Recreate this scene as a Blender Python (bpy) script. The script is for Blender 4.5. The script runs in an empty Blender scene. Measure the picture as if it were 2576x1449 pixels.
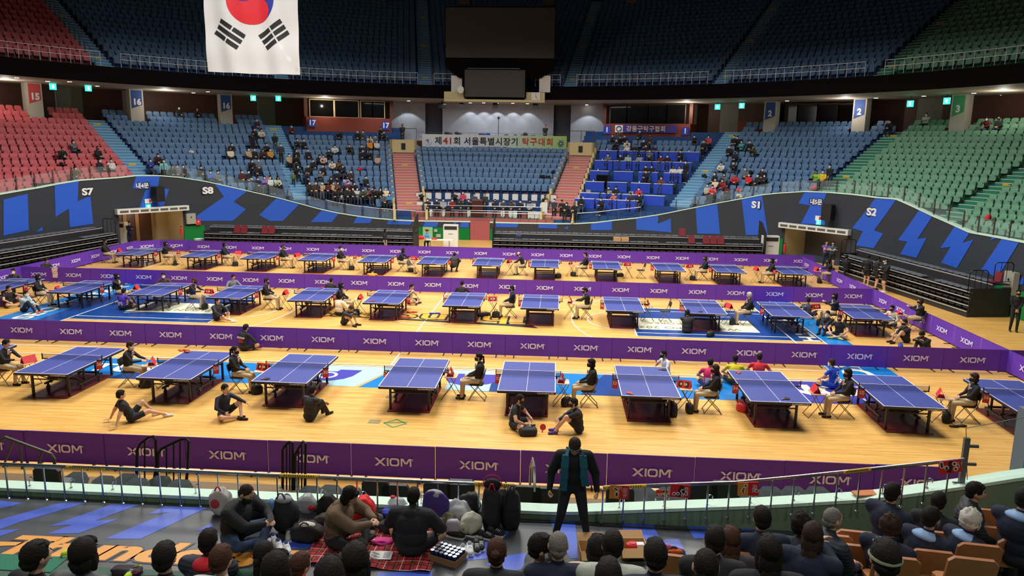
import bpy, bmesh, math, random
import numpy as np
from mathutils import Vector, Matrix
from math import sin, cos, pi, radians, degrees, atan2, hypot, sqrt
random.seed(7)
C = bpy.context.scene.collection
SC = bpy.context.scene

# ---------------------------------------------------------------- camera
YAW, PITCH, ROLL, CAMZ, FPX = -0.0603461825, 0.185325008, 0.0159229826, 7.0344416, 1901.49865
def _basis():
    cy, sy, cp, sp = cos(YAW), sin(YAW), cos(PITCH), sin(PITCH)
    f = Vector((sy*cp, cy*cp, -sp)); r = Vector((cy, -sy, 0)); u = r.cross(f)
    cr, sr = cos(ROLL), sin(ROLL)
    return cr*r + sr*u, -sr*r + cr*u, f
RT, UP, FW = _basis()
EYE = Vector((0, 0, CAMZ))
cam = bpy.data.objects.new('camera', bpy.data.cameras.new('camera')); C.objects.link(cam)
m = Matrix((RT, UP, -FW)).transposed().to_4x4(); m.translation = EYE
cam.matrix_world = m
cam.data.sensor_width = 36; cam.data.lens = FPX/2576*36
cam.data.clip_start = .05; cam.data.clip_end = 300
SC.camera = cam
# ---------------------------------------------------------------- world, lights, exposure
w = bpy.data.worlds.new('world'); SC.world = w; w.use_nodes = True
w.node_tree.nodes['Background'].inputs[0].default_value = (.8, .88, 1, 1)
w.node_tree.nodes['Background'].inputs[1].default_value = .05
SC.view_settings.view_transform = 'Standard'; SC.view_settings.look = 'None'
SC.view_settings.exposure = 0; SC.view_settings.gamma = 1
def lamp(name, loc, size, power, col=(1, .95, .86), spread=150, rot=(0, 0, 0), kind='AREA', sy=None):
    l = bpy.data.lights.new(name, kind); l.energy = power; l.color = col
    o = bpy.data.objects.new(name, l); C.objects.link(o); o.location = loc; o.rotation_euler = rot
    if kind == 'AREA':
        l.shape = 'RECTANGLE'; l.size = size; l.size_y = sy or size; l.spread = radians(spread)
    else: l.shadow_soft_size = size
    return o
for i, y in enumerate((21, 33, 45)):
    for j, x in enumerate((-17, -5, 7)):
        lamp('roof_light', (x, y, 19.2), 6, 1750, (1, .97, .92), spread=158)
for x, y in ((-7, 3), (0, 3), (7, 3)): lamp('near_fill_light', (x, y, 10.6), 1.2, 150, (1, .95, .88), spread=170)  # unseen fill lamps added to lift the ambient at the near end
# ---------------------------------------------------------------- pixel helpers (frame 2576 x 1449)
def ray(x, y): return ((x-1288)/FPX)*RT - ((y-724.5)/FPX)*UP + FW
def onz(x, y, z=0.0):
    d = ray(x, y); return EYE + d*((z-CAMZ)/d.z)
def onY(x, y, Y):
    d = ray(x, y); return EYE + d*(Y/d.y)
CX, CY = -5.0, 33.0
RW = 1000.0         # a radius given as RW+d means d metres outside the court wall, whose plan is a rounded rectangle
def rwall(th):
    s_, c_ = abs(sin(radians(th))), abs(cos(radians(th))); return 1/((s_/25.1)**3+(c_/23.7)**3)**(1/3)
def onR(x, y, R, cy=CY, near=False):
    if R > 900:
        d, r_ = R-RW, 24.5
        for _ in range(9): p = onR(x, y, r_+d); r_ = rwall(th_of(p))
        return p
    d = ray(x, y); a = d.x**2+d.y**2; b = -2*(d.x*CX+d.y*cy); c = CX*CX+cy*cy-R*R
    q = sqrt(max(b*b-4*a*c, 0)); t = (-b-q if near else -b+q)/(2*a); return EYE + d*t
def proj(p):
    d = Vector(p)-EYE; z = d.dot(FW)
    if z < .05: return (-9999, -9999, z)
    return (1288+FPX*d.dot(RT)/z, 724.5-FPX*d.dot(UP)/z, z)
def pol(R, th, z=0.0):     # th in degrees, 0 = far side of the hall
    if R > 900: R = rwall(th)+R-RW
    t = radians(th); return Vector((CX+R*sin(t), CY+R*cos(t), z))
def th_of(p): return degrees(atan2(p[0]-CX, p[1]-CY))
def r_of(p): return hypot(p[0]-CX, p[1]-CY)
# ---------------------------------------------------------------- materials
def srgb(c):
    return tuple(((v/255)/12.92 if v/255 <= .04045 else ((v/255+.055)/1.055)**2.4) for v in c[:3]) + (1,)
MATS = {}
def mat(name, col, rough=.6, metal=0, spec=.5, noise=0, nscale=20, alpha=None, trans=0, emit=None, bump=0, coat=0, bscale=None):
    if name in MATS: return MATS[name]
    m = bpy.data.materials.new(name); m.use_nodes = True; MATS[name] = m
    nt = m.node_tree; b = nt.nodes['Principled BSDF']; c = srgb(col)
    b.inputs['Base Color'].default_value = c; b.inputs['Roughness'].default_value = rough
    b.inputs['Metallic'].default_value = metal; b.inputs['Specular IOR Level'].default_value = spec
    b.inputs['Coat Weight'].default_value = coat
    if trans: b.inputs['Transmission Weight'].default_value = trans
    if alpha is not None: b.inputs['Alpha'].default_value = alpha
    if emit: b.inputs['Emission Color'].default_value = srgb(emit[0]); b.inputs['Emission Strength'].default_value = emit[1]
    if noise or bump:
        tc = nt.nodes.new('ShaderNodeTexCoord'); n = nt.nodes.new('ShaderNodeTexNoise'); n.inputs['Scale'].default_value = nscale
        n.inputs['Detail'].default_value = 4; nt.links.new(tc.outputs['Object'], n.inputs['Vector'])
        if noise:
            r = nt.nodes.new('ShaderNodeMix'); r.data_type = 'RGBA'
            r.inputs[6].default_value = tuple(v*(1-noise) for v in c[:3])+(1,)
            r.inputs[7].default_value = tuple(min(1, v*(1+noise)) for v in c[:3])+(1,)
            nt.links.new(n.outputs['Fac'], r.inputs[0]); nt.links.new(r.outputs[2], b.inputs['Base Color'])
        if bump:
            bp = nt.nodes.new('ShaderNodeBump'); bp.inputs['Strength'].default_value = bump; bp.inputs['Distance'].default_value = .02
            nt.links.new(n.outputs['Fac'], bp.inputs['Height']); nt.links.new(bp.outputs['Normal'], b.inputs['Normal'])
    return m
# ---------------------------------------------------------------- mesh builder
class MB:
    def __init__(s): s.v = []; s.f = []; s.m = []; s.M = Matrix()
    def add(s, vs, fs, mi=0):
        n = len(s.v); M = s.M
        s.v += [tuple(M @ Vector(v)) for v in vs]; s.f += [tuple(n+i for i in f) for f in fs]; s.m += [mi]*len(fs); return s
    def box(s, c, d, mi=0, rz=0, rx=0, ry=0, taper=1.0):
        x, y, z = d[0]/2, d[1]/2, d[2]/2; t = taper
        vs = [(-x, -y, -z), (x, -y, -z), (x, y, -z), (-x, y, -z), (-x*t, -y*t, z), (x*t, -y*t, z), (x*t, y*t, z), (-x*t, y*t, z)]
        R = Matrix.Rotation(rz, 3, 'Z') @ Matrix.Rotation(ry, 3, 'Y') @ Matrix.Rotation(rx, 3, 'X'); c = Vector(c)
        return s.add([R @ Vector(v)+c for v in vs], [(3, 2, 1, 0), (4, 5, 6, 7), (0, 1, 5, 4), (1, 2, 6, 5), (2, 3, 7, 6), (3, 0, 4, 7)], mi)
    def rbox(s, c, d, r=.02, mi=0, rz=0, rx=0, ry=0):   # box with chamfered vertical outline in local XZ, thickness along Y
        x, y, z = d[0]/2, d[1]/2, d[2]/2
        o = [(-x+r, -z), (x-r, -z), (x, -z+r), (x, z-r), (x-r, z), (-x+r, z), (-x, z-r), (-x, -z+r)]
        R = Matrix.Rotation(rz, 3, 'Z') @ Matrix.Rotation(ry, 3, 'Y') @ Matrix.Rotation(rx, 3, 'X'); c = Vector(c)
        vs = [R @ Vector((a, -y, b))+c for a, b in o]+[R @ Vector((a, y, b))+c for a, b in o]
        return s.add(vs, [tuple(range(8)), tuple(range(15, 7, -1))]+[(i, i+8, (i+1) % 8+8, (i+1) % 8) for i in range(8)], mi)
    def cyl(s, a, b, r, r2=None, n=8, mi=0, caps=True):
        a = Vector(a); b = Vector(b); r2 = r if r2 is None else r2; d = (b-a)
        if d.length < 1e-6: return s
        d.normalize(); u = d.orthogonal().normalized(); w_ = d.cross(u)
        vs = []
        for p, q in ((a, r), (b, r2)):
            for i in range(n):
                t = 2*pi*i/n; vs.append(p+q*(cos(t)*u+sin(t)*w_))
        fs = [(i, (i+1) % n, n+(i+1) % n, n+i) for i in range(n)]
        if caps: fs += [tuple(range(n-1, -1, -1)), tuple(range(n, 2*n))]
        return s.add(vs, fs, mi)
    def tube(s, pts, r, n=6, mi=0):
        pts = [Vector(p) for p in pts]; vs = []; pu = None
        for i, p in enumerate(pts):
            d = ((pts[min(i+1, len(pts)-1)]-p).normalized()+(p-pts[max(i-1, 0)]).normalized())
            d = d.normalized() if d.length > 1e-6 else Vector((0, 0, 1))
            u = d.orthogonal().normalized() if pu is None else (pu-d*pu.dot(d)).normalized()
            pu = u; w_ = d.cross(u)
            rr = r[i] if isinstance(r, (list, tuple)) else r
            vs += [p+rr*(cos(2*pi*k/n)*u+sin(2*pi*k/n)*w_) for k in range(n)]
        fs = [(i*n+k, i*n+(k+1) % n, (i+1)*n+(k+1) % n, (i+1)*n+k) for i in range(len(pts)-1) for k in range(n)]
        fs += [tuple(range(n-1, -1, -1)), tuple((len(pts)-1)*n+k for k in range(n))]
        return s.add(vs, fs, mi)
    def ell(s, c, r, n=12, k=8, mi=0, M=None):
        vs = [(0, 0, -1)]; M = M or Matrix.Identity(3)
        for i in range(1, k):
            a = -pi/2+pi*i/k
            vs += [(cos(a)*cos(2*pi*j/n), cos(a)*sin(2*pi*j/n), sin(a)) for j in range(n)]
        vs.append((0, 0, 1)); c = Vector(c)
        vs = [M @ Vector((v[0]*r[0], v[1]*r[1], v[2]*r[2]))+c for v in vs]
        fs = [(0, 1+(j+1) % n, 1+j) for j in range(n)]
        for i in range(k-2):
            fs += [(1+i*n+j, 1+i*n+(j+1) % n, 1+(i+1)*n+(j+1) % n, 1+(i+1)*n+j) for j in range(n)]
        L = len(vs)-1; fs += [(L, 1+(k-2)*n+j, 1+(k-2)*n+(j+1) % n) for j in range(n)]
        return s.add(vs, fs, mi)
    def prism(s, pts, a, b, axis='z', mi=0):   # 2D outline extruded between a and b along axis
        mk = {'z': lambda p, h: (p[0], p[1], h), 'y': lambda p, h: (p[0], h, p[1]), 'x': lambda p, h: (h, p[0], p[1])}[axis]
        n = len(pts); vs = [mk(p, a) for p in pts]+[mk(p, b) for p in pts]
        return s.add(vs, [tuple(range(n)), tuple(range(2*n-1, n-1, -1))]+[(i, n+i, n+(i+1) % n, (i+1) % n) for i in range(n)], mi)
    def quad(s, a, b, c, d, mi=0): return s.add([a, b, c, d], [(0, 1, 2, 3)], mi)
    def mesh(s, name, mats, smooth=False):
        me = bpy.data.meshes.new(name); me.from_pydata(s.v, [], s.f); 
        for m_ in (mats if isinstance(mats, (list, tuple)) else [mats]): me.materials.append(m_)
        if any(s.m): me.polygons.foreach_set('material_index', s.m)
        if smooth: me.polygons.foreach_set('use_smooth', [True]*len(s.f))
        me.update(); return me
    def build(s, name, mats, parent=None, smooth=False, loc=None):
        return link(name, s.mesh(name, mats, smooth), parent, loc)
def link(name, me, parent=None, loc=None, rz=0):
    o = bpy.data.objects.new(name, me); C.objects.link(o)
    if parent: o.parent = parent
    if loc is not None: o.location = loc
    if rz: o.rotation_euler[2] = rz
    return o
def empty(name, loc=(0, 0, 0), rz=0):
    o = bpy.data.objects.new(name, None); C.objects.link(o); o.location = loc; o.rotation_euler[2] = rz; o.empty_display_size = .1; return o
def tag(o, label, cat, group=None, kind=None):
    o['label'] = label; o['category'] = cat
    if group: o['group'] = group
    if kind: o['kind'] = kind
    return o
def struct(o): o['kind'] = 'structure'; return o
KIDS = {}
def copy_tree(o, loc=None, rz=None, parent=None):
    c = o.copy(); C.objects.link(c)
    if parent: c.parent = parent
    if loc is not None: c.location = loc
    if rz is not None: c.rotation_euler = (0, 0, rz)
    for ch in o.children: copy_tree(ch, parent=c)
    return c
_txt = {}
def text_mesh(body, size=1.0, ext=0, bold=0, align='CENTER', sx=1.0, mats=None, key=None):
    cu = bpy.data.curves.new('t', 'FONT'); cu.body = body; cu.size = size; cu.extrude = ext; cu.offset = bold
    cu.align_x = align; cu.align_y = 'CENTER'; cu.resolution_u = 3
    o = bpy.data.objects.new('t', cu); C.objects.link(o)
    dg = bpy.context.evaluated_depsgraph_get(); dg.update()
    me = bpy.data.meshes.new_from_object(o.evaluated_get(dg))
    bpy.data.objects.remove(o); bpy.data.curves.remove(cu)
    for v in me.vertices: v.co.x *= sx
    me.materials.clear()
    if mats: me.materials.append(mats)
    return me
def place_text(name, me, loc, normal_dir, parent=None, up=Vector((0, 0, 1))):   # text plane facing normal_dir
    n = Vector(normal_dir).normalized(); x = up.cross(n).normalized(); y = n.cross(x)
    o = link(name, me, parent); M_ = Matrix((x, y, n)).transposed().to_4x4(); M_.translation = Vector(loc); o.matrix_local = M_; return o
ORD = ['zeroth', 'first', 'second', 'third', 'fourth', 'fifth', 'sixth', 'seventh', 'eighth', 'ninth', 'tenth', 'eleventh', 'twelfth', 'thirteenth', 'fourteenth', 'fifteenth', 'sixteenth', 'seventeenth', 'eighteenth', 'nineteenth']
TENS = {2: 'twent', 3: 'thirt', 4: 'fort', 5: 'fift', 6: 'sixt', 7: 'sevent', 8: 'eight', 9: 'ninet'}
def ordi(n):
    if n < 20: return ORD[n]
    if n % 10 == 0: return TENS[n//10]+'ieth'
    return TENS[n//10]+'y-'+ORD[n % 10]
# spectators far off: head pixel, top colour, kind (s seated, t standing), hair
CROWD = []
def _c(ox, oy, sc, rows):
    for r in rows:
        x, y, col = r[:3]; CROWD.append((ox+x/sc, oy+y/sc, col, r[3] if len(r) > 3 else 's'))
K_, W_, CRM_, TAN, MAR, NV, GR, OL = (30, 30, 34), (215, 215, 212), (222, 208, 180), (190, 160, 120), (92, 34, 40), (34, 42, 72), (98, 104, 112), (70, 76, 60)
_c(600, 280, 3.677, [(170, 95, (60, 36, 70)), (205, 185, CRM_), (150, 180, K_), (130, 205, (24, 30, 44), 't'), (335, 232, K_, 't'), (390, 325, (52, 54, 60), 't'), (505, 555, (96, 116, 52), 'c'), (485, 145, MAR), (545, 272, K_), (605, 278, K_), (930, 195, K_), (1100, 200, K_), (1150, 172, OL), (1310, 168, (40, 32, 32)), (1345, 208, K_), (1265, 242, GR), (1205, 245, CRM_), (1215, 288, (228, 150, 50)), (1280, 290, W_),
 (885, 328, W_), (1025, 328, K_), (1140, 338, K_), (1205, 352, K_), (1150, 388, K_), (1285, 398, (200, 165, 150)), (785, 388, (215, 180, 170)), (835, 374, K_), (645, 374, K_), (525, 365, K_), (95, 364, TAN), (150, 380, K_), (215, 372, (60, 46, 36)), (262, 325, K_), (295, 370, (200, 145, 50)), (110, 432, K_), (185, 472, GR), (690, 442, K_), (755, 432, K_), (930, 442, (110, 76, 50)), (470, 425, TAN), (525, 432, K_),
 (645, 492, K_), (780, 492, K_), (870, 474, CRM_), (965, 497, K_), (165, 512, K_), (530, 492, K_), (35, 577, (80, 30, 30)), (95, 548, K_), (615, 578, NV), (755, 568, GR), (910, 568, K_), (985, 603, (190, 165, 205)), (1040, 583, (60, 44, 34)), (1180, 632, K_), (170, 613, NV), (240, 632, (130, 110, 170)), (265, 677, (205, 215, 215)), (320, 673, (195, 205, 175)), (710, 652, (70, 46, 36)), (770, 643, TAN), (855, 633, K_),
 (920, 653, (100, 60, 50)), (1015, 668, MAR), (1055, 692, K_), (740, 692, K_), (830, 747, MAR), (900, 742, K_), (1100, 747, (190, 195, 195)), (1240, 742, K_), (1300, 692, K_), (1360, 692, CRM_), (795, 752, K_), (1260, 793, K_), (1395, 798, (60, 130, 170)), (835, 822, TAN), (930, 822, K_), (995, 823, K_), (1065, 853, K_), (1125, 848, OL), (1195, 858, (110, 70, 60)), (1395, 863, (80, 84, 88)), (1235, 875, K_), (700, 700, K_), (670, 640, W_)])
_c(0, 0, 2.862, [(435, 1050, K_), (530, 1020, GR), (705, 1055, K_), (530, 1208, (90, 62, 40)), (720, 1148, K_), (800, 1160, W_), (1130, 1108, (60, 30, 36)), (1085, 1165, (40, 60, 150)), (1175, 1140, (120, 195, 190), 't'), (1230, 1203, K_), (1275, 1203, GR), (1315, 1193, K_), (1435, 1193, K_), (1515, 1243, (50, 100, 190)), (1570, 1243, GR), (1660, 1038, K_), (1660, 1088, CRM_), (1290, 775, K_), (1415, 780, K_)])
_c(1250, 280, 3.677, [(1070, 208, K_), (1140, 198, (84, 64, 52)), (1185, 212, K_), (1320, 208, K_), (1415, 212, (70, 50, 46)), (1205, 258, CRM_), (1105, 292, K_), (1210, 298, W_), (1280, 302, K_), (1360, 252, K_), (1385, 302, K_), (1445, 302, NV), (1825, 252, K_), (1915, 262, K_), (1960, 218, (210, 80, 85)),
 (1035, 382, GR), (1150, 387, K_), (1215, 387, (170, 185, 160)), (1325, 387, (140, 150, 160)), (1415, 387, GR), (1525, 392, MAR), (1580, 392, K_), (1700, 392, K_), (1385, 492, K_), (1440, 492, K_), (1635, 492, W_), (1700, 497, W_), (1385, 582, K_), (1525, 592, (110, 60, 50)), (1035, 692, K_), (1105, 688, K_), (1320, 692, (225, 40, 45)), (780, 793, K_), (970, 793, K_), (1085, 788, (190, 110, 110)), (1240, 803, (44, 44, 48)), (1320, 812, K_), (1745, 492, (26, 27, 32), 't'), (650, 907, K_), (720, 912, K_),
 (2195, 217, K_), (2220, 257, K_), (2260, 297, (80, 165, 160)), (2340, 267, K_), (2365, 317, (60, 66, 50)), (2150, 347, K_), (2205, 357, K_), (2085, 452, W_), (2190, 467, K_), (2015, 557, K_), (2115, 557, GR), (2300, 512, GR), (2460, 517, K_), (2205, 577, (200, 45, 50)), (2475, 572, K_), (2020, 622, CRM_), (2090, 617, (150, 45, 45)), (2330, 612, (200, 40, 45)), (2410, 622, K_), (1995, 732, (225, 90, 90)), (2125, 737, (90, 30, 36)), (1975, 793, (170, 180, 170))])
_c(1876, 400, 3.677, [(655, 92, (150, 205, 60)), (715, 130, (230, 190, 40)), (780, 92, K_, 't')])
_c(1676, 0, 2.862, [(1615, 888, K_), (1870, 838, (170, 180, 180)), (2395, 843, K_), (2315, 853, MAR)])
def Rk_(k): return 25.0+.8*k
def Zk_(k): return 2.05+.4*k
def seat_fit(x, y, dz, dr, kmax=17):
    best = None
    for k in range(-1, kmax):
        R = Rk_(k)+dr; p = onR(x, y, R); e = p.z-(Zk_(k)+dz)
        if R < rwall(th_of(p))+(.5 if k >= 0 else .2): continue
        if best is None or abs(e) < abs(best[0]): best = (e, k, th_of(p))
    return best[1], best[2]
SPEC = []
for x, y, col, kd in CROWD:
    k, th = seat_fit(x, y, {'s': 1.20, 't': 1.58, 'c': 1.15}[kd], .42)
    for q in SPEC:
        if q[0] == k and abs(q[1]-th)*pi/180*(25+.8*k) < .40: th = q[1]+degrees(.42/(25+.8*k))*(1 if th >= q[1] else -1)
    SPEC.append((k, th, col, kd, x, y))
def OCCUPIED(s):
    return s[5] == 'lower' and any(q[0] == s[3] and abs(q[1]-s[1])*pi/180*s[0] < .34 for q in SPEC)
# ================================================================ THE HALL
def seg_mat(th, red, blue, green): return red if th < -52.5 else (blue if th < 50.3 else green)
def wood_mat():
    m = bpy.data.materials.new('court_wood'); m.use_nodes = True; nt = m.node_tree; b = nt.nodes['Principled BSDF']; N = nt.nodes.new; L = nt.links.new
    tc = N('ShaderNodeTexCoord'); br = N('ShaderNodeTexBrick'); L(tc.outputs['Object'], br.inputs['Vector'])
    br.inputs['Scale'].default_value = 1; br.inputs['Brick Width'].default_value = 1.3; br.inputs['Row Height'].default_value = .075
    br.inputs['Mortar Size'].default_value = .0012; br.offset = .37
    br.inputs['Color1'].default_value = srgb((222, 170, 90)); br.inputs['Color2'].default_value = srgb((234, 188, 108)); br.inputs['Mortar'].default_value = srgb((196, 150, 86))
    mp = N('ShaderNodeMapping'); mp.inputs['Scale'].default_value = (.35, 6, 1); L(tc.outputs['Object'], mp.inputs['Vector'])
    n = N('ShaderNodeTexNoise'); n.inputs['Scale'].default_value = 2.2; n.inputs['Detail'].default_value = 5; L(mp.outputs[0], n.inputs['Vector'])
    mx = N('ShaderNodeMix'); mx.data_type = 'RGBA'; mx.blend_type = 'MULTIPLY'; mx.inputs[0].default_value = 1
    cr = N('ShaderNodeValToRGB'); cr.color_ramp.elements[0].color = (.84, .78, .68, 1); cr.color_ramp.elements[0].position = .38; cr.color_ramp.elements[1].color = (1, 1, 1, 1); cr.color_ramp.elements[1].position = .55
    L(n.outputs['Fac'], cr.inputs[0]); L(br.outputs['Color'], mx.inputs[6]); L(cr.outputs[0], mx.inputs[7]); L(mx.outputs[2], b.inputs['Base Color'])
    b.inputs['Roughness'].default_value = .34; b.inputs['Specular IOR Level'].default_value = .35
    return m
WOOD = wood_mat()
f = MB(); n = 96
f.add([pol(27, 360*i/n, 0) for i in range(n)], [tuple(range(n-1, -1, -1))])
struct(f.build('floor', WOOD))
# painted court: (polygon in floor metres, material, layer)
DB, BB, LB, WH = mat('court_navy', (18, 66, 140), .3), mat('court_blue', (10, 125, 205), .3), mat('court_pale', (175, 222, 228), .35), mat('court_line', (238, 232, 214), .35)
PU, CR_, BK, OR = mat('court_violet', (66, 62, 170), .35), mat('court_cream', (238, 236, 205), .4), mat('court_black', (28, 26, 30), .5), mat('court_yellow', (232, 170, 40), .4)
cy0 = 30.8
def rect(x0, y0, x1, y1): return [(x0, y0), (x1, y0), (x1, y1), (x0, y1)]
def paint(name, polys, m, z):
    b = MB()
    for p in polys: b.add([(q[0], q[1], z) for q in p], [tuple(range(len(p)))])
    o = b.build(name, m); o['kind'] = 'structure'; return o
def line(x0, y0, x1, y1, w_=.06):
    d = Vector((x1-x0, y1-y0)).normalized()*w_/2; nx, ny = -d.y, d.x
    return [(x0+nx, y0+ny), (x0-nx, y0-ny), (x1-nx, y1-ny), (x1+nx, y1+ny)]
def arc(cx, cy, r, a0, a1, w_=.06, n=28):
    out = []
    for i in range(n):
        a, b = radians(a0+(a1-a0)*i/n), radians(a0+(a1-a0)*(i+1)/n); r0, r1 = r-w_/2, r+w_/2
        out.append([(cx+r0*cos(a), cy+r0*sin(a)), (cx+r1*cos(a), cy+r1*sin(a)), (cx+r1*cos(b), cy+r1*sin(b)), (cx+r0*cos(b), cy+r0*sin(b))])
    return out
XL, XR, Y0, Y1 = -19.45, 8.95, 23.3, 38.3
paint('floor_court_navy', [rect(3.1, 28.2, XR, 33.4), rect(XL, 28.2, -13.7, 33.4), rect(XR, Y0-2.3+7.2, 10.05, Y1+.6), rect(-20.5, 27.8, XL, Y1+.6)], DB, .003)
paint('floor_court_blue', [[(-16, 21), (-8.2, 21), (-7.6, 23.05), (-16, 23.05)], [(-5.75, 21), (-4.9, 21), (-3.9, 23.05), (-5.0, 23.05)], [(-1.6, 21), (-.6, 21), (.2, 23.05), (-.9, 23.05)], [(-.6, 21), (.75, 21), (1.55, 23.05), (.2, 23.05)],
      [(2.6, 21), (8.9, 21), (8.9, 23.05), (3.0, 23.05)], rect(10.05, 27.2, 11.0, Y1+.6), rect(8.9, 23.3, 11.0, 26.6), rect(-22.2, 27.8, -20.5, Y1+.6)], BB, .003)
paint('floor_court_navy', [[(-4.9, 21), (-4.2, 21), (-3.3, 23.05), (-3.9, 23.05)], [(-13.4, 21), (-11.9, 21), (-11.2, 23.05), (-12.7, 23.05)], [(-2.2, 21), (-1.6, 21), (-.9, 23.05), (-1.35, 23.05)], [(.75, 21), (2.6, 21), (3.0, 23.05), (1.55, 23.05)]], DB, .0035)
paint('floor_court_pale', [[(-9, 21.03), (-5.85, 21.03), (-5.05, 23.05), (-8.6, 23.05)], rect(-3.2, 21.03, -1.9, 23.05)], LB, .005)
for cx_ in (-7.0, -2.55):
    paint('floor_court_emblem', [[(cx_-.75, 22.65), (cx_-.25, 22.65), (cx_-.2, 22.45), (cx_+.2, 22.45), (cx_+.25, 22.65), (cx_+.95, 22.65), (cx_+.8, 22.0), (cx_+.6, 21.7), (cx_+.25, 21.5), (cx_-.25, 21.5), (cx_-.6, 21.7), (cx_-.75, 22.0)]], PU, .007)
    paint('floor_court_ring', arc(cx_, 22.05, .27, 0, 360, .1), WH, .009)
paint('floor_court_violet', [rect(7.3, 21.3, 10.3, 23.0), rect(6.9, 21.0, 10.6, 21.25)], PU, .006)
paint('floor_court_cream', [rect(3.2, 29.35, 8.0, 31.4), rect(-18, 29.8, -14.3, 31.7)], CR_, .006)
L_ = [line(XL, Y0, XR, Y0), line(XL, Y1, XR, Y1), line(XL, Y0, XL, Y1), line(XR, Y0, XR, Y1), line(-5.3, Y0, -5.3, Y1),
      line(3.1, 28.2, XR, 28.2), line(3.1, 33.4, XR, 33.4), line(3.1, 28.2, 3.1, 33.4), line(-13.7, 28.2, XL, 28.2), line(-13.7, 33.4, XL, 33.4), line(-13.7, 28.2, -13.7, 33.4),
      line(3.1, 28.75, XR, 28.75), line(3.1, 32.8, XR, 32.8), line(-13.7, 28.75, XL, 28.75), line(-13.7, 32.8, XL, 32.8), line(8.95, 21.0, 8.95, 23.3), line(-9, 23.1, 9, 23.1, .05), line(XR+1.1, Y0, XR+1.1, Y1, .05)]
L_ += arc(-5.3, cy0, 1.8, 0, 360)+arc(3.1, cy0, 1.8, 90, 270)+arc(-13.7, cy0, 1.8, -90, 90)+arc(7.4, cy0, 6.75, 104, 256)+arc(-17.9, cy0, 6.75, -76, 76)+arc(7.4, cy0, 1.25, 90, 270)+arc(-17.9, cy0, 1.25, -90, 90)
L_ += [line(5.75, 24.25, XR, 24.25), line(5.75, 37.35, XR, 37.35), line(-16.25, 24.25, XL, 24.25), line(-16.25, 37.35, XL, 37.35)]
paint('floor_lines', L_, WH, .010)
paint('floor_green_marks', [rect(-4.6, 41.2, -4.1, 41.3), rect(-3.6, 41.5, -3.1, 41.6), rect(-3.0, 41.15, -2.4, 41.25)], mat('tape_green', (60, 150, 90)), .008)
paint('floor_green_tape', arc(-4.05, 18.2, .28, 0, 360, .05, 4)+[line(-4.35, 18.2, -3.75, 18.3, .04)], mat('tape_green', (60, 150, 90)), .008)
paint('floor_hatch', [rect(-4.75, 18.15, -4.45, 18.4), rect(-4.2, 20.1, -3.9, 20.3), rect(-4.75, 20.15, -4.5, 20.35)], mat('hatch_grey', (150, 135, 100), .4), .008)
def floor_text(body, x, y, size, m, rot=0, sx=1, bold=.0, z=.012):
    me = text_mesh(body, size, bold=bold, sx=sx, mats=m); o = link('floor_lettering', me, None, (x, y, z), rot); o['kind'] = 'structure'; return o
floor_text('Thunders', -5.3, 30.3, 1.9, BK, pi, 1.35, .09, .011); floor_text('Thunders', -5.3, 30.3, 1.9, OR, pi, 1.35, .02)
paint('floor_swoosh', [[(-9.6, 30.15), (-9.2, 30.2), (-1.0, 29.5), (-.7, 29.0), (-2.0, 29.25), (-8.2, 29.95)]], BK, .0105)
floor_text('SAMSUNG', -1.4, 36.4, .7, BK, pi, 1.2, .03); floor_text('SAMSUNG', -8.2, 36.6, .55, BK, pi, 1.2, .02); floor_text('SEOUL', -2.0, 25.4, .8, BK, pi, 1.2, .03)
floor_text('World EXPO 2030', 5.2, 29.75, .5, mat('court_olive', (120, 120, 90)), pi, 1.1); floor_text('BUSAN KOREA', 5.2, 30.5, .4, mat('court_olive', (120, 120, 90)), pi, 1.1)
floor_text('BUSAN KOREA', -16.2, 30.3, .45, mat('court_olive', (120, 120, 90)), pi, 1.1)
floor_text('HEALTH', 9.6, 30.2, .85, WH, -pi/2, 1.3, .03); floor_text('RO', 9.7, 24.5, 1.3, WH, -pi/2, 1.2, .04); floor_text('NOW', 8.7, 22.15, 1.3, WH, 0, 1.3, .04); floor_text('SEOUL STAR', -21.2, 31.5, 1.0, WH, pi/2, 1.3, .03); floor_text('FUTURE', -13.8, 22, 1.1, WH, 0, 1.2, .03)

# ---- wavy wall around the court
WALLTOP = [(0, 490), (100, 473), (140, 465), (200, 455), (300, 448), (345, 443), (400, 443), (450, 447), (520, 458), (600, 476), (700, 499), (760, 515), (800, 526), (850, 537), (900, 545), (950, 551), (1000, 555), (1040, 557), (1180, 559), (1245, 561), (1300, 562.5), (1400, 564), (1450, 564), (1500, 561), (1540, 556), (1600, 550), (1660, 541), (1700, 533), (1800, 513), (1866, 501), (1918, 491), (1960, 487), (2022, 483), (2081, 485), (2150, 491), (2202, 498), (2254, 502), (2312, 528), (2345, 544), (2402, 569), (2439, 586), (2496, 596), (2564, 609), (2576, 611)]
_wt = sorted((th_of(p), p.z) for p in (onR(x, y, RW) for x, y in WALLTOP))
_wt = [(-125, 1.5), (-100, 3.5)]+_wt+[(100, 3.0), (125, 1.5)]
def walltop(th): return float(np.interp(th, [a for a, _ in _wt], [b for _, b in _wt]))
CHAR, WBLUE = mat('banner_charcoal', (47, 52, 60), .75, noise=.06, nscale=3), mat('banner_blue', (38, 92, 205), .7, noise=.05, nscale=3)
GREEN, PINK, MINT = mat('green_cladding', (12, 130, 60), .5), mat('pink_wall', (165, 85, 85), .7, noise=.06, nscale=4), mat('mint_cap', (205, 235, 215), .6)
dl0, dl1 = th_of(onR(301, 575, RW)), th_of(onR(462, 575, RW)); dr0, dr1 = th_of(onR(1972, 620, RW)), th_of(onR(2130, 620, RW))
zl, zr = onR(380, 531, RW).z, onR(2050, 578, RW).z
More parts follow.
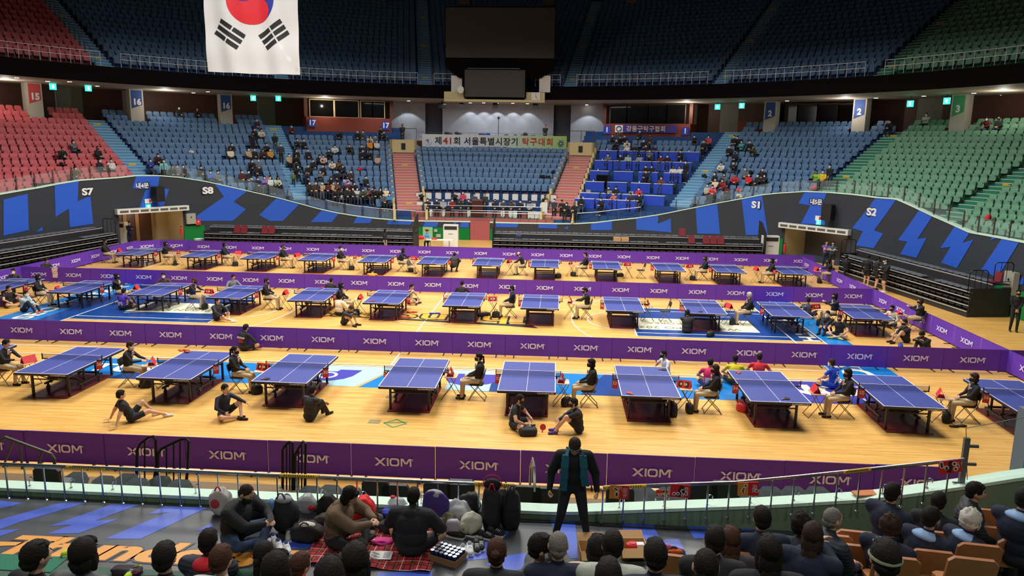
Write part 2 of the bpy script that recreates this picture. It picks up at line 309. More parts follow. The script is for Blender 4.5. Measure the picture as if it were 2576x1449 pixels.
pk0, pk1 = th_of(onR(1183, 590, RW)), th_of(onR(1232, 590, RW))
ths = sorted(set([-125+.75*i for i in range(334)]+[dl0, dl1, dr0, dr1, pk0, pk1]))
b = MB(); cap = MB()
for a, c in zip(ths[:-1], ths[1:]):
    mid = (a+c)/2; z0 = 0
    if dl0 <= mid <= dl1: z0 = zl
    if dr0 <= mid <= dr1: z0 = zr
    mi = 1 if pk0 <= mid <= pk1 else 0
    ta, tb = walltop(a), walltop(c)
    if mi: ta = tb = 1.45
    b.quad(pol(RW, a, z0), pol(RW, c, z0), pol(RW, c, tb), pol(RW, a, ta), mi)
    b.quad(pol(RW+.25, c, z0), pol(RW+.25, a, z0), pol(RW+.25, a, ta), pol(RW+.25, c, tb), mi)
    if z0: b.quad(pol(RW, c, z0), pol(RW, a, z0), pol(RW+.25, a, z0), pol(RW+.25, c, z0), mi)
    if not mi:
        for (r0, r1, h0, h1) in ((RW-.04, RW+.3, .0, .07),):
            P0 = [pol(r0, a, ta+h0), pol(r1, a, ta+h0), pol(r1, a, ta+h1), pol(r0, a, ta+h1)]; P1 = [pol(r0, c, tb+h0), pol(r1, c, tb+h0), pol(r1, c, tb+h1), pol(r0, c, tb+h1)]
            cap.add(P0+P1, [(0, 1, 5, 4), (1, 2, 6, 5), (2, 3, 7, 6), (3, 0, 4, 7)])
struct(b.build('wall_court', [CHAR, PINK])); struct(cap.build('trim_court_wall', MINT))
PAT = [[(8, 502), (69, 487.5), (72, 579), (8, 593)], [(137, 467), (197, 456), (195, 506), (227, 492.6), (234, 563), (175, 572), (172.6, 525), (139, 546)], [(106, 570), (107, 580), (91, 583)],
 [(342, 443), (401.7, 443), (396, 474), (425, 475.5), (411, 519), (351, 522), (366, 477), (333, 473)], [(540, 463), (621, 481), (587.5, 507.4), (618.7, 526.5), (585, 556), (495, 556), (493, 544), (563, 495)],
 [(695, 499), (752, 514), (711.5, 556), (679, 556), (651.7, 541)], [(809, 529), (851.6, 538), (834, 559), (781, 559)], [(898, 545.5), (937, 550), (930, 561.5), (888, 561.5)], [(976.7, 554), (1039, 557.4), (1032, 565.6), (972.6, 564)],
 [(1069, 558), (1103, 559), (1099, 571), (1064, 570)], [(1140.5, 559), (1153.6, 559), (1141.5, 565)], [(1159.6, 559), (1180, 560), (1179, 573), (1155.6, 572)], [(1247.5, 561), (1304, 563), (1301, 571.8), (1246.5, 570.8)], [(1355.5, 564.5), (1401.9, 565), (1400.9, 574.9), (1353.4, 573.3)],
 [(1417, 574.9), (1429, 568.8), (1429, 576.9)], [(1486.6, 563), (1539.6, 557), (1539.6, 579), (1486.6, 579)], [(1600.8, 551), (1656.6, 542.4), (1655, 562.8), (1687.9, 549.2), (1689, 584.6), (1600.8, 577.8)], [(1750.4, 524), (1804.8, 513.9), (1811.6, 588.7), (1754.5, 587.3)],
 [(1866, 502), (1917.7, 492), (1932.6, 591.4), (1876.9, 591.4)], [(2024, 484.3), (2080, 485.7), (2070, 514), (2070.5, 520), (2076, 566), (2014.7, 563), (2039, 517), (2009, 512)],
 [(2202, 499.3), (2254, 503.3), (2199.6, 579.5), (2222.7, 587.7), (2198.3, 624.4), (2153.4, 617.6), (2171, 582), (2143.9, 574)], [(2312.5, 529.2), (2345, 545.5), (2308.4, 601.3), (2331.5, 598.5), (2305.7, 648.8), (2264.9, 639.3), (2282.6, 608), (2259.5, 604)],
 [(2402.2, 570), (2439, 587.7), (2422.6, 610.8), (2449.8, 602.6), (2407.7, 674.7), (2368.2, 661), (2391.4, 621.6), (2365.5, 624.4)], [(2520.5, 601.3), (2564, 610.8), (2509.7, 699), (2468.9, 678.8)], [(2496, 597), (2511, 598.5), (2493, 604)], [(2576, 696), (2556, 718), (2576, 715)]]
from mathutils.geometry import tessellate_polygon
def add_poly(bm, pts, z=0):
    vs = [bm.verts.new((p[0], 0, p[1])) for p in pts]
    for t in tessellate_polygon([[Vector((p[0], p[1], 0)) for p in pts]]):
        try: bm.faces.new([vs[i] for i in t])
        except ValueError: pass
def on_wall(polys, name, m, R=RW-.02, zmin=0, zref=RW):
    bm = bmesh.new()
    for p in polys: add_poly(bm, [(radians(th_of(q))*24, q.z) for q in (onR(x, y, zref) for x, y in p)])
    x = -60.0
    while x < 60:
        bmesh.ops.bisect_plane(bm, geom=bm.verts[:]+bm.edges[:]+bm.faces[:], plane_co=(x, 0, 0), plane_no=(1, 0, 0)); x += .5
    for v in bm.verts:
        v.co = pol(R, degrees(v.co.x/24), max(v.co.z, zmin))
    bmesh.ops.recalc_face_normals(bm, faces=bm.faces[:])
    me = bpy.data.meshes.new(name); bm.to_mesh(me); bm.free(); me.materials.append(m); return struct(link(name, me))
on_wall(PAT, 'trim_banner_print', WBLUE)
# green ribbed cladding beside doors and in the middle
def ribs(name, th0, th1, z0, z1, R=RW-.05):
    b = MB(); n = int(abs(th1-th0)*pi/180*24.5/.1)
    for i in range(n):
        a, c = th0+(th1-th0)*i/n, th0+(th1-th0)*(i+1)/n; m_ = (a+c)/2
        b.quad(pol(R, a, z0), pol(R-.04, m_, z0), pol(R-.04, m_, z1), pol(R, a, z1)); b.quad(pol(R-.04, m_, z0), pol(R, c, z0), pol(R, c, z1), pol(R-.04, m_, z1))
    return struct(b.build(name, GREEN))
def TH(x, y, R=RW): return th_of(onR(x, y, R))
ribs('wall_cladding_centre', TH(1043, 590), TH(1181, 590), 0, onR(1110, 572, RW).z); ribs('wall_cladding_centre', TH(1233, 590), TH(1247, 590), 0, onR(1240, 575, RW).z)
ribs('wall_cladding_door', TH(463, 580), TH(515, 580), 0, onR(480, 568, RW).z); ribs('wall_cladding_door', TH(1930, 600), TH(1971, 600), 0, onR(1965, 600, RW).z); ribs('wall_cladding_door', TH(2508, 720), 112, 0, onR(2540, 722, RW).z)
# door bays: recess, doors, canopy heater
CREAMW, BROWN, WOODD, GREYD = mat('cream_wall', (205, 180, 130), .7), mat('door_brown', (78, 42, 28), .5), mat('wood_wall', (70, 36, 20), .6, noise=.25, nscale=6), mat('concrete', (120, 118, 108), .8, noise=.12, nscale=1.5)
def bay(name, t0, t1, zt, back, depth=2.6):
    b = MB(); R1 = RW+depth
    b.quad(pol(RW, t0), pol(R1, t0), pol(R1, t0, zt), pol(RW, t0, zt)); b.quad(pol(R1, t1), pol(RW, t1), pol(RW, t1, zt), pol(R1, t1, zt)); b.quad(pol(R1, t0), pol(R1, t1), pol(R1, t1, zt), pol(R1, t0, zt), 1)
    b.quad(pol(RW, t0, zt), pol(R1, t0, zt), pol(R1, t1, zt), pol(RW, t1, zt))
    return struct(b.build(name, [CREAMW, back]))
bay('wall_bay_door', dl0, dl1, zl, CREAMW); bay('wall_bay_door', dr0, dr1, zr, mat('shutter_grey', (98, 92, 86), .5, bump=.2, nscale=8))
b = MB()
for i, (u, v) in enumerate(((.12, .32), (.37, .5), (.55, .73))):
    a0, a1 = dl0+(dl1-dl0)*u, dl0+(dl1-dl0)*v
    for (p, q, z0, z1, mi) in ((a0, a1, 0, zl-.15, 0), (a0-.35, a0, 0, zl, 1), (a1, a1+.35, 0, zl, 1)):
        b.quad(pol(RW+2.3-.05*mi, p, z0), pol(RW+2.3-.05*mi, q, z0), pol(RW+2.3-.05*mi, q, z1), pol(RW+2.3-.05*mi, p, z1), mi)
for t_ in ((dl0+dl1)/2, (dr0+dr1)/2): lamp('bay_fill_light', pol(RW+1.2, t_, 2.0), .2, 30, (1, .88, .7), kind='POINT')  # added fill lamps, brighten the dark bay interiors
o = b.build('door_1', [BROWN, mat('door_frame_tan', (150, 115, 75))]); struct(o)
for nm, t0, t1, zz in (('door beneath the fourth gate sign', dl0, dl1, zl), ('door beneath the fifth gate sign', dr0, dr1, zr)):
    p, q = pol(RW-.2, t0-.6, zz+.12), pol(RW-.2, t1+.6, zz+.12); c = (p+q)/2; L = (q-p).length; rz = atan2(q.y-p.y, q.x-p.x)
    e = tag(empty('air_curtain', c, rz), 'long white air curtain unit mounted over the '+nm, 'air curtain')
    MB().box((0, 0, 0), (L, .35, .34)).build('housing', mat('appliance_white', (225, 225, 215), .4), e)
    g = MB()
    for i in range(7): g.box((-L/2+.45+i*(L-.9)/6, -.18, 0), (L/9, .02, .14))
    g.build('grille', mat('vent_grey', (90, 90, 88)), e)
# ---- lower stand
TR, TB, TG = mat('terrace_red', (112, 40, 44), .8), mat('terrace_blue', (26, 66, 120), .8), mat('terrace_green', (35, 105, 78), .8)
AB, AG, AP, NOSE = mat('stair_blue', (88, 152, 192), .7), mat('stair_green', (38, 128, 92), .7), mat('stair_pink', (200, 116, 104), .7), mat('stair_nosing', (185, 196, 200), .6)
def Rk(k): return 25.0+.8*k
def Zk(k): return 2.05+.4*k
CL_, CRR = -14.8, 11.6
b = MB(); st = 1.5
n = int(230/st)
for i in range(n):
    a = -115+st*i; c = a+st; mid = a+st/2; mi = 0 if mid < -52.5 else (1 if mid < 50.3 else 2); central = CL_ < mid < CRR
    prev = 0.0
    ks = list(range(-1, 17))
    if central: ks = list(range(-1, 13))
    for k in ks:
        rw_ = rwall(mid)+.25
        if Rk(k+1) < rw_+.1: continue
        z = Zk(k); r0 = max(rw_, Rk(k)) if k > -1 else rw_; r1 = Rk(k+1)
        zp = (Zk(k-1) if k > -1 and r0 == Rk(k) else (0.0))
        if k < 4 and (dl0-1 <= mid <= dl1+1 or dr0-1 <= mid <= dr1+1):
            zp = max(zp, z-.1)
        mm = 4 if (central and k < 1) else mi
        b.quad(pol(r0, a, zp), pol(r0, c, zp), pol(r0, c, z), pol(r0, a, z), mm); b.quad(pol(r0, a, z), pol(r0, c, z), pol(r1, c, z), pol(r1, a, z), mm if not (central and k < 1) else 2)
    zt = Zk(ks[-1]); rr = Rk(ks[-1]+1)
    b.quad(pol(rr, a, zt), pol(rr, c, zt), pol(42, c, zt), pol(42, a, zt), 3)
struct(b.build('floor_lower_stand', [TR, TB, TG, mat('concourse_grey', (70, 66, 62), .7), PINK]))
AISLES = [(-73.5, AB, 0), (-52.5, AB, 0), (-31.7, AB, 0), (-14.7, AP, 1), (11.5, AP, 1), (30.8, AB, 0), (50.3, AG, 0), (69.7, AG, 0), (89, AG, 0)]
def stair(name, th, mat_, rows, Rf, Zf, wdt, rise, hs=2, k0=-1):
    e = MB(); ux = Vector((cos(radians(th)), -sin(radians(th)), 0))
    for k in rows:
        if Rf is Rk and Rk(k) < rwall(th)+.75: continue
        for j in range(hs):
            r1 = Rf(k)-.8/hs*(hs-1-j)-.03; z = Zf(k)-rise/hs*(hs-1-j); r0 = r1-.8/hs if j == 0 else r1
            r0 = r1; rr1 = r1+.8/hs+.02
            A, B = pol(r0, th)-ux*wdt/2, pol(r0, th)+ux*wdt/2; A2, B2 = pol(rr1, th)-ux*wdt/2, pol(rr1, th)+ux*wdt/2
            zb = z-rise-.1; v = [A, B, B2, A2]
            e.add([(p.x, p.y, zb) for p in v]+[(p.x, p.y, z+.01) for p in v], [(4, 5, 6, 7), (0, 1, 5, 4), (1, 2, 6, 5), (3, 0, 4, 7)], 0)
            N0, N1 = A+(A2-A)*.14, B+(B2-B)*.14
            e.add([(A.x, A.y, z+.016), (B.x, B.y, z+.016), (N1.x, N1.y, z+.016), (N0.x, N0.y, z+.016)], [(0, 1, 2, 3)], 1)
            nf = (pol(0, th)-pol(1, th))*.006; e.add([A+nf+Vector((0, 0, z-.025)), B+nf+Vector((0, 0, z-.025)), B+nf+Vector((0, 0, z+.016)), A+nf+Vector((0, 0, z+.016))], [(0, 1, 2, 3)], 1)
            if j == 0 and (k % 7) == 2:
                n0 = (A+B)/2; d = ux*.25; nn = (pol(1, th)-pol(0, th))*.015
                e.add([(n0-d-nn)+Vector((0, 0, z-.16)), (n0+d-nn)+Vector((0, 0, z-.16)), (n0+d-nn)+Vector((0, 0, z-.02)), (n0-d-nn)+Vector((0, 0, z-.02))], [(0, 1, 2, 3)], 2)
    return struct(e.build(name, [mat_, NOSE, mat('caution_yellow', (215, 180, 50))]))
for th, m_, cen in AISLES:
    stair('floor_stairs', th, m_, range(0, 13 if cen else 17), Rk, Zk, 1.9 if cen else 1.5, .4)
# ---- upper stand
def Ru(k): return 33.5+.8*k
def Zu(k): return 12.1+.48*k
b = MB()
for i in range(int(180/st)):
    a = -90+st*i; c = a+st; mid = a+st/2; mi = 0 if mid < -53.5 else (1 if mid < 51.5 else 2)
    b.quad(pol(32.7, a, 12.0), pol(32.7, c, 12.0), pol(33.5, c, 12.0), pol(33.5, a, 12.0), mi)
    for k in range(0, 21):
        b.quad(pol(Ru(k), a, Zu(k)-.48), pol(Ru(k), c, Zu(k)-.48), pol(Ru(k), c, Zu(k)), pol(Ru(k), a, Zu(k)), mi); b.quad(pol(Ru(k), a, Zu(k)), pol(Ru(k), c, Zu(k)), pol(Ru(k)+.8, c, Zu(k)), pol(Ru(k)+.8, a, Zu(k)), mi)
    b.quad(pol(50.3, a, 21.7), pol(50.3, c, 21.7), pol(54, c, 21.7), pol(54, a, 21.7), 3); b.quad(pol(54, a, 21.7), pol(54, c, 21.7), pol(54, c, 27), pol(54, a, 27), 3)
struct(b.build('floor_upper_stand', [TR, TB, TG, mat('void_dark', (22, 21, 22), .9)]))
UA = [(-53.5, AB), (-31.5, AB), (-11.4, AB), (9.7, AB), (31, AB), (51.7, AG), (72, AG), (-74, AB)]
for th, m_ in UA: stair('floor_upper_stairs', th, m_, range(0, 21), Ru, Zu, 1.15, .48)
FBK, SOFF = mat('fascia_black', (12, 11, 12), .9, spec=.1), mat('soffit_beige', (176, 164, 142), .7)
b = MB()
for i in range(int(360/2)):
    a = -180+2*i; c = a+2
    b.quad(pol(32.5, a, 10.9), pol(32.5, c, 10.9), pol(32.5, c, 12.0), pol(32.5, a, 12.0), 0); b.quad(pol(32.5, a, 12.0), pol(32.5, c, 12.0), pol(32.75, c, 12.0), pol(32.75, a, 12.0), 0)
    if abs(a+1) < 110: b.quad(pol(32.5, a, 10.9), pol(32.5, c, 10.9), pol(42, c, 10.9), pol(42, a, 10.9), 1)
struct(b.build('trim_upper_fascia', [FBK, SOFF]))
# roof shell, dark
b = MB(); n = 48
for i in range(n):
    a, c = 360*i/n, 360*(i+1)/n
    b.quad(pol(54, a, 26), pol(54, c, 26), pol(20, c, 31), pol(20, a, 31)); b.add([pol(20, a, 31), pol(20, c, 31), pol(0, 0, 32)], [(0, 1, 2)])
struct(b.build('ceiling', mat('roof_dark', (24, 24, 26), .95)))
# back wall of the lower concourse
TERR = mat('terracotta', (128, 52, 32), .75); MARB = mat('marble', (190, 194, 200), .35, noise=.3, nscale=.9); MARD = mat('marble_dark', (82, 82, 90), .4, noise=.2, nscale=1); GLS = mat('dark_glass', (14, 11, 9), .08, spec=.8)
SEG = [(-700, -200, 'w'), (-200, 143, 'w'), (145, 211, 'c'), (211, 578, 'w'), (578, 648, 't'), (648, 692, 'c'), (692, 772, 'w'), (772, 985, 'w'), (985, 1070, 'm'), (1070, 1113, 'd'), (1113, 1393, 'm'), (1393, 1436, 'd'), (1436, 1520, 'm'), (1520, 1812, 'w'), (1812, 1857, 'c'), (1857, 1925, 't'), (1925, 2210, 'w'), (2210, 2306, 'w'), (2306, 2370, 'c'), (2370, 2576, 'w'), (2576, 3300, 'w')]
b = MB(); MI = dict(w=0, c=1, m=2, d=3, t=4)
for x0, x1, k in SEG:
    t0, t1 = (TH(x0, 290, 40) if x0 > -300 else -115), (TH(x1, 290, 40) if x1 < 3000 else 115); nn = max(1, int(abs(t1-t0)/2)); zb = 6.0 if k in 'md' else 8.0
    RR = 40.8 if k == 'd' else 40
    for i in range(nn):
        a, c = t0+(t1-t0)*i/nn, t0+(t1-t0)*(i+1)/nn
        if k == 't': b.quad(pol(RR, a, zb), pol(RR, c, zb), pol(RR, c, 9.4), pol(RR, a, 9.4), 4); b.quad(pol(RR, a, 9.4), pol(RR, c, 9.4), pol(RR, c, 10.9), pol(RR, a, 10.9), 0)
        else: b.quad(pol(RR, a, zb), pol(RR, c, zb), pol(RR, c, 10.9), pol(RR, a, 10.9), MI[k])
    if k == 'd':
        for a in (t0, t1): b.quad(pol(40, a, zb), pol(40.8, a, zb), pol(40.8, a, 10.9), pol(40, a, 10.9), 3)
struct(b.build('wall_concourse', [WOODD, GREYD, MARB, MARD, TERR]))
# glazed boxes over sections 17, 1 and 2
def booth(nm, x0, x1, ytop, ysill, ybot, R, panes, frame):
    t0, t1 = TH(x0, ysill, R), TH(x1, ysill, R); xm = (x0+x1)/2; zs = onR(xm, ysill, R).z; zb = onR(xm, ybot, R).z-.6; zt = 10.88
    b = MB(); nn = 6
    for i in range(nn):
        a, c = t0+(t1-t0)*i/nn, t0+(t1-t0)*(i+1)/nn; b.quad(pol(R, a, zb), pol(R, c, zb), pol(R, c, zs), pol(R, a, zs), 0); b.quad(pol(R, a, zs), pol(R, c, zs), pol(R+.2, c, zs), pol(R+.2, a, zs), 0)
    for t in (t0, t1): b.quad(pol(R, t, zb), pol(40, t, zb), pol(40, t, zs), pol(R, t, zs), 0); b.box(pol(R+.15, t, (zs+zt)/2), (.3, .3, zt-zs), 1, rz=-radians(t))
    struct(b.build('wall_booth', [TERR, mat('frame_brown', (96, 50, 30), .6)]))
    w_ = MB(); g = MB()
    for px0, px1 in panes:
        a, c = TH(px0, ysill, R), TH(px1, ysill, R); za = onR(px0, ytop, R).z; za = min(za, 10.8)
        g.quad(pol(R+.12, a, zs), pol(R+.12, c, zs), pol(R+.12, c, za), pol(R+.12, a, za))
        for (p, q) in ((pol(R+.1, a, zs), pol(R+.1, a, za)), (pol(R+.1, c, zs), pol(R+.1, c, za)), (pol(R+.1, a, zs), pol(R+.1, c, zs)), (pol(R+.1, a, za), pol(R+.1, c, za))): w_.cyl(p, q, .05, n=4)
    o = w_.build(nm, frame); struct(o); g.build('window_glass', GLS, o)
fr_c, fr_b = mat('window_frame_cream', (190, 165, 120), .5), mat('window_frame_dark', (70, 60, 50), .5)
booth('window_1', 770, 985, 248, 296, 340, 37.6, [(780, 841), (843, 903), (908, 938), (938, 968)], fr_c)
booth('window_2', 1520, 1737, 262, 312, 345, 37.6, [(1533, 1575), (1575, 1628), (1628, 1675), (1675, 1722)], fr_b)
booth('window_3', 1952, 2150, 262, 312, 330, 39.0, [(1957, 2002), (2002, 2052), (2052, 2105), (2105, 2148)], fr_b)
# numbered columns
COLW = mat('column_white', (190, 186, 172), .6)
for x, ybot, w_, c, lab, num, dk in ((86, 292, 30, (205, 70, 78), 'red', '15', (88, 70)), (343, 303, 26, (35, 75, 150), 'blue', '16', (0, 0)), (568, 312, 26, (35, 75, 150), 'blue', '16', (0, 0)), (1938, 333, 26, (35, 70, 150), 'blue', '2', (0, 0)), (2163, 333, 34, (35, 70, 150), 'blue', '2', (0, 0)), (2412, 332, 40, (70, 150, 105), 'green', '3', (0, 0))):
    p = onR(x, ybot, 38.2); t = th_of(p); base = Zk(15)
    b = MB(); b.box((0, 0, (10.9+base)/2), (1.0, .8, 10.9-base))
    o = b.build('pillar_'+{'15': 'fifteen', '16': 'sixteen', '2': 'two', '3': 'three'}[num], COLW, None, loc=pol(38.2, t)); o.rotation_euler[2] = -radians(t); struct(o)
    s = MB(); s.add([(-.4, -.41, 10.85), (.4, -.41, 10.85), (.4, -.41, 9.75), (-.4, -.41, 9.45)], [(3, 2, 1, 0)]); s.build('section_plate', mat('plate_'+lab, c, .6), o)
    te = text_mesh(num, .62, bold=.03, mats=mat('sign_white', (235, 235, 235), .6)); q = link('section_number', te, o, (0, -.425, 9.95)); q.rotation_euler = (pi/2, 0, 0)
for x in (957, 1168, 1380, 1590, 1813, 2072):
    p = onR(x, 20, 48.5); t = th_of(p); o = MB().box((0, 0, 24), (1.1, .9, 5.6)).build('pillar_upper', mat('column_tan', (120, 100, 70), .7), None, loc=(p.x, p.y, 0)); o.rotation_euler[2] = -radians(t); struct(o)
    MB().box((0, -.47, 23.6), (.75, .03, .9)).build('number_plate', mat('plate_yellow', (190, 130, 30)), o)
    nn = {957: '35', 1168: '36', 1380: '36', 1590: '37', 1813: '38', 2072: '39'}[x]
    q = link('section_number', text_mesh(nn, .6, mats=mat('ink_dark', (40, 30, 20))), o, (0, -.49, 23.6)); q.rotation_euler = (pi/2, 0, 0)
# ================================================================ SEATS
SRED, SBLU, SGRN = mat('seat_red', (200, 86, 92), .5), mat('seat_blue', (76, 114, 154), .5), mat('seat_green', (108, 160, 128), .5)
SMET = mat('seat_bracket', (90, 90, 92), .4, metal=.6)
def seat_mb():
    b = MB()
    b.rbox((0, .20, .62), (.45, .05, .5), .07, 0, rx=radians(-12))                 # backrest
    b.rbox((0, .06, .47), (.43, .05, .36), .05, 0, rx=radians(-6))                 # tipped-up pan
    for x in (-.245, .245): b.box((x, .0, .56), (.035, .34, .04), 0); b.box((x, .12, .3), (.03, .05, .56), 1)
    return b
def seat_front_mb():      # first-row look: pan down with its slotted apron
    b = seat_mb(); 
    return b
_sb = seat_mb()
SEATME = {}
for k, m_ in (('red', SRED), ('blue', SBLU), ('green', SGRN)): SEATME[k] = _sb.mesh('seat', [m_, SMET])
def colr(th, up=False):
    lo, hi = (-53.5, 51.7) if up else (-52.5, 50.3)
    return 'red' if th < lo else ('blue' if th < hi else 'green')
def clear_of(th, R, ais, half):
    return all(abs(th-a)*pi/180*R > half+.26 for a in ais)
TAKEN = []          # (row, theta) cells where something else stands
DESK0, DESK1 = 12.9, 29.6
seats = []; COLT = [th_of(onR(x, y, 38.2)) for x, y in ((86, 292), (343, 303), (568, 312), (1938, 333), (2163, 333), (2412, 332))]
for k in range(-1, 17):
    R = Rk(k)+.5; z = Zk(k)
    dth = degrees(.52/R)
    for s0, s1 in zip([-94]+[a[0] for a in AISLES], [a[0] for a in AISLES]+[94]):
        if s1-s0 < 8: continue
        cen = s0 == -14.7; hw = degrees((1.0 if cen else .8)/R)
        if cen and (k < 3 or k > 10): continue
        hwl = degrees((1.0 if s0 in (-14.7, 11.5) else .8)/R); hwr = degrees((1.0 if s1 in (-14.7, 11.5) else .8)/R)
        a0, a1 = s0+hwl, s1-hwr; cnt = int((a1-a0)/dth)
        for i in range(cnt):
            th = a0+(a1-a0)*(i+.5)/cnt
            if s0 == 11.5 and k < 11: continue
            if (s0 == 11.5 or s1 == -14.7) and k > 12: continue
            if k >= 13 and abs(th) > 90: continue
            col_gap = any(abs(th-tc)*pi/180*R < .8 and abs(R-38.2) < .9 for tc in COLT)
            if col_gap: continue
            if R < rwall(th)+.55: continue
            if z+.3 < walltop(th)-.0 and k < 6 and (z+.85 < walltop(th)+.1): continue
            seats.append((R, th, z, k, colr(th), 'lower', s0, i, cnt))
for k in range(0, 21):
    R = Ru(k)+.45; z = Zu(k); dth = degrees(.53/R); al = [-84]+sorted(a for a, _ in UA if abs(a) < 80)+[80]
    for s0, s1 in zip(al[:-1], al[1:]):
        hw = degrees(.75/R); a0, a1 = s0+hw, s1-hw; cnt = int((a1-a0)/dth)
        for i in range(cnt):
            th = a0+(a1-a0)*(i+.5)/cnt
            if k < 6 and -5.6 < th < 4.2: continue
            seats.append((R, th, z, k, colr(th, 1), 'upper', s0, i, cnt))
def wall_px(x): return np.interp(x, [p[0] for p in WALLTOP], [p[1] for p in WALLTOP])
vis = []
for s in seats:
    p = pol(s[0], s[1], s[2]+.7); x, y, d = proj(p)
    if d < 0 or not (-60 < x < 2636 and -60 < y < 1000): continue
    vis.append((d, x, y, s))
def inview(v): d, x, y, s = v; return 4 < x < 2572 and 4 < y < wall_px(x)-4
cand = sorted([v for v in vis if inview(v) and not OCCUPIED(v[3])], key=lambda v: v[0])
# ---- fixtures of the hall
STEEL, CHROME, WHT = mat('rail_steel', (120, 122, 128), .4, metal=.6), mat('chrome', (150, 150, 155), .3, metal=.9), mat('white_paint', (225, 225, 220), .5)
EXITG = mat('exit_green', (20, 160, 120), .5, emit=((60, 235, 190), 2.2)); LAMPM = mat('downlight', (255, 255, 255), .5, emit=((255, 250, 240), 14)); EXITW = mat('exit_pictogram', (235, 255, 250), .5, emit=((225, 255, 250), 3))
def rail_arc(name, R, z, t0, t1, h, step, label, cat='railing', group=None, bars=2, r=.022, m=None, zf=None):
    zf = zf or (lambda t: z); b = MB(); n = max(2, int(abs(t1-t0)/1.0)); T = [t0+(t1-t0)*i/n for i in range(n+1)]
    for j in range(bars): b.tube([pol(R, t, zf(t)+h*(1-j*.42)) for t in T], r, 5)
    e = tag(empty(name), label, cat, group); b.build('rail', m or STEEL, e)
    L = abs(t1-t0)*pi/180*(24.5 if R > 900 else R); n = max(1, int(L/step)); pm = MB().cyl((0, 0, 0), (0, 0, h), r*.85, n=5, caps=False).mesh('post', m or STEEL)
    for i in range(n+1):
        t = t0+(t1-t0)*i/n; link('post', pm, e, pol(R, t, zf(t)))
    return e
GRM = mat('guard_paint', (205, 208, 214), .5)
ua = [-75]+[a for a, _ in UA if abs(a) < 70]; ua = sorted(set(ua+[70]))
names = ['red upper block', 'blue upper block behind the flag side', 'upper block under the hanging flag', 'upper block holding the big screen', 'upper block beside the big screen', 'upper block next to the green seats', 'green upper block']
i = 0
for s0, s1 in zip(ua[:-1], ua[1:]):
    if s0 == -11.4: rail_arc('guard_railing', 32.62, 12, s0+1.2, -6.3, .95, .62, 'short steel guard railing of the upper tier just before the screens', 'railing', m=GRM); rail_arc('guard_railing', 32.62, 12, 4.8, s1-1.2, .95, .62, 'short steel guard railing of the upper tier just past the screens', 'railing', m=GRM)
    else: rail_arc('guard_railing', 32.62, 12, s0+1.2, s1-1.2, .95, .62, 'steel guard railing along the front of the '+names[i % 7], 'railing', m=GRM)
    i += 1
for j, (th, _) in enumerate(UA):
    if abs(th) > 70: continue
    for sd, sn in ((-1, 'red-seat'), (1, 'green-seat')):
        b = MB(); hw = .62
        for k in range(0, 20):
            ux = Vector((cos(radians(th)), -sin(radians(th)), 0))*hw*sd; p0, p1 = pol(Ru(k)+.1, th, Zu(k))+ux, pol(Ru(k)+.78, th, Zu(k)+.4)+ux
            b.tube([p0, p0+Vector((0, 0, .85)), p1+Vector((0, 0, .85)), p1], .018, 4)
        tag(b.build('stair_handrail', STEEL), 'steel hoop handrail on the %s side of the %s upper stair' % (sn, ordi(sorted([a for a, _ in UA if abs(a) < 70]).index(th)+1)), 'handrail')
# glass balustrade with posts on the wavy wall
GLASS = mat('clear_glass', (220, 240, 235), .05, alpha=.12, spec=.6)
PBM = MB().box((0, 0, 0), (.05, .05, .82)).mesh('post', mat('post_bronze', (110, 100, 82), .4, metal=.6)); PCM = MB().box((0, -.04, -.15), (.2, .04, .035)).box((0, -.04, .2), (.2, .04, .035)).mesh('clamp', STEEL)
def balus(x0, x1, lab):
    t0, t1 = TH(x0, 500), TH(x1, 500 if x1 < 2000 else 600); e = tag(empty('glass_balustrade'), lab, 'balustrade'); n = max(2, int(abs(t1-t0)*pi/180*24.5/1.15)); g = MB(); b = MB(); k = MB()
    for i in range(n):
        a, c = t0+(t1-t0)*i/n, t0+(t1-t0)*(i+1)/n; za, zc = walltop(a)+.07, walltop(c)+.07; a2, c2 = a+(c-a)*.07, c-(c-a)*.07
        g = MB(); g.quad(pol(RW+.12, a2, za+.05), pol(RW+.12, c2, zc+.05), pol(RW+.12, c2, zc+.7), pol(RW+.12, a2, za+.7)); g.build('pane', GLASS, e)
        o = link('post', PBM, e, pol(RW+.12, a, za+.4), -radians(a)); link('clamp', PCM, o)
balus(2, 330, 'glass balustrade on steel posts above the wall by the red seats'); balus(1960, 2574, 'glass balustrade on steel posts above the wall by the green seats')
balus(420, 1000, 'glass balustrade above the wall before the crowded blue seats'); balus(1700, 1940, 'glass balustrade above the wall below the second blue block')
def top_rail(x0, x1, lab):
    t0, t1 = TH(x0, 540), TH(x1, 540); rail_arc('stand_railing', RW+.15, 0, t0, t1, .75, 1.2, lab, bars=1, r=.03, m=CHROME, zf=lambda t: walltop(t)+.05)
top_rail(820, 1045, 'chrome railing where the wall dips beside the pink stairs'); top_rail(1450, 1610, 'chrome railing where the wall dips before the blue desks')
e = rail_arc('stand_railing', RW+.3, 1.5, -14, 10.6, .55, 1.25, 'low chrome railing along the front of the guest dais', bars=1, r=.025, m=CHROME)
e = rail_arc('stand_railing', RW+.75, 1.68, -12.2, 8.6, .85, 2.3, 'upper chrome railing before the seated guests', bars=2, r=.022, m=CHROME)
rail_arc('block_railing', Rk(9)-.05, Zk(9), -13.2, 10.2, .95, 2.8, 'chrome cross railing through the upper rows of the central block', bars=1, r=.03, m=CHROME)
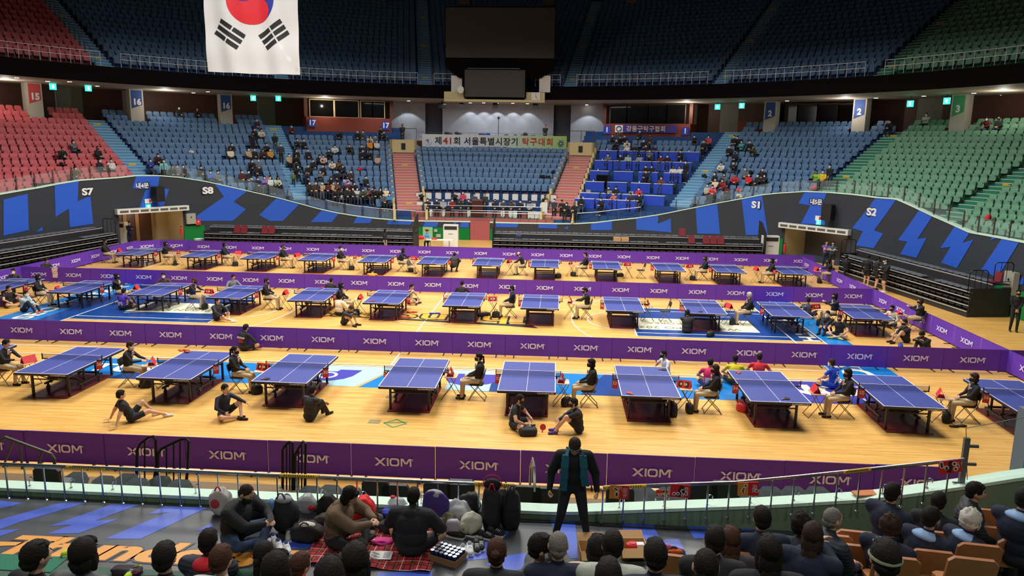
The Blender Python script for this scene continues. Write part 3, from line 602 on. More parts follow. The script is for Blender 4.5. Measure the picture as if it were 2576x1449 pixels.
# ---- exit signs and downlights under the upper tier
for i, (x, y) in enumerate(((133, 218), (222, 222), (637, 247), (700, 248), (1805, 269), (1866, 266), (2290, 261), (2382, 254))):
    p = onR(x, y, 36.5); t = th_of(p); o = MB().box((0, 0, 0), (.42, .1, .42)).build('exit_sign', EXITG, None, loc=p); o.rotation_euler[2] = -radians(t)
    MB().box((0, -.055, 0), (.12, .01, .24)).build('pictogram', EXITW, o)
    tag(o, 'lit green exit sign hanging beneath the upper tier, %s from the red seats' % ordi(i+1), 'exit sign')
    MB().cyl((0, 0, .2), (0, 0, 10.9-p.z), .015, n=4).build('hanger', FBK, o)
for i, (x, y, R) in enumerate(((42, 196, 35), (120, 205, 36), (175, 206, 34.5), (245, 217, 37), (487, 234, 37), (523, 231, 35.5), (1028, 254, 36), (1183, 259, 38.6), (1217, 259, 38.6), (1250, 260, 38.6), (1290, 260, 38.6), (1327, 261, 38.6), (1476, 264, 36), (1980, 254, 37.5), (2033, 262, 39), (2142, 258, 38), (2204, 247, 35.5), (2255, 253, 37), (2324, 242, 36), (2450, 235, 36), (2520, 240, 37.5))):
    p = onz(x, y, 10.88); 
    o = MB().cyl((0, 0, .0), (0, 0, .02), .13, n=10).build('downlight', LAMPM, None, loc=p); MB().cyl((0, 0, -.0), (0, 0, .03), .17, n=10).build('trim_ring', WHT, o, loc=(0, 0, .005))
    tag(o, 'small round downlight in the beige soffit, %s counting from the red seats' % ordi(i+1), 'ceiling light')
for x in (1183, 1217, 1250, 1290, 1327):
    p = pol(39.3, TH(x, 290, 39.3), 10.8); lamp('marble_spot', p, .06, 80, (.85, .92, 1), kind='SPOT').data.spot_size = radians(95)
for x in (1028, 1476):
    p = pol(39.0, TH(x, 290, 39.0), 10.8); lamp('marble_spot', p, .06, 110, (.85, .92, 1), kind='SPOT').data.spot_size = radians(100)
lamp('dais_fill_light', pol(35.5, -1.7, 10.7), 9, 260, (.88, .93, 1), spread=175, sy=1.0)  # fill lamps added to raise the ambient on the marble wall
for t_ in (-17.5, 14.5): lamp('dais_fill_light', pol(36, t_, 10.7), 2.5, 70, (.88, .93, 1), spread=175, sy=.6)
for th in (-62, -45, -25, 25, 45, 62): lamp('concourse_light', pol(36.6, th, 10.3), .02, 110, (1, .9, .8), kind='POINT')
# ---- loudspeakers above the dais and clock, screens
SPK = mat('speaker_black', (24, 24, 26), .6)
for i, x in enumerate((1112, 1161, 1246, 1347)):
    p = onR(x, 266, 36.5); o = MB().box((0, 0, 0), (.75 if i == 0 else .45, .4, .38), rx=.3).build('ceiling_speaker', SPK, None, loc=p); o.rotation_euler[2] = -radians(th_of(p)); tag(o, 'black loudspeaker under the soffit, %s one before the marble wall' % ordi(i+1), 'loudspeaker'); MB().box((0, 0, .27), (.1, .1, .3)).build('bracket', FBK, o)
SY = 64.3
def bigbox(name, x0, y0, x1, y1, Y, dep, m, parent=None):
    a, b_ = onY(x0, y0, Y), onY(x1, y1, Y); return MB().box(((a.x+b_.x)/2, Y+dep/2, (a.z+b_.z)/2), (abs(b_.x-a.x), dep, abs(a.z-b_.z))).build(name, m, parent)
LED = mat('led_off', (46, 41, 34), .5, noise=.05, nscale=5); e = tag(empty('video_screen'), 'large switched-off video screen above the middle of the stand', 'screen')
bigbox('housing', 1119, 15, 1396, 149, SY, 1.2, FBK, e); bigbox('display', 1121, 18, 1394, 147, SY-.04, .05, LED, e)
a, b_ = onY(1121, 149, SY), onY(1394, 149, SY); a2, b2 = onY(1121, 170, SY), onY(1394, 170, SY); a3, b3 = onY(1155, 196, SY), onY(1362, 196, SY)
MB().prism([(a.x, a.z), (b_.x, b_.z), (b2.x, b2.z), (b3.x, b3.z), (a3.x, a3.z), (a2.x, a2.z)], SY+.02, SY+1.1, 'y').build('lower_skirt', FBK, e)
e = tag(empty('scoreboard'), 'smaller dark scoreboard in a cream housing beneath the big screen', 'scoreboard')
CRM = mat('housing_cream', (196, 184, 140), .6)
bigbox('cabinet', 1167, 172, 1323, 247, 63.6, .7, FBK, e); bigbox('display', 1169, 175, 1320, 245, 63.55, .05, LED, e); bigbox('ledge', 1117, 249, 1370, 258, 63.7, 1.5, CRM, e)
bigbox('housing', 1117, 230, 1170, 253, 63.9, 1.3, CRM, e); bigbox('housing', 1320, 232, 1370, 254, 63.9, 1.3, CRM, e); bigbox('trim', 1176, 171, 1308, 173, 63.5, .1, CHROME, e)
for x in (1150, 1372):
    p = onY(x, 200, 64.5); bigbox('pier', x-15, 190, x+12, 232, 64.6, .5, WHT, e)
p = onY(1348, 244, 63.8); o = MB().box((0, 0, 0), (.72, .08, .72)).build('wall_clock', WHT, None, loc=p); tag(o, 'square white clock on the cream housing beside the scoreboard', 'clock')
b = MB(); b.box((.06, -.05, -.07), (.03, .02, .3), ry=radians(-40)); b.box((0, -.05, .12), (.025, .02, .26), ry=radians(-8)); b.build('hand', SPK, o)
b = MB()
for i in range(12): b.box((.28*sin(i*pi/6), -.045, .28*cos(i*pi/6)), (.03, .01, .03))
b.build('marker', SPK, o)
p = onY(1163, 226, 63.5); o = MB().cyl((0, 0, 0), (-.1, -.3, 0), .1, .3, n=10).build('horn_speaker', WHT, None, loc=p); tag(o, 'white horn loudspeaker beside the scoreboard', 'loudspeaker')
# ---- national flag hanging from the roof
FY = 41.0; a, b_ = onY(511, 0, FY), onY(755, 188, FY); fw = b_.x-a.x; fx = (a.x+b_.x)/2; ftop = b_.z+fw*1.5
nx, nz = 60, 60; FWH, FRED, FBLU, FBLK = mat('flag_white', (206, 207, 208), .7, bump=.25, nscale=2), mat('flag_red', (205, 30, 45), .7), mat('flag_blue', (20, 40, 140), .7), mat('flag_black', (25, 25, 28), .7)
def fwave(x, z): return .10*sin(x*2.3+.6)+.05*sin(x*5.1+z*.7)+.03*sin(z*3)
def flag_poly(polys, m, off, name, par):
    bm = bmesh.new()
    for p in polys: add_poly(bm, p)
    for i in range(-14, 15): bmesh.ops.bisect_plane(bm, geom=bm.verts[:]+bm.edges[:]+bm.faces[:], plane_co=(i*.2, 0, 0), plane_no=(1, 0, 0)); 
    for i in range(-24, 25): bmesh.ops.bisect_plane(bm, geom=bm.verts[:]+bm.edges[:]+bm.faces[:], plane_co=(0, 0, i*.2), plane_no=(0, 0, 1))
    for v in bm.verts: v.co.y = fwave(v.co.x, v.co.z)+off
    me = bpy.data.meshes.new(name); bm.to_mesh(me); bm.free(); me.materials.append(m)
    for p in me.polygons: p.use_smooth = True
    return link(name, me, par)
fe = empty('national_flag', (fx, FY, (b_.z+ftop)/2)); tag(fe, 'large white national flag with red and blue disc hanging upright from the roof', 'flag')
H = fw*1.5/2; Wf = fw/2
flag_poly([[(-Wf, -H+.12), (0, -H+.02), (Wf, -H), (Wf, H), (-Wf, H)]], FWH, 0, 'cloth', fe)
r = Wf/2; cir = lambda a0, a1, rr, cx, cz, n=24: [(cx+rr*cos(radians(a0+(a1-a0)*i/n)), cz+rr*sin(radians(a0+(a1-a0)*i/n))) for i in range(n+1)]
# vertical hanging: red half to the side of the viewer's lower left, blue opposite
def rot(p, a): a = radians(a); return [(q[0]*cos(a)-q[1]*sin(a), q[0]*sin(a)+q[1]*cos(a)) for q in p]
red = cir(0, 180, r, 0, 0)+cir(180, 360, r/2, -r/2, 0)[1:]+cir(180, 0, r/2, r/2, 0)[1:-1]
blue = cir(0, -180, r, 0, 0)+cir(180, 360, r/2, -r/2, 0)[1:]+cir(180, 0, r/2, r/2, 0)[1:-1]
flag_poly([rot(red, 124)], FRED, -.02, 'disc_half', fe); flag_poly([rot(blue, 124)], FBLU, -.02, 'disc_half', fe)
def trig(cx, cz, ang, pat):
    out = []; L, wd, gp = .30*fw, .045*fw, .067*fw
    for i, q in enumerate(pat):
        v = (1-i)*gp
        segs = [(-L/2, L/2)] if q else [(-L/2, -L*.03), (L*.03, L/2)]
        for s0, s1 in segs: out.append([(p[0]+cx, p[1]+cz) for p in rot([(s0, v-wd/2), (s1, v-wd/2), (s1, v+wd/2), (s0, v+wd/2)], ang)])
    return out
sc_ = fw/244.0; cxp = 633
flag_poly(trig((575-cxp)*sc_, -H+(188-90)*sc_, -33, (0, 1, 0)), FBLK, -.02, 'trigram', fe); flag_poly(trig((690-cxp)*sc_, -H+(188-90)*sc_, 33, (0, 0, 0)), FBLK, -.02, 'trigram', fe)
flag_poly(trig((575-cxp)*sc_, H-(188-90)*sc_, 33, (1, 1, 1)), FBLK, -.02, 'trigram', fe); flag_poly(trig((690-cxp)*sc_, H-(188-90)*sc_, -33, (1, 0, 1)), FBLK, -.02, 'trigram', fe)
MB().cyl((-Wf-.1, 0, H+.03), (Wf+.1, 0, H+.03), .05, n=8).build('pole', STEEL, fe)
b = MB()
for x in (-Wf, Wf): b.cyl((x, 0, H), (x, 0, 29-fe.location.z), .012, n=4)
b.build('cable', STEEL, fe)
# ---- event banner over the central block
BR = 35.0
def banner(name, x0, x1, y0, y1, R, m, label, cat='banner', n=14, off=0):
    t0, t1 = TH(x0, y1, R), TH(x1, y1, R); b = MB(); tz = onR((x0+x1)/2, y0, R).z; bz = onR((x0+x1)/2, y1, R).z
    for i in range(n):
        a, c = t0+(t1-t0)*i/n, t0+(t1-t0)*(i+1)/n; b.quad(pol(R-off, a, bz), pol(R-off, c, bz), pol(R-off, c, tz), pol(R-off, a, tz), 0)
    return b, t0, t1, bz, tz
bm_ = bpy.data.materials.new('banner_sheet'); bm_.use_nodes = True; nt = bm_.node_tree; bs = nt.nodes['Principled BSDF']; bs.inputs['Roughness'].default_value = .7
tc = nt.nodes.new('ShaderNodeTexCoord'); sx = nt.nodes.new('ShaderNodeSeparateXYZ'); cr = nt.nodes.new('ShaderNodeValToRGB'); mr = nt.nodes.new('ShaderNodeMapRange')
nt.links.new(tc.outputs['Object'], sx.inputs[0]); nt.links.new(sx.outputs['X'], mr.inputs[0]); mr.inputs[1].default_value = -7; mr.inputs[2].default_value = 3; nt.links.new(mr.outputs[0], cr.inputs[0]); nt.links.new(cr.outputs[0], bs.inputs['Base Color'])
cr.color_ramp.elements[0].color = srgb((228, 232, 232)); cr.color_ramp.elements[0].position = .0; cr.color_ramp.elements[1].color = srgb((165, 205, 90)); cr.color_ramp.elements[1].position = .8
b, t0, t1, bz, tz = banner('b', 1062, 1425, 340, 376, BR, bm_, ''); eb = tag(empty('event_banner'), 'long white to green banner with Korean tournament title over the central block', 'banner'); b.build('sheet', bm_, eb)
def btext(body, x, y, hpx, m, R, par, nm='lettering', bold=.02, sx=1.0, name_z=None):
    p = onR(x, y, R-.04); t = th_of(p); me = text_mesh(body, 1, bold=bold, sx=sx, mats=m); hh = max(v.co.y for v in me.vertices)-min(v.co.y for v in me.vertices) or 1
    dist = (p-EYE).dot(FW); s = hpx*dist/FPX/hh
    for v in me.vertices: v.co *= s
    return place_text(nm, me, pol(R-.04, t, p.z), (-sin(radians(t)), -cos(radians(t)), 0), par)
INK, INKR = mat('ink_black', (35, 32, 36), .7), mat('ink_red', (205, 60, 40), .7)
btext('제', 1103, 355, 19, INK, BR, eb); btext('41', 1127, 355, 17, INKR, BR, eb, sx=1.1); btext('회', 1150, 356, 19, INK, BR, eb)
for i, ch in enumerate('서울특별시장기'): btext(ch, 1176+19.8*i, 356.5+.25*i, 19, INK, BR, eb)
for i, ch in enumerate('탁구대회'): btext(ch, 1322+20.3*i, 358+.3*i, 19, INKR, BR, eb)
btext('■ 기간 : 2022년 11월 20일 ■ 장소 : 잠실학생체육관 ■ 주최 : 서울특별시체육회 ■ 주관 : 서울특별시탁구협회 ■ 협찬 : XIOM 바른세상병원', 1235, 370.5, 3.2, INK, BR, eb)
p = onR(1076, 355, BR-.05); o = MB().cyl((0, 0, 0), (0, -.02, 0), .33, n=20).build('emblem', mat('emblem_pale', (225, 228, 232)), eb, loc=p); MB().tube([(-.15, -.03, .1), (-.02, -.04, -.02), (.1, -.03, .12), (.05, -.03, -.2)], .035, 5).build('swirl', mat('emblem_blue', (50, 80, 160)), o); MB().cyl((0, -.04, .12), (0, -.05, .12), .06, n=10).build('dot', INKR, o)
p = onR(1411, 361, BR-.05); g = MB()
for a in (0, 60, 120):
    g.tube([(.3*cos(t)*cos(radians(a))-.12*sin(t)*sin(radians(a)), -.02, .3*cos(t)*sin(radians(a))+.12*sin(t)*cos(radians(a))) for t in [2*pi*i/20 for i in range(21)]], .02, 4)
g.build('atom_mark', mat('emblem_blue', (50, 80, 160)), eb, loc=p)
SIGNB = mat('sign_blue', (28, 60, 165), .6); SIGNW = mat('sign_white', (235, 235, 235), .6)
for x, y, bx, n_, lab in ((785, 309, 9, '17', 'navy plate reading 17 by the outer corner of the terracotta booth'), (970, 316, 9, '17', 'navy plate reading 17 by the inner corner of the terracotta booth'), (1527, 327, 9, '1', 'navy plate reading 1 beside the pale round emblem'), (1724, 330, 9, '1', 'navy plate reading 1 past the purple association banner')):
    p = onR(x, y, 37.5); t = th_of(p); s = (p-EYE).dot(FW)/FPX; o = MB().rbox((0, 0, 0), (2*bx*s, .03, 20*s), .05).build('section_sign', SIGNB, None, loc=pol(37.5, t, p.z)); o.rotation_euler[2] = -radians(t); tag(o, lab, 'sign'); q = link('section_number', text_mesh(n_, 12.5*s/.72, bold=.02, mats=SIGNW), o, (0, -.03, 0)); q.rotation_euler = (pi/2, 0, 0)
b, t0, t1, bz, tz = banner('b', 1547, 1703, 315, 334, 37.4, None, '', n=6); o = b.build('association_banner', mat('banner_purple', (60, 50, 130), .7)); tag(o, 'purple association banner with Korean letters below the dark booth glass', 'banner')
for i, ch in enumerate('강동구탁구협회'): btext(ch, 1582+14.3*i, 324.5+.15*i, 14, mat('ink_cream', (215, 190, 150), .7), 37.35, o)
p = onR(1557, 324, 37.3); MB().box((0, 0, 0), (.68, .02, .62)).build('emblem_panel', SIGNW, o, loc=p); MB().tube([(.22*cos(t), -.03, .22*sin(t)) for t in [2*pi*i/18 for i in range(19)]], .035, 5).build('emblem_ring', INK, o, loc=p)
# names on the wavy wall
for tx, x, y, h, lab in (('S7', 220, 483, 19, 'S7'), ('내4문', 358, 468, 15, 'gate four'), ('S8', 523, 480, 18, 'S8'), ('S1', 1903, 516, 18, 'S1'), ('내5문', 2053, 509, 15.5, 'gate five'), ('S2', 2193, 534, 20, 'S2')):
    p = onR(x, y, RW-.06); t = th_of(p); s = (p-EYE).dot(FW)/FPX; sx = 1.25 if tx[0] == 'S' else .95
    me0 = text_mesh(tx, 1, bold=.05, sx=sx, mats=INK); hh = max(v.co.y for v in me0.vertices)-min(v.co.y for v in me0.vertices); k = (h+3.5)*s/hh
    for v in me0.vertices: v.co *= k
    o = place_text('wall_lettering', me0, pol(RW-.05, t, p.z), (-sin(radians(t)), -cos(radians(t)), 0)); tag(o, 'white %s lettering with black outline on the wavy wall' % lab, 'sign')
    me1 = text_mesh(tx, 1, bold=.03 if tx[0] != 'S' else .045, sx=sx, mats=SIGNW); k = h*s/hh
    for v in me1.vertices: v.co *= k
    q = link('lettering', me1, o); q.location = (0, 0, .02)
for x, y, w_, lab in ((397, 488, 24, 'tall black loudspeaker on the wall above the fourth gate door'), (2083, 534, 24, 'tall black loudspeaker on the wall above the fifth gate door')):
    p = onR(x, y, RW-.5); t = th_of(p); o = MB().rbox((0, 0, 0), (.62, .6, 1.0), .04).build('wall_speaker', SPK, None, loc=p); o.rotation_euler[2] = -radians(t)+.2; tag(o, lab, 'loudspeaker'); MB().box((0, .35, .2), (.3, .3, .1)).build('bracket', SPK, o)
    p = onR(x-24, 519 if x < 1000 else 560, RW-.12); o = MB().box((0, 0, 0), (.3, .08, .26)).build('exit_sign', EXITG, None, loc=p); o.rotation_euler[2] = -radians(t); tag(o, 'lit green exit sign over the '+('fourth' if x < 1000 else 'fifth')+' gate door', 'exit sign'); MB().box((0, -.045, 0), (.09, .01, .16)).build('pictogram', EXITW, o)
    p = onR(x-24, 506 if x < 1000 else 549, RW-.1); o = MB().box((0, 0, 0), (.46, .03, .3)).build('notice', SIGNW, None, loc=p); o.rotation_euler[2] = -radians(t); tag(o, 'small white notice above the exit sign of the '+('fourth' if x < 1000 else 'fifth')+' gate', 'notice'); MB().box((.1, -.02, 0), (.12, .01, .2)).build('print', INKR, o)
# dais back stage: rails, vomitory blocks beside the central stairs
CRMW = mat('vomitory_cream', (212, 192, 140), .7)
def vom(th, nm, side):
    R0, R1 = 33.6, 37.2; zt = Zk(13)+.2; ux = 1.15; b = MB(); e = tag(empty('stair_gate_block'), nm, 'gatehouse')
    o = MB(); M_ = Matrix.Rotation(-radians(th), 4, 'Z')
    def lp(x, y, z): p = pol(33.6+y, th, z); q = Vector((cos(radians(th)), -sin(radians(th)), 0)); return p+q*x
    def lbox(x0, x1, y0, y1, z0, z1, bb, mi=0):
        vs = [lp(x, y, z) for z in (z0, z1) for x, y in ((x0, y0), (x1, y0), (x1, y1), (x0, y1))]; bb.add(vs, [(3, 2, 1, 0), (4, 5, 6, 7), (0, 1, 5, 4), (1, 2, 6, 5), (2, 3, 7, 6), (3, 0, 4, 7)], mi)
    z0 = Zk(11)
    lbox(-1.15, -.95, 0, 3.5, z0-1, zt, o); lbox(.95, 1.15, 0, 3.5, z0-1, zt, o); lbox(-1.15, 1.15, 0, 3.5, zt-1.1, zt, o); o.build('wall', CRMW, e)
    d = MB(); lbox(-.95, .95, 1.2, 1.25, z0-1, zt-1.1, d); d.build('opening', mat('opening_dark', (40, 26, 16), .9), e)
    s = MB(); lbox(-.18, .18, -.03, -.01, zt-.85, zt-.3, s); s.build('section_plate', INK, e)
    for sx in (-1.2, 1.2):
        w_ = MB()
        for k in range(-1, 12):
            lo = Rk(k)-33.6; lbox(sx-.09, sx+.09, lo, lo+.81, Zk(k)-.2, Zk(k)+.55+.0*k, w_)
        w_.build('stair_parapet', CRMW, e)
    r_ = MB()
    for sx in (-1.15, 0, 1.15): r_.cyl(lp(sx, 0.1, zt), lp(sx, 0.1, zt+.95), .025, n=5)
    r_.cyl(lp(-1.15, .1, zt+.95), lp(1.15, .1, zt+.95), .025, n=5); r_.build('guard_rail', mat('rail_bronze', (95, 88, 80), .4, metal=.5), e)
    return zt
zt = vom(-14.7, 'cream stair gatehouse at the head of the pink stairs beside block seventeen', -1); vom(11.5, 'cream stair gatehouse at the head of the pink stairs beside the blue desks', 1)
e = rail_arc('stage_railing', BR+.4, Zk(13)-.1, -12.4, 8.8, 1.0, .55, 'thin steel railing of the stage behind the event banner', bars=2, r=.015)
b = MB(); t0, t1 = -12.6, 9.2
for i in range(10):
    a, c = t0+(t1-t0)*i/10, t0+(t1-t0)*(i+1)/10; b.quad(pol(BR+.1, a, 6), pol(BR+.1, c, 6), pol(BR+.1, c, 7.4), pol(BR+.1, a, 7.4)); b.quad(pol(BR+.1, a, 7.4), pol(BR+.1, c, 7.4), pol(40, c, 7.4), pol(40, a, 7.4))
struct(b.build('floor_stage', mat('stage_maroon', (80, 30, 28), .7)))
BLK = {('lower', -94): 'far red block', ('lower', -73.5): 'red block', ('lower', -52.5): 'blue block sixteen', ('lower', -31.7): 'blue block seventeen', ('lower', -14.7): 'central blue block', ('lower', 11.5): 'blue desk block', ('lower', 30.8): 'blue block two', ('lower', 50.3): 'green block three', ('lower', 69.7): 'outer green block', ('lower', 89): 'end green block'}
names_n = 0; used = set()
for d, x, y, s in cand[:300-sum(q[3] == 's' for q in SPEC)]:
    used.add(s); o = link('stadium_seat', SEATME[s[4]], None, pol(s[0], s[1], s[2]), -radians(s[1]))
    tag(o, 'tipped-up %s seat, %s along the %s row of the %s' % (s[4], ordi(s[7]+1), ordi(s[3]+2), BLK.get((s[5], s[6]), s[5]+' block')), 'seat', 'tip-up seats around the arena')
V = np.array(_sb.v); F = _sb.f; allv = []; allf = []; allm = []; off = 0
rest = [s for d, x, y, s in vis if s not in used and not OCCUPIED(s)]
ci = {'red': 0, 'blue': 1, 'green': 2}
for s in rest:
    t = -radians(s[1]); c_, s_ = cos(t), sin(t); P = pol(s[0], s[1], s[2])
    W = np.column_stack((V[:, 0]*c_-V[:, 1]*s_+P.x, V[:, 0]*s_+V[:, 1]*c_+P.y, V[:, 2]+P.z)); allv.append(W)
    allf += [tuple(i+off for i in f_) for f_ in F]; allm += [ci[s[4]] if m_ == 0 else 3 for m_ in _sb.m]; off += len(V)
me = bpy.data.meshes.new('seat_rows'); me.from_pydata(np.concatenate(allv).tolist(), [], allf)
for m_ in (SRED, SBLU, SGRN, SMET): me.materials.append(m_)
me.polygons.foreach_set('material_index', allm); me.update()
tag(link('stadium_seats', me), 'rows of tip-up red, blue and green stadium seats filling both tiers', 'seats', kind='stuff')
# ================================================================ COURT EQUIPMENT
PURP, PURPL, TUBE = mat('barrier_purple', (98, 50, 180), .75, noise=.08, nscale=2.5), mat('barrier_print', (222, 220, 250), .75), mat('barrier_tube', (40, 36, 44), .5)
def xiom(h=.2):
    b = MB(); s = h/.2
    def bar(p, q, wd):
        p, q = Vector((p[0], p[1], 0)), Vector((q[0], q[1], 0)); b.add([(p.x-wd/2, p.y, 0), (p.x+wd/2, p.y, 0), (q.x+wd/2, q.y, 0), (q.x-wd/2, q.y, 0)], [(0, 1, 2, 3)])
    bar((-.40, 0), (-.19, .2), .062); bar((-.19, 0), (-.40, .2), .062); bar((-.115, 0), (-.115, .2), .042)
    def ring(cx, w_, t):
        o = [(-w_, .04), (-w_+.04, 0), (w_-.04, 0), (w_, .04), (w_, .16), (w_-.04, .2), (-w_+.04, .2), (-w_, .16)]; i_ = [(x*(1-t/w_), .1+(y-.1)*(1-t*1.0/.1)) for x, y in o]
        for k in range(8): a, c = o[k], o[(k+1) % 8]; d, e = i_[(k+1) % 8], i_[k]; b.add([(cx+a[0], a[1], 0), (cx+c[0], c[1], 0), (cx+d[0], d[1], 0), (cx+e[0], e[1], 0)], [(0, 1, 2, 3)])
    ring(.045, .115, .04); x0 = .195
    bar((x0+.02, 0), (x0+.02, .2), .04); bar((x0+.235, 0), (x0+.235, .2), .04); bar((x0+.12, .06), (x0+.035, .2), .05); bar((x0+.13, .06), (x0+.215, .2), .05)
    n = 12
    for k in range(n):
        a, c = 2*pi*k/n, 2*pi*(k+1)/n; r0, r1 = .016, .023; cx, cy = .475, .17
        b.add([(cx+r0*cos(a), cy+r0*sin(a), 0), (cx+r1*cos(a), cy+r1*sin(a), 0), (cx+r1*cos(c), cy+r1*sin(c), 0), (cx+r0*cos(c), cy+r0*sin(c), 0)], [(0, 1, 2, 3)])
    b.add([(.470, .162, 0), (.474, .162, 0), (.474, .178, 0), (.470, .178, 0)], [(0, 1, 2, 3)])
    b.v = [((x+.0)*s, -.0, (y-.1)*s) for x, y, z in b.v]
    return b
PW, PH = 1.81, .76
bm0 = MB(); nx_ = 12
def bel(u, v): return -.012+.03*sin(u*pi)*(1-v)*(.4+.6*v)
for i in range(nx_):
    for j in range(5):
        u0, u1, v0, v1 = i/nx_, (i+1)/nx_, j/5, (j+1)/5
        P_ = lambda u, v: (-PW/2+.01+u*(PW-.02), bel(u, v), .05+v*(PH-.05))
        bm0.quad(P_(u0, v0), P_(u1, v0), P_(u1, v1), P_(u0, v1))
B_SHEET = bm0.mesh('sheet', PURP, True)
B_FRAME = MB().box((0, .005, PH-.004), (PW-.02, .03, .02)).box((-PW/2+.012, .012, PH/2), (.018, .022, PH)).box((PW/2-.012, .012, PH/2), (.018, .022, PH)).box((0, .015, .05), (PW-.02, .015, .015)).mesh('frame', mat('barrier_hem', (78, 30, 128), .7))
B_FOOT = MB().box((0, .0, .012), (.03, .42, .022)).box((0, 0, .03), (.02, .03, .06)).mesh('foot', TUBE)
B_LOGO = xiom(.18).mesh('logo', PURPL)
BAR_N = [0]
def barrier(x, y, rz, label, group=None):
    e = empty('court_barrier', (x, y, 0), rz); tag(e, label, 'barrier', group)
    link('sheet', B_SHEET, e); link('frame', B_FRAME, e); link('foot', B_FOOT, e, (-.6, .01, 0)); link('foot', B_FOOT, e, (.6, .01, 0)); link('logo', B_LOGO, e, (0, -.036, .4)); return e
rows = [(14.95, -13.35, 12, 'in the row before the spectators', 1.812), (24.8, -19.7, 20, 'behind the large front tables', 1.80), (35.6, -26.7, 23, 'between middle and far tables', 1.80), (46.8, -23.6, 22, 'before the far bleachers', 1.785)]
for Y, x0, n, lab, pit in rows:
    for i in range(n):
        x = x0+pit*(i+.5)
        if Y < 15 and x > 9: continue
        barrier(x, Y, random.uniform(-.012, .012), 'purple barrier, %s from the red-seat end, %s' % (ordi(i+1), lab))
for i in range(13):
    y = 23.7+1.8*i
    barrier(14.75+.0*i, y, -pi/2, 'purple side barrier, %s along the side lane by the green seats' % ordi(i+1))
for i in range(7):
    y = 34.6+1.8*i; 
    if y > 46.5: continue
    barrier(-26.8, y, pi/2, 'purple side barrier, %s along the side by the red seats' % ordi(i+1))
for i, (x, y, r) in enumerate(((-26.2, 46.3, .75), (-24.6, 47.0, .15))): barrier(x, y, r, 'purple barrier on the slanted corner by the fourth gate, %s one' % ordi(i+1))
# ---- table tennis table
TTOP, TLINE, TBLK, TWH = mat('table_blue', (66, 76, 148), .45, spec=.4), mat('table_line', (238, 238, 240), .5), mat('table_black', (26, 25, 28), .45), mat('label_white', (220, 220, 220), .5)
T_TOP = MB().box((0, 0, .75), (1.525, 2.74, .022)).mesh('table_top', TTOP)
tl = MB(); zt_ = .7625
for a in ((0, -1.36, 1.525, .02), (0, 1.36, 1.525, .02), (-.7525, 0, .02, 2.74), (.7525, 0, .02, 2.74), (0, 0, .008, 2.74)): tl.box((a[0], a[1], zt_), (a[2], a[3], .003))
T_LINE = tl.mesh('white_lines', TLINE)
T_APR = MB().box((0, -1.355, .715), (1.5, .025, .05)).box((0, 1.355, .715), (1.5, .025, .05)).box((-.75, 0, .715), (.025, 2.72, .05)).box((.75, 0, .715), (.025, 2.72, .05)).box((0, 0, .715), (1.5, .05, .05)).mesh('apron', TBLK)
fr = MB()
for s in (-1, 1):
    fr.box((0, s*.95, .66), (1.2, .05, .05)); fr.box((0, s*.3, .3), (1.15, .04, .05)); fr.box((0, s*1.0, .48), (1.1, .03, .03))
    for x in (-.5, .5): fr.box((x, s*.62, .62), (.04, .72, .04)); fr.cyl((x, s*.25, .22), (x, s*.95, .62), .014, n=5); fr.box((x, s*.28, .4), (.05, .05, .5))
for x in (-.5, .5): fr.box((x, 0, .2), (.05, 1.1, .05))
T_FRM = fr.mesh('undercarriage', TBLK)
T_LEG = MB().box((0, 0, .36), (.055, .055, .68)).cyl((0, 0, 0), (0, 0, .03), .035, n=8).mesh('leg', TBLK)
T_WH = MB().cyl((-.02, 0, .065), (.02, 0, .065), .065, n=12).box((0, 0, .12), (.05, .04, .12)).mesh('wheel', mat('rubber', (50, 48, 46), .6))
nm_ = bpy.data.materials.new('net_mesh'); nm_.use_nodes = True; nt = nm_.node_tree; bs = nt.nodes['Principled BSDF']; bs.inputs['Base Color'].default_value = srgb((28, 30, 45)); bs.inputs['Alpha'].default_value = .45
T_NET = MB().quad((-.9, 0, .765), (.9, 0, .765), (.9, 0, .905), (-.9, 0, .905)).mesh('net', nm_)
T_TAPE = MB().box((0, 0, .91), (1.8, .012, .016)).mesh('net_tape', TLINE)
T_POST = MB().box((0, 0, .84), (.02, .03, .17)).box((.07, 0, .77), (.16, .05, .02)).box((.12, 0, .735), (.06, .07, .07)).mesh('net_post', TBLK)
T_BADGE = text_mesh('CHAMPION', .062, bold=.0015, sx=1.35, mats=TWH)
T_TAGM = mat('number_red', (200, 45, 55), .6)
T_TAG = MB().box((0, 0, -.1), (.16, .006, .24)).mesh('number_card', T_TAGM)
tagtxt = {}
def tt_table(x, y, rz, num, label, near=True, tagside=1):
    e = empty('table_tennis_table', (x, y, 0), rz); tag(e, label, 'table tennis table')
    top = link('table_top', T_TOP, e); link('white_lines', T_LINE, top); link('apron', T_APR, e); link('undercarriage', T_FRM, e)
    for sx in (-1, 1):
        for sy in (-1, 1): link('leg', T_LEG, e, (sx*.52, sy*1.0, 0)); link('wheel', T_WH, e, (sx*.5, sy*.42, 0))
        q = link('net_post', T_POST, e, (sx*.9, 0, 0)); q.rotation_euler[2] = pi if sx > 0 else 0
    link('net', T_NET, e); link('net_tape', T_TAPE, e)
    q = link('maker_badge', T_BADGE, e, (.5, -1.369, .717)); q.rotation_euler = (pi/2, 0, 0)
    if tagside:
        c = link('number_card', T_TAG, e, (tagside*.84, -.06, .74)); c.rotation_euler = (0, 0, tagside*.35)
        if num:
            if num not in tagtxt: tagtxt[num] = text_mesh(str(num), .13, bold=.003, mats=TWH)
            q = link('card_number', tagtxt[num], c, (0, -.006, -.07)); q.rotation_euler = (pi/2, 0, 0)
    return e
tabs = []   # x, y, rot, number, row
def fitline(xs, n0, nums): return xs
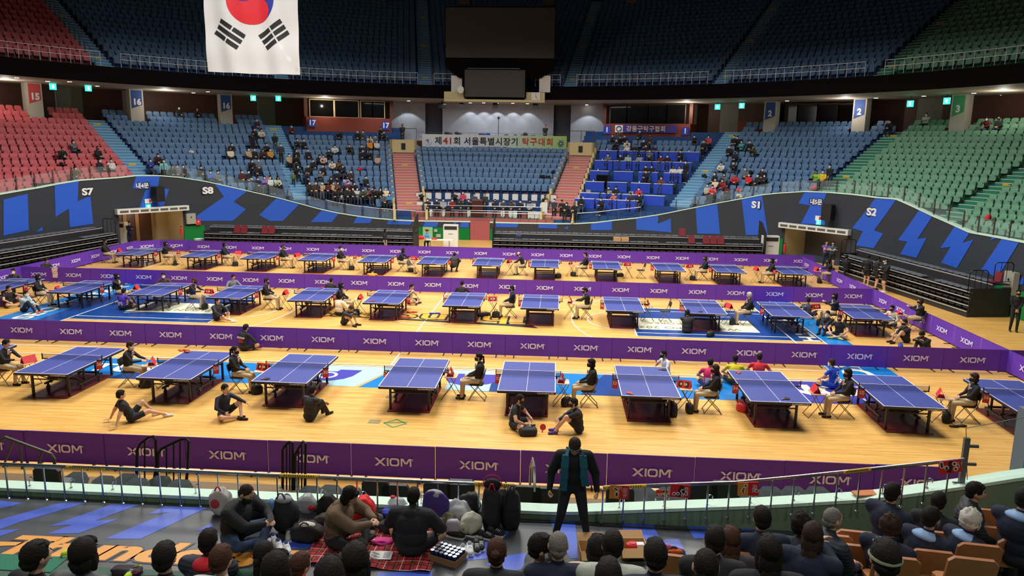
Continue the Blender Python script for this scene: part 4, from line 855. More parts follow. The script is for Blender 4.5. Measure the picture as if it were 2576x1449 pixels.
for x, y, r, n in ((-17.4, 20.3, .0, 27), (-13.95, 20.29, -.004, 28), (-10.47, 20.24, -.012, 29), (-7.3, 20.26, -.02, 30), (-3.88, 20.22, .007, 31), (-.73, 20.23, .006, 32), (2.5, 20.16, .0, 33), (5.75, 20.08, 0, 34), (9.09, 20.04, -.03, 35), (12.3, 20.0, -.03, 36)): tabs.append((x, y, r, n, 'a'))
for x, y, r, n in ((-24.0, 31.1, .02, 24), (-20.53, 31.07, .018, 23), (-17.0, 31.0, .02, 22), (-13.57, 30.86, -.02, 21), (-10.18, 30.79, .028, 20), (-7.03, 30.71, 0, 19), (-3.79, 30.63, .006, 18), (-.66, 30.6, 0, 17), (2.71, 30.56, 0, 16), (5.92, 30.48, -.03, 15), (9.12, 30.39, -.03, 14), (12.21, 30.37, -.05, 13)): tabs.append((x, y, r, n, 'b'))
c_px = [(355, 633), (510, 639), (656, 644), (798, 648), (943, 654), (1091, 656.5), (1229, 659), (1371, 661), (1524, 665), (1681, 672), (1831, 678), (1991, 681)]
for i, (px_, py_) in enumerate(c_px):
    p = onz(px_, py_, .76); tabs.append((p.x, 41.6-.075*i if i else 41.65, 0, 12-i, 'c'))
LINES = {'a': ('first line ', 'front line'), 'b': ('middle line', 'middle line'), 'c': ('far line', 'far line')}
cnt_ = {}
for x, y, r, n, row in tabs:
    cnt_[row] = cnt_.get(row, 0)+1
    tt_table(x, y, r, n, 'blue table tennis table, %s from the red-seat end of the %s' % (ordi(cnt_[row]), LINES[row][1]), tagside=1 if x < -4 else -1)
# thin dark red sheets that paint the floor reflection under the tables
REFL = mat('reflection_oxblood', (122, 36, 30), .35, spec=.4)
REFLM = MB().box((0, 0, .004), (1.15, 2.2, .008)).mesh('floor_reflection', REFL)
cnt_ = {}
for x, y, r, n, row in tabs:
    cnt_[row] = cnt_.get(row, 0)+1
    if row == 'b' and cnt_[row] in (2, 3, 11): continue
    tag(link('floor_reflection', REFLM, None, (x+.0, y-.1, .012), r), 'dark red painted reflection on the floor below the %s table of the %s' % (ordi(cnt_[row]), LINES[row][1]), 'mat')
# ---- folding chair and little folding desk, flip scoreboard, bag, bats
CH_T, CH_S = mat('chair_tube', (120, 112, 96), .35, metal=.7), mat('chair_pad', (36, 42, 50), .6)
fc = MB()
FRM1 = MB().tube([(-.21, -.22, .0), (-.21, .12, .5), (-.2, .22, .84), (.2, .22, .84), (.21, .12, .5), (.21, -.22, 0)], .012, 6).mesh('front_frame', CH_T)
FRM2 = MB().tube([(-.19, .26, .0), (-.19, -.16, .44)], .012, 6).tube([(.19, .26, 0), (.19, -.16, .44)], .012, 6).cyl((-.19, .24, .03), (.19, .24, .03), .01, n=6).cyl((-.21, -.2, .03), (.21, -.2, .03), .01, n=6).mesh('rear_leg', CH_T)
SEATP = MB().rbox((0, 0, 0), (.4, .03, .4), .06, rx=radians(90)).mesh('seat', CH_S)
BACKP = MB().rbox((0, .2, .73), (.4, .025, .2), .05, rx=radians(-14)).mesh('backrest', CH_S)
def fold_chair(x, y, rz, label):
    e = empty('folding_chair', (x, y, 0), rz); tag(e, label, 'folding chair'); link('front_frame', FRM1, e); link('rear_leg', FRM2, e); link('seat', SEATP, e, (0, -.02, .45)); link('backrest', BACKP, e); return e
DTOP = MB().rbox((0, 0, 0), (.46, .02, .34), .03, rx=radians(90)).mesh('desk_top', mat('desk_tan', (200, 170, 135), .5))
DLEG = MB().tube([(-.2, -.26, .0), (-.2, .0, .35), (-.2, .16, .64)], .01, 5).tube([(.2, -.26, 0), (.2, 0, .35), (.2, .16, .64)], .01, 5).cyl((-.2, -.25, .01), (.2, -.25, .01), .01, n=5).mesh('leg_frame', CH_T)
DLEG2 = MB().tube([(-.18, .26, .0), (-.18, -.12, .64)], .01, 5).tube([(.18, .26, 0), (.18, -.12, .64)], .01, 5).cyl((-.18, .25, .01), (.18, .25, .01), .01, n=5).mesh('leg_frame', CH_T)
def fold_desk(x, y, rz, label):
    e = empty('folding_desk', (x, y, 0), rz); tag(e, label, 'folding desk'); link('desk_top', DTOP, e, (0, 0, .66)); link('leg_frame', DLEG, e); link('leg_frame', DLEG2, e); return e
SBR, SBK, SBY = mat('score_red', (215, 45, 50), .5), mat('score_black', (28, 26, 26), .5), mat('score_yellow', (215, 205, 50), .5)
SB1 = MB().quad((-.19, -.1, 0), (.19, -.1, 0), (.19, 0, .2), (-.19, 0, .2)).quad((.19, .1, 0), (-.19, .1, 0), (-.19, 0, .2), (.19, 0, .2)).box((0, 0, .004), (.38, .2, .008)).mesh('cover', SBR)
SB2 = MB().box((-.09, -.058, .1), (.1, .006, .13), rx=radians(-27)).mesh('flip_card', SBK); SB2B = MB().box((.09, -.058, .1), (.1, .006, .13), rx=radians(-27)).mesh('flip_card', SBK)
SB3 = text_mesh('8  10', .09, bold=.004, mats=mat('score_digit', (225, 225, 120), .5))
def score(x, y, z, rz, label, cards=True):
    e = empty('flip_scoreboard', (x, y, z), rz); tag(e, label, 'scoreboard'); link('cover', SB1, e)
    if cards:
        link('flip_card', SB2, e); link('flip_card', SB2B, e); q = link('card_digits', SB3, e, (0, -.066, .1)); q.rotation_euler = (radians(63), 0, 0)
    return e
BAGM = MB(); BAGM.ell((0, 0, 0), (1, 1, 1), 16, 12)
BAGM.v = [tuple(math.copysign(abs(a)**.6, a)*r*(1.06-.12*v[2]+.04*sin(7*v[0]+5*v[1])) for a, r in zip(v, (.19, .13, .155))) for v in BAGM.v]; BAGM.v = [(v[0], v[1], max(v[2], -.15)+.15) for v in BAGM.v]
BAGK = BAGM.mesh('bag', mat('bag_black', (26, 26, 30), .7), True)
BAGS = MB().tube([(-.1, 0, .3), (-.05, 0, .38), (.05, 0, .38), (.1, 0, .3)], .012, 5).mesh('handle', mat('bag_black', (26, 26, 30), .7))
def bag(x, y, rz, label, m=None, z=0, s=(1, 1, 1), cat='bag'):
    o = link('sports_bag', BAGK, None, (x, y, z), rz); o.scale = s; tag(o, label, cat); q = link('handle', BAGS, o)
    if m:
        for oo in (o, q): oo.material_slots[0].link = 'OBJECT'; oo.material_slots[0].material = m
    return o
BATM = MB().cyl((0, 0, .006), (0, 0, .016), .08, n=16).mesh('blade', mat('bat_red', (205, 40, 50), .5)); BATH = MB().box((0, -.115, .011), (.028, .1, .018)).mesh('handle', mat('bat_wood', (170, 120, 70), .5)); BATK = mat('bat_black', (25, 25, 27), .5)
def bat(px_, py_, z, label, black=False, rz=.5):
    p = onz(px_, py_, z); o = link('table_tennis_bat', BATM, None, p, rz); tag(o, label, 'bat'); link('handle', BATH, o)
    if black: o.material_slots[0].link = 'OBJECT'; o.material_slots[0].material = BATK
    return o
for px_, py_, bk, lab in ((1583, 989, 0, 'red bat on the front edge of the seventh front-line table'), (1670, 930, 1, 'black bat on the far edge of the seventh front-line table'), (1857, 937, 0, 'red bat on the far corner of the eighth front-line table'), (1979, 1003, 1, 'black bat on the front edge of the eighth front-line table'), (672, 953, 1, 'black bat on the front corner of the fourth front-line table'),
    (536, 744, 0, 'red bat on the near end of the fourth middle-line table'), (480, 715, 0, 'red bat at the far corner of the third middle-line table'), (811, 724, 0, 'red bat on the far edge of the fifth middle-line table'), (938, 757, 0, 'red bat on the near edge of the sixth middle-line table'), (1030, 733, 0, 'red bat at the far corner of the sixth middle-line table'), (1208, 752, 0, 'red bat on the seventh middle-line table'), (1763, 784.5, 1, 'black bat on the near edge of the tenth middle-line table'), (1253, 658, 0, 'red bat on the seventh far-line table'), (2208, 780.5, 1, 'black bat on the last middle-line table'), (2232, 793, 0, 'red bat on the near corner of the last middle-line table'), (126, 731, 0, 'red bat on the near corner of the second middle-line table')):
    bat(px_, py_, .767, lab, bk, random.uniform(-1.5, 1.5))
b = MB(); random.seed(3)
for i in range(14): b.ell((random.uniform(-.16, .16), random.uniform(-.08, .08), random.uniform(.02, .06)), (.07, .05, .03), 7, 5)
tag(b.build('crumpled_jersey', mat('tiger_orange', (205, 105, 40), .8, noise=.7, nscale=14), loc=onz(464, 885, .77), smooth=True), 'crumpled orange and black jersey on the far corner of the third front-line table', 'jersey')
# ---- telescopic bleachers
BLM, BLN, PAD, MAROON = mat('bleacher_black', (36, 35, 37), .6), mat('bleacher_nose', (175, 172, 168), .5, metal=.2), mat('seat_pad_grey', (98, 104, 110), .6), mat('seat_maroon', (120, 32, 42), .55)
PADM = MB().rbox((0, 0, 0), (.42, .05, .40), .05, rx=radians(90)).box((0, .17, -.03), (.38, .06, .05)).mesh('folded_seat', PAD)
def bleacher(org, rz, L, label, top_gaps=(), front_gaps=(), maroon=(), dz=0):
    e = empty('telescopic_bleacher', org, rz); tag(e, label, 'bleacher'); zs = [z_+dz for z_ in (.27, .52, .84, 1.10)]
    b = MB(); nz = MB()
    b.box((L/2, .05, .135+dz/2), (L, .06, .27+dz))
    for i, z in enumerate(zs):
        y0 = .05*i; b.box((L/2, y0+.45, z-.02), (L, .9, .035)); nz.box((L/2, y0-.01, z-.015), (L, .03, .045))
        if i: b.box((L/2, y0+.35, z-.16), (L, .03, .28)); 
    b.box((L/2, 1.05, 1.27+dz), (L, .04, .36)); b.box((L/2, 1.45, 1.44+dz), (L, .8, .04)); nz.box((L/2, 1.03, 1.45+dz), (L, .03, .05))
    for x in (0.02, L-.02): b.box((x, 1.0, .65), (.03, 1.9, 1.25))
    b.build('deck', BLM, e); nz.build('nosing', BLN, e)
    rs = MB(); n = int(L/.45)
    for z in (.30+dz, .55+dz, .84+dz):
        for i in range(n): rs.rbox(((i+.5)*L/n, .2, z+.1), (.38, .25, .07), .03)
    rs.build('stowed_seat', mat('stowed_seat', (42, 36, 36), .6), e)['kind'] = 'stuff'
    cnt = 0
    for row, (y, z, gaps) in enumerate(((1.32, 1.52+dz, top_gaps), (.42, 1.17+dz, front_gaps))):
        for i in range(n):
            u = (i+.5)/n
            if any(g0 <= u <= g1 for g0, g1 in gaps): continue
            mk = [m_ for m_ in maroon if m_[0] == row and abs(m_[1]-u) < .5/n]
            if mk:
                s = MB().rbox((0, .12, .28), (.42, .05, .45), .05, rx=-.15).rbox((0, -.08, .06), (.42, .05, .36), .05, rx=radians(90)); s.build('raised_seat', MAROON, e, loc=(u*L, y, z-.03)); continue
            if cnt < 98: q = link('folded_seat', PADM, e, (u*L, y, z)); q.rotation_euler = (random.uniform(-.06, .02), 0, 0)
            cnt += 1
    return e
a_, c_ = onY(512, 603, 47.9), onY(1040, 615, 47.9)
bleacher((a_.x, 47.9, 0), 0, c_.x-a_.x, 'long dark bleacher between the fourth gate and the first aid table', front_gaps=((.0, .06), (.34, .36), (.8, .86),), maroon=((1, .15), (1, .19), (1, .3), (1, .34)))
a_, c_ = onY(1240, 603, 47.9), onY(1918, 640, 47.9)
bleacher((a_.x, 47.9, 0), 0, c_.x-a_.x, 'long dark bleacher between the pink wall and the fifth gate', front_gaps=((.21, .285), (.62, .66)), maroon=((1, .285), (0, .72), (1, .755), (1, .785), (1, .815), (1, .845)))
bleacher((16.27, 44.55, 0), -pi/2+.143, 11.24, 'dark bleacher running beside the green seats wall', front_gaps=((.28, .36), (.66, .76)), maroon=((0, .97),))
bleacher((-28.4, 33.6, 0), pi/2-.098, 11.6, 'dark bleacher running beside the red seats wall', front_gaps=((.62, .74),), top_gaps=((.97, 1),), dz=.2)
def hoop(x, y, z, rz, w_, label, h=.95):
    o = MB().tube([(0, 0, 0), (0, 0, h-.1), (.1, 0, h), (w_-.1, 0, h), (w_, 0, h-.1), (w_, 0, 0)], .022, 6).cyl((w_/3, 0, .1), (w_/3, 0, h), .012, n=5).cyl((2*w_/3, 0, .1), (2*w_/3, 0, h), .012, n=5).cyl((0, 0, .1), (w_, 0, .1), .015, n=5).build('guard_rail', mat('rail_black', (30, 28, 28), .35, metal=.5), None, loc=(x, y, z)); o.rotation_euler[2] = rz; return tag(o, label, 'guard rail')
hoop(17.9, 33.6, 1.1, .14, .85, 'black hoop guard rail closing the lower deck of the bleacher by the green seats'); hoop(19.0, 33.75, 1.45, .14, .85, 'black hoop guard rail closing the top deck of the bleacher by the green seats'); hoop(16.35, 44.5, 1.1, .14, .85, 'black hoop guard rail at the gate end of the bleacher by the green seats'); hoop(-28.2, 45.1, 1.3, -.1, .85, 'black hoop guard rail at the gate end of the bleacher by the red seats')
for px_, lab in ((1043, 'dark mesh end panel of the bleacher beside the first aid table'), (1241, 'dark mesh end panel of the bleacher beside the pink wall'), (1921, 'dark mesh end panel of the bleacher beside the fifth gate')):
    p = onY(px_, 600, 48.6); tag(MB().prism([(48, 0), (49.9, 0), (49.9, 2.55), (49.2, 2.5), (48, 1.9)], p.x-.02, p.x+.02, 'x').build('end_panel', mat('mesh_black', (30, 30, 30), .7)), lab, 'panel')
# ---- appliances by the walls
APW = mat('appliance_white', (225, 225, 215), .4)
def aircon(x0, x1, ytop, Y, label):
    a_, c_ = onY(x0, ytop, Y), onY(x1, ytop, Y); w_ = c_.x-a_.x; h = a_.z; o = MB().rbox((0, 0, h/2), (w_, .42, h), .02).build('air_conditioner', APW, None, loc=((a_.x+c_.x)/2, Y+.21, 0)); tag(o, label, 'air conditioner')
    MB().box((0, -.215, h-.22), (w_*.86, .02, .24)).build('air_grille', mat('grille_dark', (40, 38, 38), .6), o); MB().box((0, -.215, h*.62), (w_*.3, .01, .03)).build('badge', mat('vent_grey', (90, 90, 88)), o)
aircon(1115, 1152, 565, 51.5, 'tall white standing air conditioner between green panels in the middle'); aircon(1920, 1962, 593, 48.5, 'tall white standing air conditioner beside the fifth gate'); aircon(273, 312, 559, 48.5, 'tall white standing air conditioner beside the fourth gate')
p = onR(480, 550, RW-.15); o = MB().box((0, 0, 0), (.62, .2, .72)).build('control_cabinet', mat('cabinet_grey', (165, 165, 150), .5), None, loc=p); o.rotation_euler[2] = -radians(th_of(p)); tag(o, 'grey control cabinet on the wall beside the fourth gate', 'control cabinet'); MB().cyl((0, -.11, .1), (0, -.1, .1), .05, n=8).build('dial', SBK, o)
p = onR(498, 559, RW-.12); o = MB().box((0, 0, 0), (.33, .15, .38)).build('hose_box', SBR, None, loc=p); o.rotation_euler[2] = -radians(th_of(p)); tag(o, 'small red fire alarm box beside the grey cabinet', 'alarm box'); MB().cyl((0, -.08, .05), (0, -.1, .05), .05, n=10).build('bell', WHT, o)
p = onR(2543, 712, RW-.2); o = MB().box((0, 0, 0), (.68, .25, 1.0)).build('control_cabinet', mat('cabinet_grey', (165, 165, 150), .5), None, loc=p); o.rotation_euler[2] = -radians(th_of(p)); tag(o, 'beige control cabinet on the wall near the standing guard', 'control cabinet'); MB().cyl((0, -.13, .15), (0, -.12, .15), .07, n=8).build('dial', SBK, o)
for px_, py_, lab in ((456, 580, 'red fire extinguisher hung in the fourth gate bay'), (1974, 622, 'red fire extinguisher hung in the fifth gate bay')):
    p = onR(px_, py_, RW-.25); o = MB().cyl((0, 0, -.28), (0, 0, .15), .09, n=10).cyl((0, 0, .15), (0, 0, .22), .09, .03, n=10).build('fire_extinguisher', SBR, None, loc=p); tag(o, lab, 'fire extinguisher'); MB().box((0, -.02, .26), (.05, .14, .05)).build('valve', SBK, o)
p = onY(1110, 608, 50.6); e = tag(empty('first_aid_table', (p.x-.1, 50.6, 0)), 'white folding table with first aid bags before the green panels', 'table')
MB().box((0, 0, .72), (1.85, .7, .04)).build('table_top', APW, e)
lg = MB().tube([(0, -.25, 0), (0, -.1, .7), (0, .1, .7), (0, .25, 0)], .015, 5).mesh('leg', CHROME); link('leg', lg, e, (-.65, 0, 0)); link('leg', lg, e, (.65, 0, 0))
p = onY(1058, 598, 50.6); bag(p.x, 50.5, 0, 'red first aid bag on the white folding table', SBR, .74, (1.3, 1, .8)); bag(p.x+.95, 50.5, 0, 'small red pouch on the white folding table', SBR, .74, (.9, .8, .4))
p = onR(1076, 590, RW-.12); o = MB().box((0, 0, 0), (.75, .04, 1.15)).build('poster', mat('poster_green', (140, 195, 140), .6), None, loc=p); tag(o, 'pale green poster on the ribbed green panels', 'poster'); MB().cyl((-.15, -.03, .35), (-.15, -.02, .35), .07, n=12).cyl((.07, -.03, .35), (.07, -.02, .35), .05, n=12).build('red_dot', SBR, o)
for dx, dz, w_, h, lab in ((1096, 580, .25, .22, 'upper small grey notice'), (1103, 593, .35, .25, 'lower framed grey notice')):
    p = onR(dx, dz, RW-.12); tag(MB().box((0, 0, 0), (w_, .03, h)).build('notice', mat('notice_grey', (170, 175, 165), .6), None, loc=p), lab+' on the green panels beside the air conditioner', 'notice')
for px_, py_, Y, lab, m_, s in ((1562, 606, 48.4, 'pair of cardboard boxes on the far bleacher', mat('cardboard', (190, 150, 100), .8), (.9, 1.2, .9)), (1305, 590, 48.4, 'navy backpack on the far bleacher beside the pink wall', mat('bag_navy', (40, 42, 80), .7), (1, 1, 1))):
    p = onY(px_, py_, Y)
    if 'card' in lab: tag(MB().box((-.25, 0, .15), (.46, .4, .3)).box((.25, 0, .15), (.46, .4, .3)).build('cardboard_boxes', m_, None, loc=(p.x, Y, 1.12)), lab, 'box')
    else: bag(p.x, Y, 0, lab, m_, 1.2)
for px_, py_, lab in ((500, 596, 'glass salad bowl shaped tub beside the fourth gate'), (1906, 641, 'clear plastic tub beside the air conditioner of the fifth gate')):
    p = onY(px_, py_, 48.6); tag(MB().cyl((0, 0, 0), (0, 0, .22), .22, .32, n=14, caps=False).cyl((0, 0, 0), (0, 0, .01), .22, n=14).build('tub', mat('tub_clear', (200, 220, 220), .3), None, loc=(p.x, 48.6, .45)), lab, 'tub'); tag(MB().cyl((0, 0, 0), (0, 0, .45), .2, n=10).build('stool', APW, None, loc=(p.x, 48.6, 0)), 'white round stool under the '+lab.split(' ')[0]+' tub', 'stool')
# ================================================================ PEOPLE
def remeshed(mb, vox, smooth=3):
    me = mb.mesh('tmp', []); o = bpy.data.objects.new('tmp', me); C.objects.link(o)
    r = o.modifiers.new('r', 'REMESH'); r.mode = 'VOXEL'; r.voxel_size = vox
    if smooth: s = o.modifiers.new('s', 'SMOOTH'); s.factor = .5; s.iterations = smooth
    dg = bpy.context.evaluated_depsgraph_get(); dg.update()
    out = bpy.data.meshes.new_from_object(o.evaluated_get(dg)); n = len(out.vertices)
    V = np.empty(n*3); out.vertices.foreach_get('co', V); V = V.reshape(-1, 3); F = [tuple(p.vertices) for p in out.polygons]
    bpy.data.objects.remove(o); bpy.data.meshes.remove(me); bpy.data.meshes.remove(out); return V, F
def caps(mb, a, b, ra, rb, n=10):
    mb.cyl(a, b, ra, rb, n); mb.ell(a, (ra, ra, ra), n, 6); mb.ell(b, (rb, rb, rb), n, 6)
# hand: fingers along -Y, palm facing -Z, thumb on +X side
def hand_geo(curl):
    b = MB(); b.ell((0, -.045, 0), (.040, .052, .016), 12, 8); b.ell((0, -.01, 0), (.028, .03, .02), 10, 6)
    for i, (x, L) in enumerate(((.030, .072), (.010, .08), (-.011, .074), (-.031, .058))):
        p = Vector((x, -.085, 0)); a = 0.0
        for j, f_ in enumerate((.45, .32, .23)):
            a += curl*(.8+.15*i)*(.5 if j == 0 else 1); d = Vector((x*.8*(1-curl), -cos(a), -sin(a))).normalized(); q = p+d*L*f_; caps(b, p, q, .0095-.0008*j, .0088-.0008*j, 7); p = q
    p = Vector((.033, -.025, -.004)); q = p+Vector((.030, -.026, -.012)); caps(b, p, q, .012, .0105, 7); r = q+Vector((.010, -.030, -.010-.02*curl)); caps(b, q, r, .0105, .0085, 7)
    return remeshed(b, .0065, 1)
HANDS = {}
def hand(curl):
    if curl not in HANDS: HANDS[curl] = hand_geo(curl)
    return HANDS[curl]
# head, centred on the skull, facing -Y
def head_geo():
    n, k = 28, 22; V = []; F = []; L = []
    g = lambda x, c, s: math.exp(-((x-c)/s)**2)
    for i in range(k+1):
        a = -pi/2+pi*i/k
        for j in range(n):
            t = 2*pi*j/n; x, y, z = cos(a)*sin(t), -cos(a)*cos(t), sin(a)
            X, Y, Z = x*.077, y*.096, z*.118
            if Z < -.03: X *= 1-.30*min(1, (-.03-Z)/.08); Y = Y*(1-.12*min(1, (-.03-Z)/.08)) + (.012 if Y > 0 else -.004)*min(1, (-.03-Z)/.08)
            if y < 0:
                fx = abs(X)
                Y -= .022*g(X, 0, .013)*g(Z, -.022, .022)                  # nose
                Y -= .008*g(X, 0, .012)*g(Z, .0, .022)
                Y += .012*g(fx, .032, .016)*g(Z, .006, .014)               # eye sockets
                Y -= .004*g(fx, .03, .025)*g(Z, .028, .01)                 # brow
                Y -= .006*g(X, 0, .026)*g(Z, -.06, .012)                   # lips
                Y += .004*g(X, 0, .03)*g(Z, -.076, .008)
                Y -= .008*g(X, 0, .025)*g(Z, -.095, .014)                  # chin
            V.append((X, Y, Z))
    for i in range(k):
        for j in range(n): F.append((i*n+j, i*n+(j+1) % n, (i+1)*n+(j+1) % n, (i+1)*n+j)); L.append(0)
    b = MB(); b.v = V; b.f = F; b.m = L
    for s in (-1, 1):
        b.ell((s*.079, .008, -.005), (.010, .020, .032), 8, 6, 0)
        b.ell((s*.031, -.0775, .006), (.0135, .008, .0085), 8, 6, 4); b.ell((s*.031, -.0845, .006), (.006, .003, .006), 7, 5, 5)
        b.box((s*.032, -.0905, .030), (.030, .006, .006), 5, ry=s*.12)
    b.ell((0, -.0985, -.060), (.022, .006, .007), 10, 6, 6)
    return np.array(b.v), b.f, b.m
HEADG = head_geo()
def ik(a, t, l1, l2, pole):
    a, t, pole = Vector(a), Vector(t), Vector(pole); d = t-a; L = min(d.length, (l1+l2)*.999); dn = d.normalized(); x = (l1*l1-l2*l2+L*L)/(2*L); h = sqrt(max(l1*l1-x*x, 0))
    pv = pole-dn*pole.dot(dn); pv = pv.normalized() if pv.length > 1e-6 else Vector((0, 0, 1)); return a+dn*x+pv*h, a+dn*L
# pose: P pelvis, s spine vector, A ankles, Kp knee pole or knees, H hands, E elbow poles, head (pitch, yaw)
POSES = {
 'chair': dict(P=(0, .03, .55), s=(0, .06, 1), A=((-.11, -.42, .09), (.11, -.42, .09)), Kp=(0, -1, .8), H=((-.07, -.26, .68), (.07, -.27, .68)), E=(.6, .6, -.5)),
 'desk': dict(P=(0, .03, .55), s=(0, -.16, 1), A=((-.12, -.36, .09), (.12, -.42, .09)), Kp=(0, -1, .8), H=((-.12, -.42, .78), (.10, -.46, .78)), E=(.6, .3, -.6), head=(12, 0)),
 'clap': dict(P=(0, .03, .55), s=(0, .02, 1), A=((-.11, -.40, .09), (.11, -.44, .09)), Kp=(0, -1, .8), H=((-.03, -.36, .98), (.03, -.36, .98)), E=(.7, .2, -.8)),
 'fold': dict(P=(0, .03, .55), s=(0, .10, 1), A=((-.13, -.40, .09), (.12, -.44, .09)), Kp=(0, -1, .8), H=((.13, -.20, .86), (-.13, -.22, .84)), E=(.8, -.2, -.5)),
 'lean': dict(P=(0, .03, .55), s=(0, -.45, 1), A=((-.14, -.32, .09), (.14, -.36, .09)), Kp=(0, -1, .8), H=((-.05, -.48, .70), (.05, -.48, .69)), E=(.7, 0, -.4), head=(15, 0)),
 'chin': dict(P=(0, .03, .55), s=(.1, -.30, 1), A=((-.14, -.36, .09), (.14, -.36, .09)), Kp=(0, -1, .8), H=((-.06, -.38, 1.0), (.10, -.36, .68)), E=(.5, -.4, -.9), head=(8, 20)),
 'stand': dict(P=(0, 0, .93), s=(0, -.02, 1), A=((-.10, .02, .09), (.11, -.03, .09)), Kp=(0, -1, 0), H=((-.27, -.06, .86), (.27, -.06, .86)), E=(.4, 1, 0)),
 'standfold': dict(P=(0, 0, .93), s=(0, .03, 1), A=((-.11, .02, .09), (.12, -.03, .09)), Kp=(0, -1, 0), H=((.14, -.21, 1.24), (-.14, -.22, 1.22)), E=(.8, -.1, -.6)),
 'clasp': dict(P=(0, 0, .93), s=(0, -.02, 1), A=((-.11, .02, .09), (.11, -.02, .09)), Kp=(0, -1, 0), H=((-.04, -.18, .93), (.04, -.19, .93)), E=(.8, .5, 0)),
 'read': dict(P=(0, 0, .93), s=(0, -.06, 1), A=((-.11, .02, .09), (.11, -.02, .09)), Kp=(0, -1, 0), H=((-.06, -.32, 1.18), (.07, -.32, 1.18)), E=(.8, .4, -.5), head=(22, 0)),
 'bendstand': dict(P=(0, .05, .90), s=(0, -.5, 1), A=((-.12, .02, .09), (.12, -.04, .09)), Kp=(0, -1, 0), H=((-.1, -.5, .95), (.12, -.5, .95)), E=(.6, .4, -.3), head=(20, 0)),
 'wide': dict(P=(0, .02, .90), s=(0, -.08, 1), A=((-.24, .02, .09), (.23, -.02, .09)), Kp=(0, -1, 0), H=((-.34, -.08, .86), (.34, -.08, .86)), E=(.6, 1, 0), head=(48, 0), curl=1.35),
 'cross': dict(P=(0, .12, .12), s=(0, -.22, 1), A=((.10, -.28, .07), (-.12, -.34, .07)), K=((-.34, -.20, .17), (.34, -.20, .17)), H=((-.24, -.24, .24), (.22, -.26, .24)), E=(.8, .3, -.2), head=(6, 0)),
 'crossphone': dict(P=(0, .12, .12), s=(0, -.32, 1), A=((.10, -.28, .07), (-.12, -.34, .07)), K=((-.36, -.20, .18), (.36, -.20, .18)), H=((-.07, -.42, .40), (.08, -.42, .40)), E=(.8, .2, -.3), head=(42, 0), curl=.7),
 'hug': dict(P=(0, .12, .12), s=(0, -.25, 1), A=((-.10, -.46, .07), (.10, -.50, .07)), K=((-.13, -.20, .45), (.13, -.22, .45)), H=((.05, -.42, .34), (-.05, -.44, .32)), E=(.9, 0, -.1)),
 'slump': dict(P=(0, .12, .12), s=(0, -.55, 1), A=((-.10, -.42, .07), (.14, -.40, .07)), K=((-.17, -.18, .44), (.20, -.18, .42)), H=((.03, -.34, .52), (-.04, -.34, .50)), E=(.8, 0, -.2), head=(45, 0)),
 'oneout': dict(P=(0, .12, .12), s=(0, -.12, 1), A=((-.14, -.72, .07), (.06, -.42, .07)), K=((-.13, -.30, .16), (.30, -.20, .26)), H=((-.20, -.30, .26), (.22, -.28, .32)), E=(.8, .4, 0)),
 'armknee': dict(P=(0, .12, .12), s=(0, -.14, 1), A=((.08, -.30, .07), (.10, -.42, .07)), K=((-.34, -.20, .16), (.26, -.20, .40)), H=((-.22, -.20, .24), (.28, -.50, .40)), E=(.8, .2, .1)),
 'back': dict(P=(0, .12, .12), s=(0, .42, 1), A=((-.16, -.66, .08), (.12, -.46, .07)), K=((-.14, -.26, .24), (.14, -.18, .42)), H=((-.34, .56, .05), (.34, .56, .05)), E=(.5, 1, .2), hdir=(0, 1, 0), curl=.1, handlow=1),
 'lowsit': dict(P=(0, .12, .30), s=(0, -.2, 1), A=((-.12, -.42, .07), (.12, -.44, .07)), K=((-.16, -.22, .50), (.16, -.22, .50)), H=((-.12, -.38, .50), (.12, -.38, .50)), E=(.8, .1, -.3), head=(20, 0)),
 'squat': dict(P=(0, .10, .36), s=(0, -.55, 1), A=((-.14, -.08, .09), (.14, -.08, .09)), K=((-.20, -.30, .50), (.20, -.30, .50)), H=((-.10, -.46, .56), (.10, -.46, .56)), E=(.8, 0, -.3), head=(15, 0)),
}
def pt_seg(X, a, b):
    ab = b-a; t = np.clip(((X-a)@ab)/max(ab@ab, 1e-9), 0, 1); return np.linalg.norm(X-(a+t[:, None]*ab), axis=1), t
BODIES = {}
